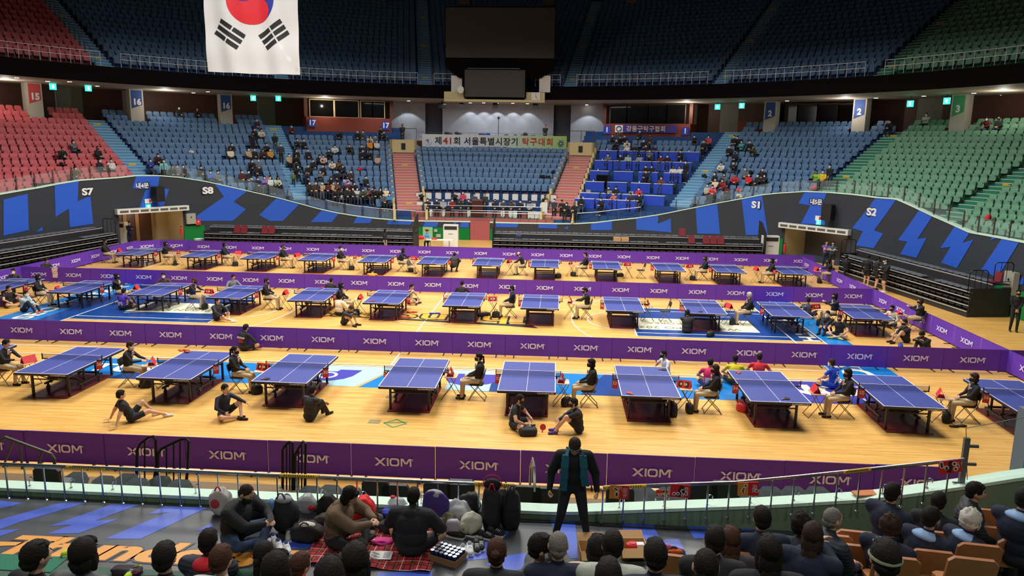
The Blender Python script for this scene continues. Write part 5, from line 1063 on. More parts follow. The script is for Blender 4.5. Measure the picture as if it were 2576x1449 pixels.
def body(pose, top='long', leg='long', puff=0.0, girth=1.0, vox=.016, head=None):
    key = (pose, top, leg, puff, girth, head)
    if key in BODIES: return BODIES[key]
    D = POSES[pose]; P = Vector(D['P']); s = Vector(D['s']).normalized(); b = MB(); segs = []
    def seg(a, c, ra, rb, lab): caps(b, a, c, ra, rb); segs.append((np.array(a), np.array(c), ra, rb, lab))
    g = girth; pf = puff; side = Vector((1, 0, 0))
    chest = P+s*.32; nb = P+s*.50; bow = Vector((0, .03, 0))
    Mx = Matrix((side, s.cross(side), s)).transposed()
    b.ell(P+s*.0, (.175*g, .135*g, .125), 14, 8, M=Mx); segs.append((np.array(P-side*.07), np.array(P+side*.07), .12, .12, 2))
    b.ell(P+s*.17+bow*.4, (.165*g+pf, .125*g+pf, .18), 14, 8, M=Mx); b.ell(P+s*.34+bow, (.190*g+pf, .130*g+pf, .19), 14, 8, M=Mx)
    for xx in (-.06, 0, .06): segs.append((np.array(P+s*.12+side*xx), np.array(P+s*.44+side*xx+bow), .11+pf, .11+pf, 1))
    seg(P+s*.44-side*.16*g+bow, P+s*.44+side*.16*g+bow, .070+pf, .070+pf, 1)
    pit, yaw = (head or D.get('head', (0, 0))); up = (Vector((0, 0, 1))*.6+s*.4).normalized(); hc = nb+up*.175+Vector((0, -.02-.0012*pit, -.0006*pit))
    seg(nb-s*.05, hc-up*.06+Vector((0, .012, 0)), .055, .050, 0)
    segs.append((np.array(nb-s*.10), np.array(nb-s*.04), .085, .075, 1))
    hl = []
    for i, sd in enumerate((-1, 1)):
        sh = P+s*.445+side*sd*.20*g+bow; E = Vector(D['E']); el, ha = ik(sh, D['H'][i], .285, .25, (E.x*sd, E.y, E.z)); seg(sh, el, .060+pf, .048+pf*.8, 1)
        mid = sh.lerp(el, .55); segs[-1] = (np.array(sh), np.array(el), .052+pf, .041+pf, 1)
        if top == 'short': segs[-1] = (np.array(sh), np.array(mid), .052+pf, .046+pf, 1); segs.append((np.array(mid), np.array(el), .046, .041, 0))
        if top == 'none': pass
        wr = el.lerp(ha, .97); seg(el, wr, .046+pf*.6 if top != 'short' else .040, .032+pf*.4 if top != 'short' else .027, 0 if top == 'short' else 1); hl.append((wr, (ha-el).normalized(), sd))
    fl = []
    for i, sd in enumerate((-1, 1)):
        hp = P+side*sd*.09; an = Vector(D['A'][i])
        if 'K' in D: kn = Vector(D['K'][i])
        else: kn, an = ik(hp, an, .435, .42, D['Kp'])
        seg(hp, kn, .098*g, .068, 2)
        if leg == 'short': m_ = hp.lerp(kn, .72); segs[-1] = (np.array(hp), np.array(m_), .088*g, .066, 2); segs.append((np.array(m_), np.array(kn), .066, .058, 0)); b.cyl(hp, hp.lerp(kn, .7), .098*g, .082, 10)
        seg(kn, an, .066 if leg == 'long' else .054, .048 if leg == 'long' else .036, 2 if leg == 'long' else 0)
        if an.z < .12 and kn.z-an.z < .12 and abs((kn-an).z) < .2: toe = an+(an-kn).normalized()*.06+Vector((-sd*.10, -.06, -.01)); heel = an+Vector((0, .0, -.02))
        else: fd = Vector((0, -1, 0)); kd = Vector((kn.x-hp.x, kn.y-hp.y, 0)); fd = kd.normalized() if kd.length > .15 else fd; toe = Vector((an.x, an.y, .035))+fd*.15; heel = Vector((an.x, an.y, .04))-fd*.05
        seg(heel, toe, .042, .034, 3); seg(an, heel.lerp(toe, .2), .04, .04, 3)
    V, F = remeshed(b, vox, 3)
    X = np.array([V[list(f_)].mean(0) for f_ in F]); best = np.full(len(X), 9.0); lab = np.zeros(len(X), int)
    for a, c, ra, rb, l in segs:
        d, t = pt_seg(X, a, c); q = d-(ra+(rb-ra)*t); u = q < best; best[u] = q[u]; lab[u] = l
    allV = [V]; allF = list(F); allM = lab.tolist(); off = len(V)
    for wr, dr, sd in hl:
        hv, hf = hand(D.get('curl', .45)); low = D.get('handlow')
        y = -(Vector(D['hdir']) if 'hdir' in D else dr); zc = Vector((0, 0, 1)) if low else Vector((sd*.75, .25, .65)); x = y.cross(zc).normalized(); z = x.cross(y)
        hv2 = hv.copy()
        if (x.x*sd) > 0: hv2[:, 0] *= -1
        Mh = np.array([list(x), list(y), list(z)]); W = hv2@Mh+np.array(wr); allV.append(W)
        fl_ = (x.x*sd) > 0
        allF += [tuple(i+off for i in (reversed(f_) if fl_ else f_)) for f_ in hf]; allM += [0]*len(hf); off += len(W)
    HM = (Matrix.Rotation(radians(yaw), 3, 'Z') @ Matrix.Rotation(radians(pit), 3, 'X'))
    W = HEADG[0]@np.array(HM).T+np.array(hc); allV.append(W); allF += [tuple(i+off for i in f_) for f_ in HEADG[1]]; allM += HEADG[2]
    me = bpy.data.meshes.new('body'); me.from_pydata(np.concatenate(allV).tolist(), [], allF)
    for i in range(7): me.materials.append(PM[i])
    me.polygons.foreach_set('material_index', allM); me.polygons.foreach_set('use_smooth', [True]*len(allF)); me.update()
    H4 = HM.to_4x4(); H4.translation = hc; BODIES[key] = (me, H4, P, s); return BODIES[key]
SKIN = mat('skin', (205, 160, 130), .55); SKIN2 = mat('skin_tan', (178, 128, 100), .55); PM = [SKIN, mat('cloth_black', (26, 27, 31), .8), mat('khaki', (196, 174, 138), .8), mat('shoe_black', (24, 23, 24), .5), mat('eye_white', (225, 222, 215), .4), mat('hair_black', (24, 20, 19), .55), mat('lip', (165, 95, 85), .5)]
# hair and masks in the head frame
def hair_geo(style):
    b = MB(); rnd = random.Random(5)
    def blob(c, r, n=16, k=12, nz=.006):
        q = MB(); q.ell(c, r, n, k); v2 = []
        for v in q.v: v2.append(tuple(v[i]+rnd.uniform(-nz, nz) for i in range(3)))
        b.add(v2, q.f)
    if style in ('short', 'crop'):
        t = .010 if style == 'short' else .003; blob((0, .016, .030), (.079+t, .093+t, .096+t), nz=.004); blob((0, .045, -.02), (.068+t, .062+t, .07))
        if style == 'short': blob((0, -.056, .078), (.060, .036, .030), nz=.004); blob((0, .0, .108), (.056, .066, .020), nz=.004); blob((0, .02, .03), (.087, .05, .06), nz=.003)
    elif style == 'bob': blob((0, .018, .028), (.094, .105, .108)); blob((0, .04, -.06), (.092, .072, .085)); blob((-.075, .0, -.05), (.024, .045, .08)); blob((.075, .0, -.05), (.024, .045, .08)); blob((0, -.066, .075), (.064, .034, .034))
    elif style == 'long': blob((0, .018, .028), (.092, .104, .106)); blob((0, .055, -.08), (.088, .06, .12)); blob((0, .085, -.20), (.08, .042, .13)); blob((-.074, .0, -.06), (.022, .04, .1)); blob((.074, .0, -.06), (.022, .04, .1)); blob((0, -.062, .078), (.06, .032, .03))
    elif style == 'pony': blob((0, .016, .030), (.087, .101, .104), nz=.003); blob((0, .04, -.03), (.072, .062, .07)); blob((0, .125, .0), (.03, .035, .035)); blob((0, .135, -.10), (.028, .026, .10))
    elif style == 'bun': blob((0, .016, .030), (.086, .100, .104), nz=.003); blob((0, .04, -.03), (.072, .062, .07)); blob((0, .12, .04), (.038, .038, .038))
    elif style == 'bald': blob((0, .04, -.015), (.082, .068, .06), nz=.003)
    elif style == 'curly': blob((0, .018, .034), (.105, .115, .112), 20, 14, .014); blob((0, .03, -.03), (.10, .10, .07), 18, 10, .013)
    elif style == 'cap': b.ell((0, .004, .040), (.087, .105, .085), 16, 10); b.box((0, -.125, .048), (.12, .09, .008), rx=.15); blob((0, .04, -.03), (.074, .062, .06))
    elif style == 'hood': blob((0, .022, .02), (.105, .112, .125), nz=.005); blob((0, .05, -.1), (.11, .09, .07), nz=.005)
    return b.mesh('hair', [PM[5]], True)
HAIRS = {}
mk = MB()
for i in range(9):
    for j in range(6):
        def mp_(u, v):
            t = radians(-78+156*u/9); z = -.100+.092*v/6; rr = 1.04+.07*sin(pi*v/6)*cos(t)**2
            return (.081*sin(t)*rr*(1-.22*max(0, (-.05-z)/.05)), -.101*cos(t)*rr-.010*max(0, cos(t*3)) if abs(t) < .5 else -.101*cos(t)*rr, z)
        mk.quad(mp_(i, j), mp_(i+1, j), mp_(i+1, j+1), mp_(i, j+1))
MASK = mk.mesh('face_mask', [mat('mask_white', (232, 234, 236), .7)], True); MASKB = mat('mask_black', (22, 22, 24), .7)
CLOTH = {}
def cl(c, nm=None):
    if isinstance(c, str): return MATS[c]
    k = 'cloth_%d_%d_%d' % c
    return mat(k, c, .85, noise=.12, nscale=9, bump=.45)
QM = {}
def quilt(c):
    if c in QM: return QM[c]
    m = mat('quilt_%d_%d_%d' % c, c, .7); nt = m.node_tree; b = nt.nodes['Principled BSDF']; tc = nt.nodes.new('ShaderNodeTexCoord'); w_ = nt.nodes.new('ShaderNodeTexWave'); w_.bands_direction = 'Z'; w_.inputs['Scale'].default_value = 7.5; w_.inputs['Distortion'].default_value = 1.2
    bp = nt.nodes.new('ShaderNodeBump'); bp.inputs['Distance'].default_value = .01; bp.inputs['Strength'].default_value = .4; nt.links.new(tc.outputs['Object'], w_.inputs['Vector']); nt.links.new(w_.outputs['Fac'], bp.inputs['Height']); nt.links.new(bp.outputs['Normal'], b.inputs['Normal']); QM[c] = m; return m
HCOL = {'k': (24, 20, 19), 'b': (52, 36, 28), 'g': (120, 116, 110), 'w': (205, 200, 190), 'r': (70, 42, 30)}
def person(pose, loc, rz, top, bot, label, hair='short', hc='k', mask='w', shoe=(26, 25, 26), sl='long', leg='long', scale=1.0, puff=0.0, girth=1.0, head=None, group=None, skin=None, hairname='hair', far=False):
    me, H4, P, s = body(pose, sl, leg, puff, girth, head=head); o = link('person', me, None, loc, rz); o.scale = (scale,)*3; tag(o, label, 'person', group)
    for i, m_ in ((0, skin or SKIN), (1, quilt(top) if 'quilted' in label else cl(top)), (2, cl(bot)), (3, cl(shoe))):
        o.material_slots[i].link = 'OBJECT'; o.material_slots[i].material = m_
    if hair:
        if hair not in HAIRS: HAIRS[hair] = hair_geo(hair)
        h = link(hairname if hair not in ('cap',) else 'cap', HAIRS[hair], o); h.matrix_local = H4; h.material_slots[0].link = 'OBJECT'; h.material_slots[0].material = mat('hair_'+hc, HCOL[hc], .72, spec=.25, noise=.45, nscale=70, bump=.5) if isinstance(hc, str) else cl(hc)
    if mask:
        q = link('face_mask', MASK, o); q.matrix_local = H4
        if mask == 'k': q.material_slots[0].link = 'OBJECT'; q.material_slots[0].material = MASKB
    return o
BLKJ, NAVY, KH = (28, 29, 33), (26, 32, 52), (196, 174, 138)
# ---- umpires with chair, desk and scoreboard
UMP = [  # chair base px, facing +1 = towards green side, -1 = towards red side, pose, hair, hair colour, mask, trouser
 ('a', 20, 965, 1, 'desk', 'short', 'k', None), ('a', 328, 970, 1, 'desk', 'short', 'b', 'w'), ('a', 600, 985, 1, 'chair', 'pony', 'k', 'k'), ('a', 1200, 1003, -1, 'chair', 'pony', 'k', 'k'), ('a', 1480, 1020, -1, 'chair', 'bob', 'k', 'k'), ('a', 1788, 1036, -1, 'chair', 'long', 'b', 'k'), ('a', 2118, 1048, -1, 'chair', 'bob', 'k', 'k'), ('a', 2432, 1060, -1, 'chair', 'bob', 'b', 'k'),
 ('b', 105, 768, 1, 'chair', 'bob', 'k', 'k'), ('b', 303, 764, 1, 'fold', 'bob', 'k', 'k'), ('b', 488, 776, 1, 'desk', 'cap', 'r', 'k'), ('b', 676, 778, 1, 'chair', 'short', 'k', 'k'), ('b', 862, 790, 1, 'chair', 'bob', 'k', 'k'), ('b', 1284, 798, -1, 'chair', 'short', 'k', 'k'), ('b', 1475, 802, -1, 'desk', 'short', 'k', 'k'), ('b', 1877, 816, -1, 'chair', 'short', 'w', None), ('b', 2092, 818, -1, 'clap', 'bob', 'k', 'k'), ('b', 2305, 832, -1, 'clap', 'bob', 'b', 'k'),
 ('c', 270, 661, 1, 'chair', 'short', 'k', 'k'), ('c', 421, 666, 1, 'clap', 'bob', 'k', 'k'), ('c', 569, 668, 1, 'chair', 'bob', 'k', 'k'), ('c', 716, 674, 1, 'chair', 'short', 'b', 'k'), ('c', 860, 678, 1, 'chair', 'short', 'k', 'w'), ('c', 1011, 683, 1, 'desk', 'bob', 'k', 'k'), ('c', 1315, 692, -1, 'lean', 'bald', 'k', 'k'), ('c', 1469, 695, -1, 'chair', 'short', 'k', None), ('c', 1769, 705, -1, 'chair', 'bob', 'b', 'k'), ('c', 1936, 712, -1, 'chair', 'bob', 'k', 'k'), ('c', 2084, 712, -1, 'desk', 'bob', 'k', 'k')]
EMPTYC = [('b', 1672, 808, -1), ('c', 1612, 700, -1)]
cn = {}
HN = {'short': 'short hair', 'bob': 'bobbed hair', 'pony': 'tied back hair', 'long': 'long hair', 'cap': 'brown cap', 'bald': 'balding head'}
PN = {'desk': 'leaning over the desk', 'chair': 'sitting upright', 'fold': 'with folded arms', 'clap': 'with raised hands', 'lean': 'bent forward'}
for row, px_, py_, f_, pose, hr, hcx, mk_ in UMP+[(r, x, y, f, None, None, None, None) for r, x, y, f in EMPTYC]:
    cn[row] = cn.get(row, 0)+1; n_ = cn[row]; p = onz(px_, py_, 0); rz = f_*pi/2+random.uniform(-.12, .12); rn = LINES[row][1]
    wh = '%s from the red-seat end of the %s' % (ordi(n_), rn) if pose else 'of the empty umpire place in the %s' % rn
    if pose:
        person(pose, p, rz, BLKJ if row == 'a' or n_ % 3 else NAVY, KH, 'seated umpire with %s %s, %s' % (HN[hr], PN[pose], wh.replace(' from the red-seat end', '')), hr, hcx, mk_, head=(4, 0) if pose == 'chair' else None)
        if row != 'c':
            um = [o_ for o_ in [C.objects[-1]]][0]
            um = [q_ for q_ in C.objects if q_.name.startswith('person') and q_.parent is None][-1]; _, _, P_, s_ = body(pose, head=(4, 0) if pose == 'chair' else None)
            tl_ = atan2(-s_.y, s_.z); k1 = P_+s_*.40+Vector((0, -.103, 0)); MB().box((0, 0, .02), (.075, .02, .15), rx=tl_, taper=1.0).build('shirt_front', SIGNW, um, loc=k1); MB().box((0, -.014, .0), (.028, .01, .15), rx=tl_).build('tie', INKR, um, loc=k1); MB().box((.085, -.005, .0), (.05, .012, .02)).build('name_badge', SIGNW, um, loc=k1+Vector((0, .012, 0)))
    fold_chair(p.x, p.y, rz, 'folding chair of the umpire, '+wh)
    sgn = f_; dd = .72 if pose not in ('desk', 'clap') else .66
    dx = p.x+sgn*dd; dy = p.y-.02
    fold_desk(dx, dy, rz, 'small folding desk, '+wh)
    cards = not (row == 'c' and n_ < 6) and not (n_ == 8 and row == 'a')
    score(dx+sgn*.04, dy+.03, .672, (rz+pi)*1.0+random.uniform(-.4, .4) if n_ % 3 else random.uniform(-.5, .5), 'red flip scoreboard on the folding desk, '+wh, cards)
    if n_ % 2 and pose: tag(MB().box((0, 0, 0), (.13, .18, .003)).build('score_sheet', SIGNW, None, loc=(dx-sgn*.1, dy-.05, .673)), 'white score sheet on the folding desk, '+wh, 'paper')
    if pose and n_ % 3 != 1: bag(dx-sgn*.12, dy-.1, random.random()*3, 'black bag under the folding desk, '+wh, s=(.8, .7, .9))
# ---- players and others on the court
WHS, PKS, ORS = (225, 225, 225), (190, 90, 170), (240, 90, 50)
ONF = [ # px, py(base), pose, rz, top, bottom, label, kwargs
 (345, 1058, 'back', 2.3, BLKJ, BLKJ, 'player in black T-shirt leaning back on both hands, white bib on back', dict(sl='short', leg='short', mask=None, shoe=WHS, bib=1)),
 (572, 1052, 'armknee', 1.1, NAVY, BLKJ, 'player in navy jacket with one arm over the raised knee', dict(leg='short', mask=None)),
 (787, 1055, 'hug', 2.7, BLKJ, BLKJ, 'person in black quilted jacket seated behind the fourth front table', dict(puff=.02, mask=None)),
 (620, 880, 'cross', 2.7, BLKJ, BLKJ, 'player in black jacket with red back print seated by the middle barriers', dict(leg='short', mask=None, puff=.01)),
 (1304, 1078, 'cross', 1.3, BLKJ, BLKJ, 'player in black shirt with white cross stripes holding a red bat', dict(sl='short', leg='short', mask='k', bib=1, bat=1)),
 (1444, 1088, 'hug', -1.45, BLKJ, BLKJ, 'player in black jacket hugging knees, purple shoes', dict(leg='short', mask='k', shoe=(90, 70, 160), puff=.012)),
 (1667, 952, 'cross', -1.2, (215, 215, 215), BLKJ, 'player with headband sitting behind the seventh front table', dict(sl='short', mask='k', head=(0, 0))),
 (1783, 975, 'cross', 2.9, (215, 50, 95), (30, 50, 90), 'player in pink shirt with navy shorts seated behind an umpire', dict(sl='short', leg='short', mask=None, bib=1)),
 (1845, 965, 'cross', 3.0, (220, 205, 40), BLKJ, 'player in yellow shirt seated behind the eighth front table', dict(sl='short', leg='short', mask=None)),
 (1906, 960, 'cross', 2.9, (205, 40, 50), BLKJ, 'player in red shirt seated behind the eighth front table', dict(sl='short', mask=None)),
 (2088, 975, 'cross', -2.5, (25, 70, 190), (25, 70, 190), 'player in bright blue shirt with bib facing the barriers', dict(sl='short', leg='short', mask='w', bib=1, hc='b')),
 (2078, 838, 'hug', -.7, BLKJ, NAVY, 'youth in black zip jacket and pulled down white mask', dict(mask='w')),
 (2108, 850, 'cross', -.6, (22, 30, 36), BLKJ, 'youth in dark shirt with teal shoulder stripes sitting cross legged', dict(sl='short', leg='short', mask='k', shoe=(200, 190, 90))),
 (2272, 862, 'hug', -1.3, BLKJ, BLKJ, 'youth in black jacket hugging knees by the side barrier', dict(leg='short', mask='k')),
 (2325, 888, 'slump', -1.1, BLKJ, BLKJ, 'person in black jacket crouched low by the side barrier', dict(mask='k', hair='short')),
 (1727, 836, 'hug', 3.0, BLKJ, BLKJ, 'person in black quilted jacket seated before the tenth middle table', dict(puff=.02, mask=None)),
 (552, 806, 'oneout', 1.3, BLKJ, BLKJ, 'person in black quilted jacket with grey hood and outstretched bare leg', dict(puff=.02, leg='short', mask=None, shoe=WHS)),
 (872, 818, 'slump', 1.2, BLKJ, NAVY, 'person in black quilted jacket resting the forehead on both hands', dict(puff=.02, leg='short', mask=None, hc='r')),
 (858, 793, 'cross', 2.6, (228, 212, 180), BLKJ, 'person in cream fleece hoodie seated behind the slumped player', dict(puff=.03, mask=None)),
 (938, 727, 'lowsit', pi, (240, 160, 30), BLKJ, 'player in orange shirt with white bib sitting on a low box', dict(sl='short', mask=None, bib=1, low=.18)),
 (1035, 764, 'cross', 1.2, (200, 180, 140), NAVY, 'player in beige shirt seated beside the sixth middle table', dict(sl='short', leg='short', mask=None)),
 (834, 747, 'cross', 3.0, BLKJ, BLKJ, 'dark haired player half hidden behind the fifth middle table', dict(mask=None)),
 (1162, 755, 'cross', 3.0, BLKJ, BLKJ, 'dark haired player half hidden behind the seventh middle table', dict(mask=None)),
 (38, 722, 'cross', .3, (60, 60, 70), BLKJ, 'player with white mask half hidden behind the first middle table', dict(mask='w')),
 (414, 733, 'cross', .3, (90, 60, 60), BLKJ, 'masked player half hidden behind the third middle table', dict(mask='w')),
 (588, 738, 'cross', .9, (120, 130, 140), BLKJ, 'player in grey hoodie half hidden behind the fourth middle table', dict(mask=None)),
 (68, 785, 'hug', 1.5, (165, 182, 188), NAVY, 'player in pale grey hoodie hugging knees, orange shoes', dict(mask='w', shoe=ORS, puff=.02)),
 (28, 772, 'armknee', 1.4, (36, 32, 36), BLKJ, 'player in black T-shirt drinking beside the grey hoodie', dict(sl='short', leg='short', mask=None)),
 (314, 778, 'cross', 2.9, (80, 50, 170), BLKJ, 'player in violet shirt with white bib seated on the blue paint', dict(sl='short', leg='short', mask=None, bib=1)),
 (120, 702, 'lowsit', 1.2, (45, 48, 40), BLKJ, 'person in black and yellow jacket bent over on a low box', dict(mask=None, low=.18)),
 (2240, 822, 'cross', -1.0, (205, 195, 175), BLKJ, 'person in cream jacket behind the last middle table', dict(mask='k', puff=.01)),
 (2030, 800, 'cross', 2.8, (60, 66, 80), NAVY, 'dark haired person seated behind the eleventh middle table', dict(mask=None)),
 (1141, 684, 'squat', 3.0, (52, 52, 54), BLKJ, 'person in grey plaid coat squatting between two far tables', dict(mask=None, puff=.03)),
 (1030, 688, 'chair', 1.5, (90, 95, 105), KH, 'child in grey top sitting close to a far umpire', dict(mask=None, scale=.72)),
 (2548, 834, 'clasp', -.35, (24, 25, 28), (24, 25, 28), 'guard in black suit and mask standing by the green cladding', dict(mask='k')),
 (330, 628, 'standfold', .2, (36, 48, 86), NAVY, 'woman in navy jacket standing in the fourth gate bay', dict(mask='w', hair='pony', Y=48.6)),
 (2074, 672, 'standfold', .1, (120, 85, 175), NAVY, 'boy in lilac T-shirt standing by the fifth gate', dict(sl='short', mask=None, Y=46.6)),
 (2090, 677, 'standfold', -.4, (40, 90, 110), BLKJ, 'boy in teal and pink shirt with folded arms by the fifth gate', dict(sl='short', leg='short', mask=None, Y=46.2)),
 (2177, 722, 'stand', 2.4, BLKJ, BLKJ, 'player in black kit with red belt before the side bleacher', dict(leg='short', mask=None, shoe=WHS)),
 (2200, 729, 'stand', 1.5, BLKJ, BLKJ, 'player in black kit with black mask before the side bleacher', dict(leg='short', mask='k', puff=.01)),
 (2224, 736, 'read', -1.5, BLKJ, BLKJ, 'player in black kit with white sun visor before the side bleacher', dict(leg='short', mask='w', shoe=WHS, puff=.01, visor=1)),
 (2125, 700, 'chair', 2.6, BLKJ, BLKJ, 'person in black seated behind the side barrier near the gate', dict(mask='w')),
 (969, 634, 'stand', 1.8, BLKJ, KH, 'woman in black jacket walking behind the far barriers', dict(mask=None, hair='bob', Y=47.6)),
 (1075, 620, 'desk', 0, (110, 160, 205), NAVY, 'person in light blue gown seated at the first aid table', dict(mask=None, Y=51.2)),
]
BIB = MB().box((0, 0, 0), (.22, .006, .17)).mesh('number_bib', SIGNW)
BIBT = text_mesh('9 8 7', .05, mats=INK)
for px_, py_, pose, rz, top, bot, lab, kw in ONF:
    kw = dict(kw); bib = kw.pop('bib', 0); bt = kw.pop('bat', 0); Y = kw.pop('Y', None); low = kw.pop('low', 0); vz = kw.pop('visor', 0)
    p = onz(px_, py_, 0)
    if Y: q = onY(px_, py_, Y); p = Vector((q.x, Y, 0))
    o = person(pose, p, rz, top, bot, lab, **kw)
    me, H4, P, s = body(pose, kw.get('sl', 'long'), kw.get('leg', 'long'), kw.get('puff', 0), 1.0)
    if bib:
        c_ = P+s*.16+Vector((0, .135+kw.get('puff', 0), 0)); q = link('number_bib', BIB, o, c_); q.rotation_euler = (-.22, 0, 0); t_ = link('bib_print', BIBT, q, (0, .005, 0)); t_.rotation_euler = (pi/2, 0, pi)
    if 'red back print' in lab:
        c_ = P+s*.36+Vector((0, .178, 0)); q = link('back_print', text_mesh('BOLHAM', .085, bold=.003, mats=SIGNW), o, c_); q.rotation_euler = (pi/2-.2, 0, pi); MB().box((0, 0, -.07), (.2, .004, .018)).box((0, .004, -.11), (.22, .004, .018)).box((0, .008, -.15), (.2, .004, .018)).build('back_stripes', SBR, o, loc=c_)
    if 'bright blue' in lab: q = link('shirt_number', text_mesh('5', .26, bold=.004, mats=SIGNW), o, P+s*.34+Vector((0, .166, 0))); q.rotation_euler = (pi/2-.2, 0, pi)
    if 'cross stripes' in lab: MB().box((0, 0, 0), (.30, .006, .03), ry=.7).box((0, 0, 0), (.30, .006, .03), ry=-.7).build('cross_stripes', SIGNW, o, loc=P+s*.36+Vector((0, .164, 0)))
    if bt: b_ = link('table_tennis_bat', BATM, None, p+Vector((.62, -.15, .12))); b_.rotation_euler = (1.3, .2, .3); tag(b_, 'red bat held by the seated player in black with stripes', 'bat'); link('handle', BATH, b_)
    if vz: v_ = MB().ell((0, -.02, .06), (.10, .12, .02), 14, 6).build('sun_visor', WHT, o); v_.matrix_local = H4
for x, y, lab, s, m_ in ((1328, 1094, 'black round bag beside the striped player on the floor', (1.15, 1.1, .7), None), (1787, 846, 'black and white sports bag on the navy court paint', (1.1, .8, .7), None), (795, 873, 'flat black bag lying by the middle barriers', (1.3, .6, .25), None), (700, 872, 'flat black sheet bag lying by the middle barriers, further along', (1.3, .6, .2), None), (1218, 795, 'black duffel bag beside the seventh middle table', (1.6, .8, .5), None), (1560, 696, 'black bag behind the far ninth table', (1, .8, .7), None), (1404, 700, 'black backpack beside the far eighth table', (.9, .8, .9), None),
    (1690, 1045, 'black backpack leaning on the leg of the seventh front table', (1, .8, 1.3), None), (1866, 1035, 'red bag under the eighth front table', (.8, .7, .8), 'score_red'), (2265, 873, 'blue cloth bag beside the side barrier youths', (1, .6, .4), 'sign_blue'), (2380, 1058, 'black cube bag on the floor by the last front umpire', (.9, .8, .8), None), (2240, 700, 'dark bag on the floor by the side bleacher', (1, .8, .6), None)):
    p = onz(x, y, 0); bag(p.x, p.y, random.random()*3, lab, MATS[m_] if m_ else None, 0, s)
for x, y, lab, m_ in ((1035, 787, 'red and blue shoes beside the sixth middle table', 'score_red'), (1018, 800, 'red sandal left on the painted team name', 'score_red'), (1093, 790, 'blue towel dropped on the painted team name', 'sign_blue'), (2410, 1075, 'black shoes beside the last front table', 'shoe_black')):
    p = onz(x, y, 0); b = MB(); b.ell((-.1, 0, .03), (.14, .06, .035), 8, 5); b.ell((.12, .05, .03), (.14, .06, .035), 8, 5); tag(b.build('dropped_item', MATS[m_], None, smooth=True, loc=p), lab, 'shoes' if 'shoe' in lab or 'sandal' in lab else 'towel')
for x, y, lab in ((503, 992, 'plastic water bottle on the floor by the third front table'), (157, 697, 'plastic water bottle on the floor by the second row of barriers')):
    p = onz(x, y, 0); o = MB().cyl((0, 0, 0), (0, 0, .17), .034, n=10).cyl((0, 0, .17), (0, 0, .21), .034, .013, n=10).build('water_bottle', mat('bottle_clear', (200, 215, 225), .15), None, loc=p); tag(o, lab, 'bottle'); MB().cyl((0, 0, .21), (0, 0, .23), .015, n=8).build('cap', WHT, o)
p = onz(137, 662, .77); o = MB(); 
for i in range(6): o.quad((-.16, -.02+.012*sin(i*2), -.09*i), (.16, -.02+.012*sin(i*2+1), -.09*i), (.15-.01*i, -.02+.012*sin(i*2+3), -.09*(i+1)), (-.15+.012*i, -.02+.012*sin(i*2+2), -.09*(i+1)))
o = o.build('towel', mat('towel_pink', (225, 195, 195), .9), None, loc=(onY(137, 668, 35.55).x, 35.55, .79)); tag(o, 'pale pink towel hung over a purple barrier', 'towel')
for x, y, lab in ((120, 704, 'low dark box under the bent over person'), (938, 729, 'low dark box under the orange player')):
    p = onz(x, y, 0); tag(MB().rbox((0, 0, .09), (.5, .4, .17), .02).build('low_box', mat('box_dark', (45, 42, 42), .6), None, loc=p), lab, 'box')
# ================================================================ SPECTATORS IN THE STANDS
random.seed(11)
def cname(c):
    r, g, b = c; mx, mn = max(c), min(c)
    if mx < 60: return 'navy' if b > r+14 else 'black'
    if mx-mn < 24: return 'white' if mx > 200 else ('pale grey' if mx > 160 else 'grey')
    if r == mx and g > .82*r and b < .6*r: return 'yellow'
    if r == mx: return 'cream' if mn > 140 else ('orange' if g > .55*r and r > 180 else ('maroon' if r < 130 and g < .6*r else ('brown' if r < 130 else ('tan' if g > .7*r else 'red'))))
    if g == mx: return 'olive' if mx < 125 else ('pale green' if r > 120 else 'teal')
    return 'navy' if mx < 90 else ('lilac' if r > 120 else 'blue')
def block_of(th):
    for (a, n_) in ((-52.5, 'red block'), (-31.7, 'blue block sixteen'), (-14.7, 'blue block seventeen'), (11.5, 'central block'), (30.8, 'desk block'), (50.3, 'blue block two')):
        if th < a: return n_
    return 'green block three'
order = {}
for i, s in enumerate(SPEC): order.setdefault((block_of(s[1]), s[0]), []).append((s[1], i))
rank = {}
for k_, v in order.items():
    for n_, (t, i) in enumerate(sorted(v)): rank[i] = n_+1
pz = ['chair', 'lean', 'fold', 'chair', 'chin', 'chair']
for i, (k, th, col, kd, x, y) in enumerate(SPEC):
    cn_ = cname(col); blk = block_of(th); R = Rk(k)+.42; z = Zk(k); desk = 12.9 < th < 29.6 and k < 11
    if kd == 's': pose = 'desk' if desk else pz[i % 6]; sc = 1.0
    elif kd == 't': pose = 'stand' if i % 2 else 'clasp'; sc = 1.0
    else: pose = 'stand'; sc = .68
    hr = ('short', 'short', 'bob', 'short', 'long', 'pony')[(i*7) % 6]; mk_ = (None if i % 9 == 4 else ('k' if i % 7 == 3 else 'w'))
    lab = '%s %s in %s top, %s person in %s row of %s' % ({'s': 'seated', 't': 'standing', 'c': 'small'}[kd], 'child' if kd == 'c' else 'spectator', cn_, ordi(rank[i]), ordi(k+2), blk)
    person(pose, pol(R, th, z), -radians(th)+random.uniform(-.35, .35), col, (30, 32, 40) if i % 4 else (70, 74, 90), lab, hr, 'b' if i % 5 == 0 else 'k', mk_, scale=sc, puff=.015 if i % 3 else 0, shoe=(200, 200, 200) if i % 4 == 1 else (28, 28, 30))
    if kd == 's' and not desk:   # the pulled-down seat under the person
        pass
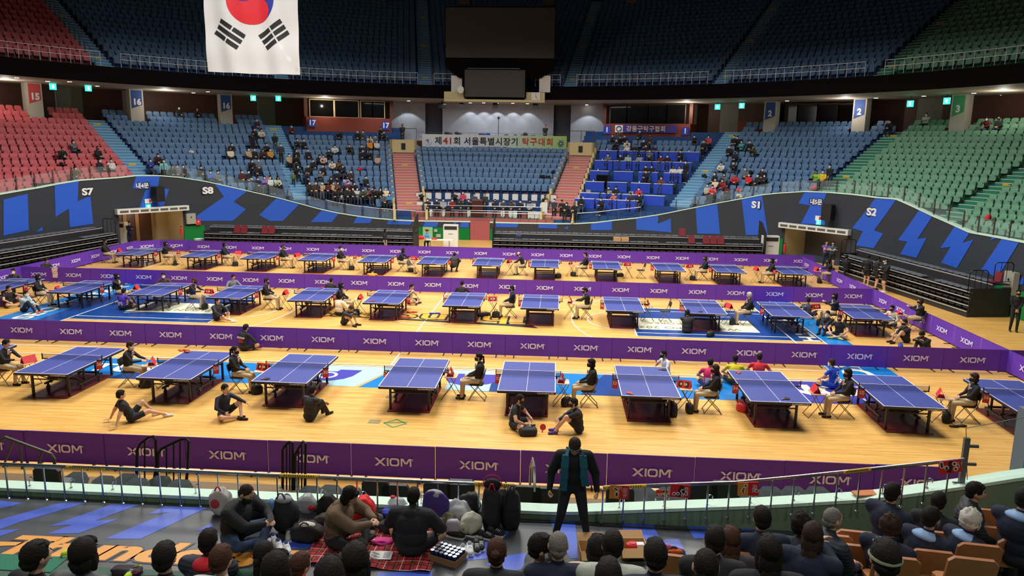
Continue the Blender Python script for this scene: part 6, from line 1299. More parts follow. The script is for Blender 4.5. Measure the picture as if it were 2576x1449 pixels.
# seats in use: backrest and lowered pan
USED = MB().rbox((0, .20, .62), (.45, .05, .5), .07, 0, rx=radians(-12)).rbox((0, -.02, .42), (.43, .05, .4), .05, 0, rx=radians(90))
for x in (-.245, .245): USED.box((x, .0, .56), (.035, .34, .04), 0); USED.box((x, .12, .3), (.03, .05, .56), 1)
UM = {k: USED.mesh('seat', [m_, SMET]) for k, m_ in (('red', SRED), ('blue', SBLU), ('green', SGRN))}
for i, (k, th, col, kd, x, y) in enumerate(SPEC):
    if kd != 's': continue
    o = link('stadium_seat', UM[colr(th)], None, pol(Rk(k)+.55, th, Zk(k)), -radians(th)); tag(o, '%s seat pulled down under the %s sitter, %s row of %s' % (colr(th), ordi(rank[i]), ordi(k+2), block_of(th)), 'seat', 'stadium seats in use')
# belongings on the seats
for i, (x, y, c, d) in enumerate(((480, 387, W_, 'white coat thrown over'), (155, 410, K_, 'black coat draped over'), (640, 398, K_, 'black backpack on'), (905, 424, (210, 50, 50), 'red bag on'), (915, 425, (70, 70, 130), 'blue bag on'), (628, 460, W_, 'white helmet bag on'), (673, 455, (235, 100, 60), 'orange bag on'), (700, 462, K_, 'dark folded coat on'), (1378, 438, K_, 'dark bag on'), (1390, 434, K_, 'black bag on the far side of'), (1364, 447, K_, 'grey backpack on'), (1773, 445, K_, 'large black bag on'), (1890, 425, K_, 'black coat on'), (1860, 478, (225, 70, 90), 'pink sign on'), (1860, 500, CRM_, 'cardboard tray on'), (2047, 466, (225, 60, 80), 'red packet on'), (1700, 468, K_, 'black backpack before'), (860, 498, W_, 'white jacket on'), (1128, 520, K_, 'black bag below'), (2490, 538, (220, 50, 60), 'red leaflet on'))):
    k, th = seat_fit(x, y, .62, .35); p = pol(Rk(k)+.30, th, Zk(k)+.42); b = MB(); rr = random.Random(i)
    for j in range(5): b.ell((rr.uniform(-.13, .13), rr.uniform(-.08, .08), rr.uniform(.08, .24)), (.13, .10, .12), 8, 6)
    o = b.build('bundle', cl(c), None, smooth=True, loc=p); tag(o, '%s a seat, %s row of the %s' % (d, ordi(k+2), block_of(th)), 'belongings')
# ---- desks of section one
CLB = mat('desk_cloth_blue', (28, 66, 190), .7, noise=.35, nscale=2.2)
DR = [(342, ((950, 1112), (1130, 1302), (1325, 1487), (1507, 1680), (1700, 1875))), (432, ((905, 1070), (1078, 1247), (1255, 1430), (1440, 1615), (1625, 1800))), (530, ((862, 1035), (1083, 1260), (1310, 1490), (1545, 1712))), (628, ((818, 992), (1020, 1203), (1240, 1420), (1452, 1632))), (737, ((770, 945), (965, 1140), (1160, 1345), (1360, 1550))), (845, ((718, 898), (915, 1105), (1112, 1300)))]
for j, (yz, segs) in enumerate(DR):
    xm = 1250+(segs[0][0]+segs[-1][1])/2/3.677; ym = 280+(yz+8)/3.677; k, _ = seat_fit(xm, ym, .76, .05)
    for i, (a, c) in enumerate(segs):
        R = Rk(k)+.06; t0, t1 = TH(1250+a/3.677, ym, R), TH(1250+c/3.677, ym, R); w_ = (t1-t0)*pi/180*R; e = empty('blue_desk', pol(R, (t0+t1)/2, Zk(k)), -radians((t0+t1)/2)); tag(e, 'white topped desk with blue cloth front, %s in the %s desk row from the top' % (ordi(i+1), ordi(j+1)), 'desk', 'blue cloth desks of the desk block')
        MB().box((0, .18, .755), (w_, .4, .03)).build('desk_top', SIGNW, e); b = MB(); n = 6
        for q in range(n): b.quad((-w_/2+w_*q/n, -.01-.015*(q % 2), .02), (-w_/2+w_*(q+1)/n, -.01-.015*((q+1) % 2), .02), (-w_/2+w_*(q+1)/n, -.01, .74), (-w_/2+w_*q/n, -.01, .74))
        b.build('cloth_front', CLB, e); lg = MB().box((0, 0, .37), (.03, .3, .74)).mesh('leg', CHROME); link('leg', lg, e, (-w_/2+.03, .2, 0)); link('leg', lg, e, (w_/2-.03, .2, 0))
    R = Rk(k)+.06
    for q, (a, c) in enumerate(segs):
        p = pol(R+.18, TH(1250+(a*.6+c*.4)/3.677, ym, R), Zk(k)+.77)
        if j == 4 and q < 3: o = MB().box((0, 0, .01), (.34, .24, .02)).box((0, -.13, .12), (.34, .02, .22), rx=.2).build('laptop', mat('laptop_grey', (160, 162, 160), .4), None, loc=p); tag(o, 'open laptop on the %s desk of the fifth desk row' % ordi(q+1), 'laptop')
        elif q % 2 == 0: o = MB().cyl((0, 0, 0), (0, 0, .12), .035, .04, n=8).build('paper_cup', SIGNW, None, loc=p); tag(o, 'white paper cup on the %s desk of the %s desk row' % (ordi(q+1), ordi(j+1)), 'cup')
k, th = seat_fit(1518, 433, .9, .1); MBX = MB().box((0, 0, .45), (1.0, .5, .9)).build('equipment_case', SPK, None, loc=pol(Rk(k)+.0, th, Zk(k))); MBX.rotation_euler[2] = -radians(th); tag(MBX, 'black equipment case standing before the third desk row', 'case'); MB().box((0, -.26, .45), (.9, .02, .8)).build('lid_panel', FBK, MBX)
# ---- guest dais
WP = mat('panel_white', (222, 220, 212), .6); SM = mat('seat_maroon', (120, 32, 42), .55)
gp = MB().rbox((0, 0, .52), (.46, .04, 1.0), .02).mesh('front_panel', WP); gs = MB().rbox((0, .30, .78), (.46, .1, .6), .08, rx=-.15).rbox((0, .12, .48), (.46, .1, .4), .06, rx=pi/2).mesh('seat', mat('seat_mauve', (110, 70, 76), .7))
for row, (x0, x1, n, R, z) in enumerate(((1056, 1366, 13, 25.9, 1.68), (1054, 1392, 15, 27.0, 2.3))):
    t0, t1 = TH(x0, 510, R), TH(x1, 510, R)
    for i in range(n):
        t = t0+(t1-t0)*i/(n-1); e = empty('guest_seat', pol(R, t, z), -radians(t)); tag(e, 'white fronted guest seat with mauve back, %s in the %s dais row' % (ordi(i+1), ('front', 'rear')[row]), 'seat', 'guest seats on the dais'); link('front_panel', gp, e); link('seat', gs, e)
VIP = [(473, 108, K_, 'w'), (587, 108, K_, 'w'), (670, 103, (150, 152, 156), 'w'), (783, 98, (120, 30, 36), 'w'), (888, 108, K_, 'k'), (985, 122, K_, 'w'), (1315, 108, K_, 'k'), (1420, 118, (60, 62, 66), 'w'), (1518, 138, (60, 58, 50), 'k'), (1628, 122, K_, 'w'), (1748, 128, (150, 150, 150), 'k')]
for i, (x, y, c, mk_) in enumerate(VIP):
    p = onR(980+x/4.954, 480+y/4.954, 25.2); t = th_of(p)
    q = pol(25.25, t, 1.66); person('chair', q, -radians(t), c, (24, 25, 30), 'guest in %s jacket seated on the dais, %s from the red-seat end' % (cname(c), ordi(i+1)), 'short', 'k', mk_, puff=.015); fold_chair_at = MB()
    o = MB().rbox((0, .22, .72), (.46, .08, .5), .06, rx=-.1).rbox((0, 0, .42), (.46, .08, .44), .05, rx=pi/2).box((0, 0, .2), (.4, .4, .38)).build('dais_chair', mat('seat_mauve', (110, 70, 76), .7), None, loc=q); o.rotation_euler[2] = -radians(t); tag(o, 'mauve chair on the dais, %s from the red-seat end' % ordi(i+1), 'chair')
for i, (x, y, c, st_, R, z, lab) in enumerate(((400, 22, K_, 'fold', 26.6, 2.35, 'guest in black behind the front row, beside the pink stairs'), (815, 27, K_, 'fold', 26.6, 2.35, 'guest in black behind the fourth front guest'), (915, 22, (200, 60, 90), 'chair', 26.6, 2.35, 'guest in white, red and blue shirt in the rear dais row'), (1048, 42, (80, 84, 88), 'chin', 26.6, 2.2, 'guest in grey suit behind the podium'), (1940, 68, K_, 'desk', 26.5, 2.2, 'guest in black behind the white lectern stand'))):
    p = onR(980+x/4.954, 480+y/4.954, R); person(st_, pol(R, th_of(p), p.z-1.22), -radians(th_of(p)), c, K_, lab, 'short', 'k', 'w' if i != 4 else 'k')
for i, (x, y, c, ps, R, lab, mk_) in enumerate(((1190, 48, (46, 46, 50), 'clasp', 25.0, 'man in dark suit standing behind the brown podium', None), (2055, 122, (46, 56, 66), 'clasp', 25.0, 'man in slate jacket standing at the foot of the pink stairs', 'w'), (2150, 132, K_, 'read', 25.0, 'woman in black dress holding white papers on the pink stairs', None), (163*0+153, -840, K_, 'clasp', 34.5, 'man in black cap and mask on top of the stair gatehouse', 'k'), (1942, -795, K_, 'clasp', 37, 'person in black standing behind the stage railing', None))):
    px_, py_ = 980+x/4.954, 480+y/4.954
    if i == 3: px_, py_ = 1012, 316
    if i == 4: px_, py_ = 1372, 318
    p = onR(px_, py_, R); person(ps, pol(R, th_of(p), p.z-1.58), -radians(th_of(p)), c, K_, lab, 'short', 'k', mk_)
p = onR(1201, 545, 24.75); e = empty('podium', pol(24.75, th_of(p), 1.66), -radians(th_of(p))); tag(e, 'dark brown wooden podium with microphone in the middle of the dais', 'podium'); WD = mat('podium_wood', (72, 30, 22), .4); MB().box((0, 0, .62), (.85, .5, 1.25)).build('body', WD, e); MB().box((0, .02, 1.28), (.92, .55, .06), rx=.15).build('top', WD, e); MB().tube([(0, 0, 1.3), (0, .05, 1.5)], .012, 5).build('microphone', SPK, e)
p = onR(1369, 520, 25.2); tag(MB().box((0, 0, .6), (.5, .4, 1.2)).build('lectern', WP, None, loc=pol(25.2, th_of(p), 1.66)), 'white lectern stand at the green-seat end of the dais', 'lectern')
for i, x in enumerate((1083, 1115, 1179, 1265, 1285, 1296, 1343)):
    p = onR(x, 537, 24.9); tag(MB().box((0, 0, .25), (.3 if x != 1343 else .9, .14, .5)).cyl((-.06, 0, .5), (-.06, 0, .6), .01).cyl((.06, 0, .5), (.06, 0, .6), .01).build('gift_bag', WP, None, loc=pol(24.85, th_of(p), 1.66)), 'white paper gift bag standing on the dais, %s from the red-seat end' % ordi(i+1), 'bag')
# things on the stage behind the banner
p = onR(1254, 330, 37); o = MB().cyl((0, 0, 0), (0, 0, 2.1), .03, n=5).ell((0, 0, 2.15), (.12, .12, .12), 8, 6).cyl((0, 0, 0), (0, 0, .03), .25, n=12).build('microphone_stand', SPK, None, loc=pol(37, th_of(p), 7.4)); tag(o, 'tall thin stand with black head before the marble wall', 'stand')
for i, x in enumerate((1125, 1155, 1205, 1225, 1275, 1300, 1320, 1345)):
    p = onR(x, 336, 36); b = MB(); rr = random.Random(i+40)
    for j in range(4): b.ell((rr.uniform(-.3, .3), 0, rr.uniform(.3, .75)), (.22, .18, .16), 8, 5)
    b.cyl((-.2, 0, 0), (-.2, 0, .4), .03, n=5).cyl((.2, 0, 0), (.2, 0, .4), .03, n=5); tag(b.build('stored_chair', cl((40, 70, 150) if i == 3 else (44, 44, 46)), None, loc=pol(36, th_of(p), 7.4)), 'dark shrouded chair on the stage, %s counting from the gatehouse by block seventeen' % ordi(i+1), 'chair')
# ================================================================ THE SPECTATORS' END, NEAR SIDE
ZP, YW = 1.6, 10.4        # platform floor, court face of the parapet
CHARP, BLUP, ORP, ORD2 = mat('deck_charcoal', (62, 66, 72), .35, noise=.12, nscale=5), mat('deck_blue', (62, 92, 200), .35, noise=.05, nscale=4), mat('deck_orange', (232, 158, 62), .4), mat('deck_outline', (52, 50, 56), .4)
b = MB(); b.box((-2, (8.6+YW)/2, ZP/2), (26, YW-8.6, ZP)); struct(b.build('floor_platform', CHARP))
def wt2(x): return float(np.interp(x, [-12, 0.2, 3.1, 4.6, 5.9, 6.6, 9], [1.70, 1.71, 1.96, 2.13, 2.39, 2.55, 3.0]))
b = MB(); c = MB(); xs = [-14+.5*i for i in range(50)]
for x0, x1 in zip(xs[:-1], xs[1:]):
    za, zb = wt2(x0), wt2(x1)
    for bb, y0, y1, lo, hi in ((b, YW, YW+.2, None, -.02), (c, YW-.02, YW+.24, -.02, .03)):
        l0, l1 = (0, 0) if lo is None else (za+lo, zb+lo); h0, h1 = za+hi, zb+hi
        bb.add([(x0, y0, l0), (x1, y0, l1), (x1, y1, l1), (x0, y1, l0), (x0, y0, h0), (x1, y0, h1), (x1, y1, h1), (x0, y1, h0)], [(3, 2, 1, 0), (4, 5, 6, 7), (0, 1, 5, 4), (2, 3, 7, 6)])
struct(b.build('wall_parapet', mat('parapet_green', (112, 138, 112), .7, noise=.06, nscale=3))); struct(c.build('trim_parapet', mat('cap_mint', (200, 232, 212), .55)))
def deckpoly(polys, m, z, name='floor_deck_print'):
    b = MB()
    for p in polys:
        pts = [onz(x, y, ZP) for x, y in p]
        for t in tessellate_polygon([[Vector((q.x, q.y, 0)) for q in pts]]): b.add([(pts[i].x, pts[i].y, z) for i in t], [(0, 1, 2)])
    o = b.build(name, m); o['kind'] = 'structure'; return o
def Zc(pts): return [(x/3.22, 1000+y/3.22) for x, y in pts]
def Zd(pts): return [(1500+x/4.152, 1100+y/4.152) for x, y in pts]
def Ze(pts): return [(950+x/3.628, 1050+y/3.628) for x, y in pts]
deckpoly([Zc([(0, 835), (185, 855), (100, 880), (0, 900)]), Zc([(0, 990), (490, 853), (700, 855), (160, 1010), (0, 1068)]), Zc([(380, 1105), (590, 1030), (395, 1045), (900, 868), (1125, 870), (770, 1000), (960, 985), (640, 1100)]), Zc([(850, 1145), (1365, 930), (1190, 950), (1330, 885), (1680, 893), (1135, 1147)]), Zc([(0, 1075), (165, 1068), (0, 1125)]), Zc([(1580, 1085), (1720, 1015), (1720, 1060)]), Zc([(2280, 1165), (2560, 1165), (2500, 1225), (2230, 1225)]),
   Ze([(760, 1310), (900, 1150), (1010, 1135), (1000, 1290)]), Ze([(1135, 1268), (1378, 1235), (1345, 1375), (1255, 1405), (985, 1345)]), Ze([(1568, 925), (1800, 925), (1832, 1290), (1760, 1290), (1640, 1100)]), Ze([(1160, 1040), (1195, 1040), (1180, 1110)]), Ze([(0, 1420), (500, 1400), (490, 1500), (0, 1500)]),
   Zd([(260, 905), (570, 880), (665, 1060), (330, 1085)]), Zd([(930, 900), (1180, 900), (1245, 1055), (1020, 1060)]), Zd([(680, 1070), (860, 1062), (985, 1285), (750, 1295)]), Zd([(1500, 940), (1650, 935), (1640, 970), (1520, 975)])], BLUP, ZP+.003)
TITLE = 'Thunders'
me_o = text_mesh(TITLE, 1, bold=.085, sx=1.0, mats=ORD2); me_i = text_mesh(TITLE, 1, bold=.045, sx=1.0, mats=ORP)
pL, pR = onz(-40, 1400, ZP), onz(660, 1412, ZP); wv = [v.co.x for v in me_o.vertices]; hv = [v.co.y for v in me_o.vertices]; sxx = (pR.x-pL.x)/(max(wv)-min(wv)); syy = .60/(max(hv)-min(hv))
for me_, z in ((me_o, ZP+.006), (me_i, ZP+.009)):
    for v in me_.vertices: v.co.x = v.co.x*sxx+v.co.y*syy*.35; v.co.y *= syy
    o = link('floor_deck_lettering', me_, None, ((pL.x+pR.x)/2, onz(300, 1388, ZP).y, z)); o['kind'] = 'structure'
deckpoly([Zc([(0, 1170), (290, 1178), (160, 1200), (0, 1205)]), Zc([(2050, 1230), (2500, 1245), (2460, 1275), (2100, 1270)])], ORP, ZP+.006)
p = onz(60, 1415, ZP); struct(MB().box((p.x-.3, p.y-.02, ZP+.006), (1.6, .36, .01)).build('floor_green_mat', mat('mat_green', (40, 120, 92), .8, bump=.6, nscale=60)))
# near stand steps rising toward the camera
b = MB(); g = mat('near_concrete', (70, 98, 84), .8, noise=.1, nscale=3)
for j in range(8): b.box((-2, 8.6-.7*j-.35, (ZP+.32*(j))/2), (26, .7, ZP+.32*j))
struct(b.build('floor_near_stand', g))
def ztread(y): return ZP+.32*max(0, math.floor((8.6-y)/.7)) if y < 8.6 else ZP
# railing on the parapet
YR = YW-.07
def railp(x, y): return onY(x, y, YR)
def near_rail(pts, x0, x1, step, label, ends=True):
    e = tag(empty('parapet_railing'), label, 'railing'); P = [railp(*q) for q in pts]; MB().tube(P, .026, 10).build('top_rail', CHROMEB, e)
    xs_ = [P[0].x+(P[-1].x-P[0].x)*i/60 for i in range(61)]
    x = x0
    while x <= x1:
        zt_ = float(np.interp(x, [q.x for q in P], [q.z for q in P])); zb_ = wt2(x)-.11
        o = MB().cyl((0, 0, zb_), (0, 0, zt_-.02), .013, n=8).ell((0, 0, zb_), (.028, .035, .028), 8, 6).build('post', CHROMEB, e, loc=(x, YR-.02, 0)); x += step
    return e
CHROMEB = mat('railing_chrome', (190, 192, 196), .22, metal=1)
near_rail([(-60, 1165), (400, 1182), (850, 1202), (1296, 1221)], railp(15, 1168).x, railp(1297, 1221).x, .302, 'long chrome railing on the mint parapet along the belongings')
near_rail([(1517, 1226), (1640, 1221), (1853, 1214), (2000, 1200), (2200, 1179), (2425, 1156)], railp(1517, 1225).x, railp(2425, 1155).x, .30, 'chrome railing on the mint parapet rising past the seated crowd')
CAU = mat('caution_yellow', (215, 180, 50), .5); CAUK = mat('ink_black', (35, 32, 36), .7)
for x0, y0, x1, y1, lab in ((168, 1174, 268, 1178, 'yellow caution tape wrapped on the railing near the steel handrail'), (705, 1195, 803, 1199, 'yellow caution tape wrapped on the railing before the black hoops'), (1193, 1216, 1294, 1221, 'yellow caution tape at the end of the railing by the backpacks'), (1519, 1226, 1626, 1222, 'yellow caution tape at the start of the rising railing'), (2120, 1188, 2190, 1180, 'yellow caution tape on the rising railing near the masked man')):
    a, c = railp(x0, y0), railp(x1, y1); o = MB().cyl(a, c, .029, n=10, caps=False).build('caution_tape', CAU); tag(o, lab, 'tape'); d = (c-a).normalized(); q = MB()
    for i in range(14): u = .12+.8*i/14; m_ = a.lerp(c, u); q.box(m_+Vector((0, -.024, .012)), (.012, .012, .022))
    q.build('lettering', CAUK, o)
hp = MB().tube([(-.03, 0, 0), (-.03, 0, .11), (-.015, 0, .14), (.01, 0, .15), (.035, 0, .13), (.04, 0, .08)], .009, 6).cyl((-.03, 0, 0), (-.03, 0, .008), .022, n=10).mesh('wall_hook', CHROMEB)
for i, x in enumerate((82, 186, 290, 498, 605, 705, 813, 915, 1065, 1565, 1677, 1787, 1895, 2003, 2110, 2225, 2335)):
    q = onY(x, 1225, YW+.1); o = link('parapet_hook', hp, None, (q.x, YW+.08, wt2(q.x)+.03)); tag(o, 'small chrome hook on the parapet top, %s from the steel handrail' % ordi(i+1), 'hook', 'chrome hooks on the parapet')
# steel handrails and hoops of the steps down to the court
o = MB().tube([onY(-20, 1122, 11.4), onY(14, 1100, 11.4), onY(128, 1142, 11.4), onY(137, 1155, 11.4), onY(138, 1245, 11.4)], .028, 8).tube([onY(33, 1108, 11.4), onY(8, 1175, 11.4)], .018, 6).tube([onY(50, 1115, 11.4), onY(56, 1180, 11.4)], .018, 6).tube([onY(105, 1136, 11.4), onY(93, 1180, 11.4)], .018, 6).build('stair_handrail', mat('rail_bronze', (95, 88, 80), .4, metal=.5)); tag(o, 'angled steel handrail of the steps at the end of the parapet', 'handrail')
def bhoop(pts, bars, label):
    Y = 11.9; P = [onY(x, y, Y) for x, y in pts]; b = MB(); b.tube(P, .026, 8)
    for x, y0, y1 in bars: b.cyl(onY(x, y0, Y), onY(x, y1, Y), .014, n=6)
    tag(b.build('bleacher_guard_rail', mat('rail_black', (30, 28, 28), .35, metal=.5)), label, 'guard rail')
bhoop([(343, 1233), (345, 1132), (352, 1118), (375, 1100), (385, 1098), (391, 1106), (393, 1165), (385, 1233)], [(364, 1112, 1230)], 'black hoop guard rail with one bar, closest to the steel handrail')
bhoop([(395, 1233), (398, 1142), (405, 1130), (455, 1106), (466, 1103), (474, 1110), (471, 1190), (466, 1235)], [(419, 1125, 1233), (437, 1117, 1233), (453, 1110, 1232)], 'black hoop guard rail with three bars behind the parapet')
bhoop([(711, 1246), (711, 1132), (717, 1122), (728, 1112), (736, 1114), (736, 1246)], [(721, 1120, 1246), (729, 1116, 1246)], 'narrow black hoop guard rail before the fourth near barrier')
bhoop([(740, 1246), (742, 1145), (750, 1130), (762, 1111), (769, 1116), (767, 1246)], [(751, 1128, 1246), (759, 1120, 1246)], 'narrow black hoop guard rail close beside the first narrow one')
o = MB().tube([onY(1333, 1232, 11.6), onY(1335, 1175, 11.6), onY(1340, 1153, 11.4), onY(1344, 1175, 11.0), onY(1345, 1236, 11.0)], .022, 8).build('stair_handrail', CHROMEB); tag(o, 'thin chrome handrail seen end on beside the standing man', 'handrail')
# telescopic seats between parapet and barriers
GS, BS = mat('ribbed_seat_grey', (92, 100, 104), .45), mat('padded_seat_black', (28, 28, 34), .5)
gm = MB(); gm.rbox((0, 0, .22), (.42, .04, .40), .10)
for i in range(9): gm.box((-.16+.04*i, -.022, .2), (.012, .012, .3))
GSM = gm.mesh('seat_back', GS); BSM = MB().rbox((0, 0, .2), (.44, .07, .38), .04).mesh('seat_back', BS)
SPN = MB().rbox((0, .2, .02), (.42, .05, .4), .06, rx=pi/2).mesh('seat_pan', GS); FT = MB().box((0, .1, -.2), (.05, .2, .4)).mesh('bracket', SPK)
def pit_seat(x, y, Y, black, label, tilt=-50):
    q = onY(x, y, Y); top = q.z; e = empty('folding_bleacher_seat', (q.x, Y, top-.33)); tag(e, label, 'seat', 'bleacher seats below the parapet'); s = link('seat_back', BSM if black else GSM, e); s.rotation_euler = (radians(0 if black else tilt), 0, 0); link('seat_pan', SPN, e); link('bracket', FT, e)
n_ = 0
GL = [(170, 1212), (240, 1222), (300, 1216), (325, 1228), (385, 1222), (435, 1232), (770, 1248), (820, 1246), (875, 1252), (1600, 1246), (1625, 1252), (1690, 1250), (1755, 1252), (1815, 1254), (1880, 1256), (1895, 1250), (1950, 1250), (2010, 1250), (2070, 1250)]
for i, (x, y) in enumerate(GL): pit_seat(x, y-12, 11.15 if i % 2 else 11.5, 0, 'grey ribbed seat back below the parapet, %s along' % ordi(i+1))
for i, (x, y) in enumerate(((118, 1186), (945, 1218), (995, 1228), (1100, 1222), (1160, 1216), (1328, 1232), (1375, 1236), (1560, 1236), (1768, 1224), (1825, 1220))): pit_seat(x, y, 11.2, 1, 'black padded seat back below the parapet, %s along' % ordi(i+1), 0)
b = MB(); b.box((-2, 11.2, .6), (26, 1.2, 1.2)); b.box((-2, 12.2, .45), (26, .8, .9)); struct(b.build('floor_bleacher_deck', mat('near_deck', (120, 92, 55), .6)))
# posters hung over the railing
PRD, POR, PWH, PBK = mat('poster_red', (205, 35, 40), .45), mat('poster_orange', (215, 140, 40), .45), mat('poster_white', (235, 225, 215), .5), mat('poster_dark', (60, 25, 22), .5)
def poster(x0, y0, x1, y1, Y, rot, kind, label):
    a, c = onY(x0, y0, Y), onY(x1, y1, Y); w_, h = c.x-a.x, a.z-c.z; o = MB().box((0, 0, 0), (w_, .006, h)).build('menu_poster', PRD, None, loc=((a.x+c.x)/2, Y, (a.z+c.z)/2)); o.rotation_euler[1] = rot; tag(o, label, 'poster')
    if kind == 'menu': MB().box((-w_*.25, -.004, 0), (w_*.5, .004, h)).build('orange_half', POR, o); rr = random.Random(int(x0))
    else: MB().box((0, -.004, 0), (w_*.22, .003, h*.9), ry=.3).build('dark_strip', PBK, o)
    rr = random.Random(int(x0)); q = MB(); k = MB()
    for i in range(7): cx, cz, r_ = rr.uniform(-.4, .4)*w_, rr.uniform(-.35, .35)*h, rr.uniform(.04, .09)*w_*1.3; q.cyl((cx, -.006, cz), (cx, -.008, cz), r_, n=10); k.cyl((cx, -.008, cz), (cx, -.010, cz), r_*.55, n=8)
    q.build('plate_print', PWH, o); k.build('food_print', PBK, o); t = MB()
    for i in range(6): t.box((.3*w_, -.006, .3*h-.1*h*i), (.2*w_, .002, .03*h))
    t.build('text_lines', PWH, o); return o
poster(1534, 1220, 1582, 1256, YR-.05, .02, 'menu', 'orange and red menu poster hung at the start of the rising railing')
poster(1687, 1218, 1735, 1252, YR-.05, .03, 'cup', 'red food poster with cup hung on the rising railing')
poster(1857, 1212, 1907, 1248, YR-.05, -.04, 'menu', 'orange and red menu poster where the railing begins to climb')
poster(2364, 1157, 2416, 1191, YR-.05, -.18, 'cup', 'tilted red food poster hung at the steel glass post')
poster(1651, 1232, 1692, 1250, 11.08, .0, 'cup', 'faded pink poster lying on the seats behind the railing')
# glass screen and its steel post
q = onY(2418, 1214, YW+.1); e = empty('glass_screen', (q.x, YW+.1, wt2(q.x)+.03)); tag(e, 'tall glass screen with steel post at the end of the rising railing', 'glass screen'); tz = onY(2422, 1101, YW+.1).z-e.location.z; MB().box((0, 0, tz/2), (.075, .05, tz)).cyl((-.12, 0, 0), (.16, 0, 0), .012, n=6).build('post', STEEL, e)
for h in (.42, .82): MB().box((.09, 0, tz*h+.0), (.16, .03, .04)).build('clamp', STEEL, e)
g0, g1 = onY(2433, 1207, YW+.1)-e.location, onY(2640, 1180, YW+.1)-e.location; t0, t1 = onY(2430, 1077, YW+.1)-e.location, onY(2640, 1038, YW+.1)-e.location
MB().quad((g0.x, 0, g0.z), (g1.x, 0, g1.z), (t1.x, 0, t1.z), (t0.x, 0, t0.z)).build('pane', GLASS, e); MB().tube([(g0.x, 0, g0.z), (t0.x, 0, t0.z), (t1.x, 0, t1.z)], .006, 4).build('pane_edge', mat('glass_edge', (70, 80, 70), .3), e)
q = onY(2572, 1130, 10.9); struct(MB().box((q.x+.1, 10.9, 1.9), (.3, .3, 3.0)).build('pillar_end', mat('post_bluegrey', (110, 128, 140), .6)))
# ---- tip-up wooden seats of the near block
WSE = mat('seat_wood', (172, 112, 66), .45, noise=.12, nscale=7)
wm = MB(); wm.rbox((0, 0, .05), (.44, .035, .34), .05, rx=radians(14)); WSM = wm.mesh('backrest', WSE); WPN = MB().rbox((0, .2, -.16), (.43, .04, .38), .06, rx=radians(78)).mesh('seat_pan', WSE); WLG = MB().box((0, .12, -.36), (.04, .3, .36)).mesh('bracket', SPK); WNB = MB().box((0, -.028, .12), (.06, .004, .03)).mesh('number_mark', mat('worn_mark', (150, 110, 80), .6))
WS = [(1860, 1405, 8.3), (1835, 1432, 7.6), (2090, 1384, 8.8), (2148, 1374, 9.0), (2275, 1385, 8.9), (2268, 1352, 9.6), (2497, 1318, 10.0), (2374, 1378, 9.0), (2473, 1362, 9.1), (2560, 1352, 9.3), (2050, 1424, 8.2), (2150, 1412, 8.3), (2341, 1428, 8.0), (2458, 1412, 8.1), (2558, 1402, 8.3), (1900, 1446, 7.6), (2440, 1452, 7.2), (1700, 1440, 7.8), (2540, 1315, 10.1), (2250, 1446, 7.6)]
def atd(x, y, d): r = ray(x, y); return EYE+r*(d/(r.dot(FW)))
for i, (x, y, d) in enumerate(WS):
    p = atd(x, y, d); o = empty('wooden_seat', p, radians(-8)); tag(o, 'orange brown wooden tip-up seat, %s of those behind the near crowd' % ordi(i+1), 'seat', 'wooden seats of the near block'); link('backrest', WSM, o); link('seat_pan', WPN, o); link('bracket', WLG, o, (-.2, 0, 0)); link('bracket', WLG, o, (.2, 0, 0)); link('number_mark', WNB, o)
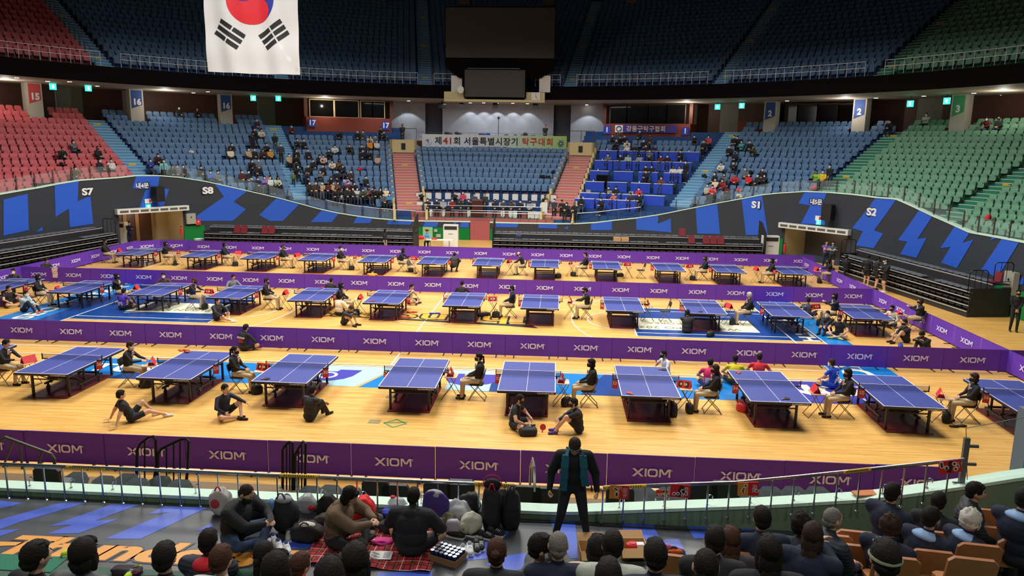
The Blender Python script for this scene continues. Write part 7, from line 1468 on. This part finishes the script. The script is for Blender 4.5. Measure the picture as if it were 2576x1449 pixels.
# ---- the near crowd, by the middle of each head
NVY, LBL = (24, 32, 56), (140, 175, 215)
FG = [ # x, y, depth, rz, pose, top, label, kwargs
 (92, 1400, 5.7, 2.7, 'chair', BLKJ, 'spectator with short black hair and glasses at the corner of the stand', dict(hc='k')),
 (212, 1392, 5.7, 3.0, 'chair', (110, 112, 116), 'woman with black hair in grey hooded coat behind the painted lettering', dict(hair='bob')),
 (415, 1402, 5.9, 3.2, 'chair', BLKJ, 'spectator with cropped black hair in black sweater', dict()),
 (525, 1362, 6.6, 3.1, 'chair', (34, 40, 56), 'child with black hair in navy quilted vest with red hood', dict(puff=.03, redhood=1, scale=.9)),
 (557, 1408, 5.6, 3.0, 'chair', (200, 200, 196), 'child with brown hair in black and white printed hoodie', dict(hc='r', scale=.9)),
 (665, 1395, 6.6, 3.0, 'chair', (20, 66, 48), 'girl with dark hair in bottle green sweater', dict(hair='pony')),
 (695, 1432, 5.0, 3.1, 'chair', (60, 60, 64), 'spectator with glossy black hair next to the green sweater', dict(hair='bob')),
 (757, 1422, 5.6, 2.6, 'chair', (225, 110, 80), 'small child with brown hair in orange top raising a hand', dict(hc='r', scale=.8)),
 (895, 1408, 5.0, 3.1, 'chair', (90, 92, 70), 'woman with long glossy black hair and olive coat', dict(hair='long')),
 (830, 1448, 4.7, 3.1, 'chair', BLKJ, 'spectator whose parted black hair alone shows between two others', dict(hair='bob')),
 (1250, 1388, 6.3, 3.1, 'chair', (34, 38, 42), 'woman with gathered brown hair and white scrunchie in high collar', dict(hair='bun', hc='r')),
 (1362, 1378, 6.4, 1.7, 'chair', (100, 102, 104), 'man in profile with dark hair beside the grey haired man', dict(mask='w')),
 (1404, 1372, 6.3, 3.2, 'chair', NVY, 'grey haired man in navy jacket seen from behind', dict(hair='crop', hc='g')),
 (1502, 1378, 6.9, 3.0, 'chair', (210, 196, 170), 'person with dark hair and cream collar beside the cardboard box', dict(hair='bob')),
 (1541, 1372, 6.1, 3.1, 'chair', (178, 186, 172), 'young man with black hair in pale green hoodie', dict()),
 (1648, 1396, 5.6, 3.2, 'chair', NVY, 'man with thick black hair in navy jacket near the boxes', dict()),
 (1775, 1425, 4.9, 3.1, 'chair', NVY, 'man with thinning black crown at the bottom of the crowd', dict(hair='crop')),
 (1798, 1358, 6.4, 3.0, 'chair', BLKJ, 'man with wavy black hair in black hooded jacket', dict(mask='w')),
 (1838, 1355, 7.2, 3.1, 'chair', (50, 46, 50), 'woman with straight brown hair beside the wavy haired man', dict(hair='long', hc='r')),
 (1916, 1304, 7.6, 3.2, 'chair', NVY, 'man with neat black hair in navy jacket before the parapet', dict()),
 (1935, 1385, 5.6, 3.1, 'chair', BLKJ, 'woman with very long black hair and hair clip', dict(hair='long', hc='k')),
 (2015, 1318, 8.2, 2.9, 'chair', (44, 48, 56), 'person with short curly black hair before the parapet', dict(hair='curly')),
 (2045, 1345, 6.9, 2.6, 'clap', NVY, 'woman with long dark brown hair clapping both hands', dict(hair='long', hc='b')),
 (2096, 1306, 7.9, 1.9, 'chair', (36, 42, 56), 'balding man in profile in shiny navy quilted jacket', dict(hair='crop', hc='g', puff=.03)),
 (2246, 1240, 8.9, 2.2, 'chair', NVY, 'masked man in navy jacket with blue, white and red sleeve stripes', dict(mask='w', stripes=1, rise=.3)),
 (2241, 1322, 8.0, 2.4, 'chair', NVY, 'masked woman with dark curls and light blue hood', dict(hair='curly', hc='b', mask='w', hood=LBL)),
 (2361, 1262, 9.3, 2.5, 'chair', BLKJ, 'youth with spiky black hair and green neck strap', dict()),
 (2342, 1303, 8.2, 2.2, 'chair', NVY, 'masked person with dark hair and light blue collar', dict(mask='w', hood=LBL)),
 (2455, 1238, 9.2, .9+.3, 'chair', (38, 42, 50), 'man in black quilted jacket turning his face toward the camera', dict(puff=.03, hc='k')),
 (2444, 1308, 8.4, 1.9, 'chair', NVY, 'masked woman with grey curly hair holding her hand to the mouth', dict(hair='curly', hc='w', mask='w', hood=LBL)),
 (2578, 1255, 8.2, 2.2, 'clap', NVY, 'masked person in navy and light blue at the outer edge of the crowd', dict(mask='w', hood=LBL)),
 (2225, 1405, 4.7, 3.1, 'chair', BLKJ, 'person with black hair and olive headband close to the camera', dict(band=1)),
 (1530, 1452, 4.8, 3.1, 'chair', BLKJ, 'spectator with only the black crown showing below the hoodie', dict()),
 (2395, 1500, 4.8, 3.1, 'chair', (60, 62, 66), 'spectator in dark coat almost out of view among wooden seats', dict()),
]
for x, y, d, rz, pose, top, lab, kw in FG:
    kw = dict(kw); rh = kw.pop('redhood', 0); st_ = kw.pop('stripes', 0); hd = kw.pop('hood', None); bd = kw.pop('band', 0); rise = kw.pop('rise', 0); sc = kw.get('scale', 1.0); kw.setdefault('mask', None); kw.setdefault('puff', .022); kw['girth'] = 1.06
    if y > 1480: continue
    me, H4, P, s = body(pose, 'long', 'long', kw.get('puff', 0), 1.06, head=None); hc_ = H4.translation*sc
    p = atd(x, y, d); R_ = Matrix.Rotation(rz, 3, 'Z'); base = p-R_ @ hc_
    o = person(pose, base, rz, top, (30, 32, 40), lab, **kw)
    if rh: MB().ell(P+s*.5+Vector((0, .07, -.02)), (.13, .10, .07), 14, 8).build('hood', mat('hood_red', (200, 30, 45), .8), o, smooth=True)
    if hd: MB().ell(P+s*.49+Vector((0, .05, 0)), (.15, .10, .05), 14, 8).build('hood', cl(hd), o, smooth=True)
    if st_:
        for i, c_ in enumerate(((40, 60, 170), (225, 225, 230), (205, 40, 50))): MB().cyl((-.30-.012*i, .08, .86-.03*i), (-.305-.012*i, .08, .835-.03*i), .078, n=12).build('sleeve_stripe', cl(c_), o)
    if bd: b_ = MB().tube([(.088*cos(t), .012+.104*sin(t), .02) for t in [2*pi*i/20 for i in range(21)]], .012, 6).build('headband', mat('band_olive', (130, 135, 105), .8), o); b_.matrix_local = H4
# three people seated on the platform and the standing man
def at_px(x, y, z=ZP): return onz(x, y, z)
p = at_px(606, 1372); o = person('crossphone', (p.x, p.y+.02, ZP), 1.35, BLKJ, (48, 66, 98), 'man in black fleece and jeans sitting cross legged with a phone', hair='crop', hc='b', mask='k', puff=.035, girth=1.15, scale=1.03, head=(35, 0))
ph = MB().rbox((0, 0, 0), (.075, .008, .15), .01, rx=pi/2).build('mobile_phone', SPK, None, loc=(p.x+.46, p.y-.06, ZP+.47)); ph.rotation_euler = (.3, -.3, .4); tag(ph, 'black phone held by the man in jeans', 'phone')
p = at_px(868, 1372); hb = person('crossphone', (p.x-.02, p.y, ZP), 1.45, (108, 86, 64), BLKJ, 'person in brown fleece hoodie sitting on the plaid blanket', hair='bob', hc='k', mask=None, puff=.045, girth=1.12, head=(30, 0)); _, _, P, s = body('crossphone', 'long', 'long', .045, 1.12, head=(30, 0)); MB().ell(P+s*.50+Vector((0, .07, .0)), (.13, .10, .075), 14, 8).build('hood', cl((108, 86, 64)), hb, smooth=True)
p = at_px(1040, 1385); hb = person('cross', (p.x, p.y, ZP), 3.05, (30, 31, 36), (30, 31, 36), 'person in black hoodie seen from behind on the plaid blanket', hair='short', hc='k', mask=None, puff=.045, girth=1.1, leg='short', head=(10, 0)); _, _, P, s = body('cross', 'long', 'short', .045, 1.1, head=(10, 0)); MB().ell(P+s*.47+Vector((0, .11, .0)), (.12, .07, .10), 14, 8).build('hood', cl((30, 31, 36)), hb, smooth=True)
MB()
p = at_px(1437, 1365); o = person('wide', (p.x, p.y, ZP), 0.02, (22, 24, 30), (24, 26, 32), 'man in black standing with legs apart, teal scarf around the neck, looking down', hair='short', hc='b', mask=None, puff=.03, girth=1.0, shoe=(30, 30, 32), scale=.955)
me, H4, P, s = body('wide', 'long', 'long', .03, 1.0)
TEAL = mat('scarf_teal', (28, 92, 112), .9, bump=.9, nscale=55)
sc_ = MB(); nb = P+s*.5
for sd in (-1, 1):
    pts = [nb+Vector((0, .10, .04)), nb+Vector((sd*.09, .05, .05)), nb+Vector((sd*.12, -.07, .0)), nb+Vector((sd*.135, -.16, -.14)), nb+Vector((sd*.14, -.175, -.30)), nb+Vector((sd*(.15 if sd < 0 else .17), -.16, -.42 if sd > 0 else -.50))]
    for i in range(len(pts)-1):
        a, c_ = pts[i], pts[i+1]; w0 = .05 if i else .04; dv = Vector((1, 0, 0)) if i > 1 else Vector((.4, -.9, 0)).normalized()
        sc_.add([a-dv*w0+Vector((0, -.02, 0)), a+dv*w0+Vector((0, -.02, 0)), c_+dv*.055+Vector((0, -.02, 0)), c_-dv*.055+Vector((0, -.02, 0)), a-dv*w0+Vector((0, .012, 0)), a+dv*w0+Vector((0, .012, 0)), c_+dv*.055+Vector((0, .012, 0)), c_-dv*.055+Vector((0, .012, 0))], [(0, 1, 2, 3), (7, 6, 5, 4), (0, 4, 5, 1), (1, 5, 6, 2), (2, 6, 7, 3), (3, 7, 4, 0)])
sc_.build('scarf', TEAL, o)
# ---- plaid blanket
pl = bpy.data.materials.new('plaid'); pl.use_nodes = True; nt = pl.node_tree; bs = nt.nodes['Principled BSDF']; bs.inputs['Roughness'].default_value = .9; N = nt.nodes.new; L = nt.links.new
tc = N('ShaderNodeTexCoord'); sp = N('ShaderNodeSeparateXYZ'); L(tc.outputs['Object'], sp.inputs[0])
def stripe(sock, per, w_, ph_):
    a = N('ShaderNodeMath'); a.operation = 'ADD'; a.inputs[1].default_value = 50+ph_; L(sock, a.inputs[0]); m_ = N('ShaderNodeMath'); m_.operation = 'MODULO'; m_.inputs[1].default_value = per; L(a.outputs[0], m_.inputs[0]); l = N('ShaderNodeMath'); l.operation = 'LESS_THAN'; l.inputs[1].default_value = w_; L(m_.outputs[0], l.inputs[0]); return l.outputs[0]
prev = None
for per, w_, ph_, col in ((.22, .05, 0, (80, 14, 26)), (.22, .012, .08, (30, 40, 50)), (.22, .008, .12, (225, 220, 215)), (.22, .006, .19, (215, 130, 60))):
    for ax in ('X', 'Y'):
        mx = N('ShaderNodeMix'); mx.data_type = 'RGBA'; L(stripe(sp.outputs[ax], per, w_, ph_), mx.inputs[0])
        if prev is None: mx.inputs[6].default_value = srgb((188, 32, 44))
        else: L(prev, mx.inputs[6])
        mx.inputs[7].default_value = srgb(col); prev = mx.outputs[2]
L(prev, bs.inputs['Base Color'])
c0, c1, c2, c3 = at_px(760, 1420), at_px(1082, 1443), at_px(1120, 1318), at_px(805, 1338); b = MB(); n = 26
def bl(u, v):
    q = c0.lerp(c1, u).lerp(c3.lerp(c2, u), v); return (q.x, q.y, ZP+.014+.012*sin(u*17)*sin(v*9)+(.03*max(0, sin(u*15))*(1-v)**4))
for i in range(n):
    for j in range(n): b.quad(bl(i/n, j/n), bl((i+1)/n, j/n), bl((i+1)/n, (j+1)/n), bl(i/n, (j+1)/n))
tag(b.build('plaid_blanket', pl, smooth=True), 'red tartan blanket spread on the platform under two seated people', 'blanket')
# ---- tray of cans
p = at_px(1125, 1412); e = empty('can_tray', (p.x, p.y+.05, ZP), -.42); tag(e, 'cardboard tray holding silver topped cans beside the blanket', 'tray'); MB().box((0, 0, .012), (.42, .30, .02)).box((0, -.15, .05), (.42, .008, .09)).box((0, .15, .05), (.42, .008, .09)).box((-.21, 0, .05), (.008, .3, .09)).box((.21, 0, .05), (.008, .3, .09)).build('carton', mat('cardboard_brown', (150, 112, 74), .8), e)
cb = MB().cyl((0, 0, .0), (0, 0, .115), .031, n=14).mesh('drink_can', mat('can_navy', (38, 48, 100), .35, metal=.3)); ctp = MB().cyl((0, 0, .115), (0, 0, .121), .027, n=14).cyl((0, 0, .121), (0, 0, .123), .008, n=6).mesh('lid', mat('can_silver', (205, 210, 215), .3, metal=.6)); k_ = 0; rz = -.42
for i in range(6):
    for j in range(4):
        k_ += 1; lx, ly = -.172+.069*i, -.104+.069*j; o = link('drink_can', cb, None, (p.x+lx*cos(rz)-ly*sin(rz), p.y+.05+lx*sin(rz)+ly*cos(rz), ZP+.025)); tag(o, 'navy drink can with silver lid standing in the cardboard tray', 'can', 'drink cans in the tray'); link('lid', ctp, o)
# ---- shoes
def shoe(x, y, rz, main, inner, label, sole=(225, 225, 225), s=1.0, low=False):
    p = at_px(x, y); b = MB(); b.ell((0, 0, .045), (.048, .14, .045), 12, 8); b.ell((0, .075, .06 if not low else .055), (.043, .062, .045 if not low else .03), 12, 8); b.ell((0, -.07, .045), (.046, .075, .038), 12, 8)
    o = b.build('sports_shoe' if not low else 'slipper', cl(main), None, smooth=True, loc=(p.x, p.y, ZP)); o.rotation_euler[2] = rz; o.scale = (s,)*3; tag(o, label, 'shoe'); MB().box((0, 0, .012), (.088, .27, .024)).build('sole', cl(sole), o); MB().ell((0, .07, .098 if not low else .075), (.030, .048, .014), 10, 6).build('lining', cl(inner), o)
    lb = MB()
    for i in range(4): lb.box((0, -.02-.022*i, .094-.006*i), (.05, .007, .006))
    if not low: lb.build('laces', cl((235, 235, 235)), o)
SH = [(672, 1352, .6, (230, 232, 236), (60, 60, 160), 'white shoe with violet lining, further from the blanket'), (690, 1358, .6, (230, 232, 236), (60, 60, 160), 'white shoe with violet lining, mate of its pair'), (702, 1372, .5, (226, 230, 234), (30, 60, 110), 'white shoe with navy lining, beside the orange print'), (722, 1378, .5, (226, 230, 234), (30, 60, 110), 'white shoe with navy lining, closest to the blanket'), (727, 1345, .3, (196, 200, 190), (90, 90, 90), 'grey white running shoe before the black duffel'),
  (1166, 1386, .25, (228, 232, 235), (120, 130, 140), 'white sneaker beside the can tray'), (1182, 1380, .2, (228, 232, 235), (120, 130, 140), 'white sneaker next to the black one'), (1199, 1374, .2, (34, 34, 38), (70, 70, 72), 'black sneaker with white sole beside the white pair'), (1210, 1368, .2, (34, 34, 38), (70, 70, 72), 'black sneaker with white sole, outer of its pair'), (1222, 1346, 1.2, (30, 30, 32), (60, 60, 62), 'black shoe in front of the tall backpacks'), (1246, 1338, 1.2, (30, 30, 32), (60, 60, 62), 'black shoe under the tall backpacks'), (183, 1384, -.6, (200, 230, 40), (120, 140, 40), 'bright yellow green shoe behind the grey hooded woman'), (335, 1440, -.2, (190, 225, 50), (90, 110, 60), 'yellow green shoe beside the racket bag')]
for x, y, rz, m_, inn, lab in SH: shoe(x, y+8, rz, m_, inn, lab)
shoe(1146, 1352, 1.3, (30, 30, 32), (50, 50, 52), 'black slipper with white stripes before the clear bag', low=True); shoe(1176, 1346, 1.3, (30, 30, 32), (50, 50, 52), 'black slipper with white stripes, second of its pair', low=True)
# ---- belongings heaped on the platform: soft shapes
def soft(x, y, r, col, label, cat='bag', name='bag', rz=0, seed=0, n=14, k=10, nz=.09, ztop=1.0, strap=None, extra=None, rough=.8, alpha=None, box=.0):
    p = at_px(x, y); rr = random.Random(seed+int(x)); b = MB(); V = []
    q = MB(); q.ell((0, 0, 0), (1, 1, 1), 20, 14)
    ph = [rr.uniform(0, 6) for _ in range(6)]
    for v in q.v:
        X, Y_, Z = v; e = .55 if box else 1.0
        if box: X, Y_, Z = [math.copysign(abs(a)**box, a) for a in (X, Y_, Z)]
        tp = 1.08-.20*(v[2]+1)/2; X *= tp; Y_ *= tp
        d = 1+nz*(sin(4*X+ph[0])*sin(3*Z+ph[1])+.6*sin(7*Y_+ph[2]+3*Z)+.4*sin(11*X+ph[3]))
        V.append((X*d*r[0], Y_*d*r[1], max(-.98*r[2], Z*d*r[2])+r[2]))
    b.add(V, q.f); m_ = mat('bagcloth_%d_%d_%d' % col, col, .75, noise=.2, nscale=6, bump=1.0) if alpha is None else mat('film_%d_%d_%d' % col, col, .25, alpha=alpha, bump=.6, nscale=9)
    o = b.build(name, m_, None, smooth=True, loc=(p.x, p.y, ZP)); o.rotation_euler[2] = rz; tag(o, label, cat)
    if strap: MB().tube([(-r[0]*.3, -r[1]*.5, r[2]*1.95), (-r[0]*.1, -r[1]*.5, r[2]*2.25), (r[0]*.1, -r[1]*.5, r[2]*2.25), (r[0]*.3, -r[1]*.5, r[2]*1.95)], .012, 6).build('strap', cl(strap), o)
    if extra:
        for (nm, c_, pos, rad) in extra: MB().ell((pos[0]*r[0], pos[1]*r[1], pos[2]*r[2]), [rad[i]*r[i] for i in range(3)], 12, 8).build(nm, cl(c_), o, smooth=True)
    return o
soft(556, 1292, (.15, .12, .20), (190, 186, 182), 'white plastic shopping bag with red print behind the man in jeans', strap=(200, 60, 60), extra=[('red_print', (190, 60, 70), (-.2, -.93, 1.0), (.45, .08, .4))], box=.7)
soft(640, 1312, (.22, .17, .17), (30, 34, 46), 'navy backpack beside the man in jeans', strap=(26, 26, 30), box=.75); soft(632, 1300, (.15, .08, .19), (46, 48, 54), 'flat black bag leaning on the navy backpack', box=.6)
soft(716, 1335, (.21, .18, .27), (24, 25, 28), 'large black bag with denim scarf thrown over', strap=(60, 62, 66), extra=[('denim_cloth', (96, 138, 186), (-.72, -.35, 1.35), (.35, .5, .55)), ('grey_plastic', (150, 150, 155), (.1, -.2, 1.85), (.6, .5, .2))])
soft(772, 1290, (.15, .12, .15), (170, 168, 172), 'crumpled grey plastic bag before the railing posts', alpha=.75, extra=[('red_item', (190, 40, 60), (.5, -.5, .8), (.5, .4, .3))]); soft(825, 1296, (.15, .12, .16), (30, 28, 26), 'black gym bag behind the plastic bag', box=.7)
soft(772, 1358, (.22, .15, .13), (24, 24, 27), 'black duffel bag with clear pouch on top', strap=(70, 70, 74), extra=[('clear_pouch', (196, 186, 176), (.1, -.2, 1.85), (.55, .5, .3))], box=.75)
soft(820, 1318, (.17, .12, .08), (50, 42, 34), 'dark brown bag with a red pouch behind the brown fleece'); soft(915, 1318, (.16, .13, .21), (226, 36, 46), 'open bright red bag beside the brown hoodie', extra=[('white_box', (225, 220, 215), (.1, -.55, 1.45), (.45, .3, .18))], box=.7)
soft(985, 1300, (.17, .10, .06), (28, 54, 170), 'blue zipped case on top of a plastic bag', box=.7); soft(1000, 1288, (.17, .12, .12), (168, 170, 180), 'clear plastic bag with pink ribbon below the blue case', alpha=.7, extra=[('pink_ribbon', (225, 70, 90), (-.4, 0, 2.0), (.25, .25, .2))])
soft(948, 1322, (.10, .07, .09), (82, 66, 54), 'small brown leather handbag beside the red bag', strap=(70, 56, 46), box=.6); soft(975, 1338, (.13, .10, .09), (70, 72, 74), 'shiny silver and black foil bag behind the black hoodie', nz=.14); soft(928, 1352, (.09, .07, .05), (96, 88, 74), 'taupe pouch in front of the brown handbag', box=.6); soft(870+65, 1340, (.06, .05, .07), (60, 54, 48), 'dark small jar shaped pouch by the brown hoodie')
soft(962, 1366, (.15, .09, .03), (205, 40, 140), 'crumpled magenta and yellow cloth on the blanket', cat='cloth', name='cloth', nz=.18, extra=[('yellow_edge', (215, 215, 60), (-.7, 0, .8), (.3, .7, .8)), ('violet_patch', (120, 70, 170), (-.1, .4, 1.2), (.5, .4, .6))])
soft(1096, 1322, (.20, .11, .27), (62, 40, 120), 'purple backpack with white brand lettering behind the black hoodie', extra=[('grey_lining', (165, 165, 168), (-.1, .1, 1.75), (.7, .7, .3))], box=.75)
q = link('lettering', text_mesh('XIOM', .10, bold=.002, mats=SIGNW), None); p_ = at_px(1096, 1322); q.location = (p_.x+.03, p_.y-.125, ZP+.16); q.rotation_euler = (pi/2, 0, 0)
par = [o_ for o_ in C.objects if o_.get('label', '').startswith('purple backpack with white brand')][0]; q.parent = par; q.location = (.03, -.125, .16); par['label'] = 'purple backpack with white letters behind the black hoodie'
soft(1152, 1318, (.20, .15, .19), (196, 198, 204), 'crumpled clear and grey plastic bags beside the purple backpack', alpha=.85, nz=.16); soft(1128, 1330, (.13, .10, .13), (116, 120, 92), 'grey green cloth bag before the purple backpack', nz=.12); soft(1140, 1345, (.11, .07, .12), (200, 190, 205), 'shrink wrapped pack of clear water bottles', cat='bottles', name='bottle_pack', alpha=.6, box=.6, nz=.03)
soft(1186, 1342, (.16, .13, .16), (190, 190, 172), 'cream backpack with printed pockets beside the slippers', extra=[('pocket', (176, 176, 156), (-.45, -.6, .8), (.6, .5, .6)), ('badge', (120, 130, 90), (-.6, -1.0, .8), (.18, .1, .18))]); soft(1180, 1300, (.17, .14, .20), (28, 28, 31), 'black coat heaped behind the cream backpack', nz=.12)
bp = soft(1237, 1330, (.15, .14, .32), (26, 26, 29), 'tall black backpack with red trimmed open lid', strap=(200, 30, 60), box=.7, extra=[('open_lid', (20, 20, 22), (.0, .2, 2.1), (.85, .5, .28)), ('front_pocket', (32, 32, 35), (0, -.85, .8), (.7, .25, .55))])
MB().tube([(.13*cos(t), .02, .70+.12*sin(t)) for t in [2*pi*i/24 for i in range(25)]], .008, 6).build('red_trim', cl((210, 40, 60)), bp)
soft(1287, 1330, (.13, .13, .31), (24, 24, 27), 'tall slim black sports bag at the end of the heap', box=.72, strap=(50, 50, 52), extra=[('side_pocket', (34, 34, 37), (.5, -.7, .8), (.5, .3, .6))]); soft(1265, 1318, (.10, .12, .27), (34, 34, 38), 'black bag squeezed between the two tall ones')
soft(320, 1444, (.20, .10, .05), (36, 28, 36), 'black racket bag with magenta zip behind the front heads', extra=[('magenta_side', (150, 30, 90), (.45, -.3, 1.2), (.5, .7, .6))], box=.65)
# paper, boxes, tote
p = at_px(958, 1402); o = MB().box((0, 0, .03), (.30, .20, .004)).build('newspaper', SIGNW, None, loc=(p.x, p.y, ZP)); o.rotation_euler[2] = .05; tag(o, 'printed white sheet lying on the plaid blanket', 'paper'); b = MB(); rr = random.Random(2)
for i in range(9): b.box((-.12+.03*(i % 3)+.02, .06-.022*i, .034), (.05+.02*(i % 2), .006, .002))
for i in range(5): b.box((.08, .06-.03*i, .034), (.09, .005, .002))
b.build('print', INK, o)
for x, y, w_, h, lab in ((1488, 1402, .34, .17, 'open cardboard box behind the pale hoodie'), (1590, 1392, .36, .15, 'open cardboard box with red packets inside')):
    p = at_px(x, y); e = empty('cardboard_box', (p.x, p.y, ZP), .1); tag(e, lab, 'box'); CBM = mat('cardboard', (190, 150, 100), .8); MB().box((0, 0, .01), (w_, .28, .02)).box((0, -.14, h/2), (w_, .01, h)).box((0, .14, h/2), (w_, .01, h)).box((-w_/2, 0, h/2), (.01, .28, h)).box((w_/2, 0, h/2), (.01, .28, h)).build('body', CBM, e)
    MB().box((0, .21, h+.02), (w_, .14, .008), rx=.4).box((0, -.21, h-.03), (w_, .14, .008), rx=.5).build('flap', CBM, e)
    if '1590' in str(x): MB().ell((.0, 0, .12), (.10, .08, .05), 10, 6).build('red_packet', PRD, e); MB().box((.1, -.02, .13), (.1, .08, .06)).build('white_packet', SIGNW, e)
p = at_px(1690, 1425); soft(1690, 1425, (.20, .14, .14), (40, 40, 46), 'black tote with pink and orange things beside the navy jacket', strap=(30, 30, 34), extra=[('pink_item', (190, 110, 160), (-.4, 0, 2.0), (.3, .3, .3)), ('orange_item', (220, 90, 40), (.1, -.6, 1.9), (.5, .3, .25))])
p = onY(2175, 1241, YW+.15); o = MB().rbox((0, 0, .02), (.36, .02, .16), .02, rx=pi/2).build('folded_card', mat('card_orange', (200, 120, 60), .6), None, loc=(p.x, YW+.13, wt2(p.x)+.03)); o.rotation_euler[2] = .2; tag(o, 'orange brown card lying on the parapet behind the posts', 'card')
b = MB(); p0, p1 = onz(1305, 1313, ZP), onz(1960, 1345, ZP); b.tube([p0.lerp(p1, i/10)+Vector((0, .015*sin(i), .01)) for i in range(11)], .01, 5); tag(b.build('power_cable', SPK), 'black cable running along the foot of the parapet', 'cable')
for x, y, lab in ((1762, 1319, 'small blue cable cover at the foot of the parapet'),): p = onz(x, y, ZP); tag(MB().box((0, 0, .012), (.30, .07, .02)).box((-.08, 0, .028), (.06, .03, .012)).build('cable_cover', BLUP, None, loc=p), lab, 'cable cover')
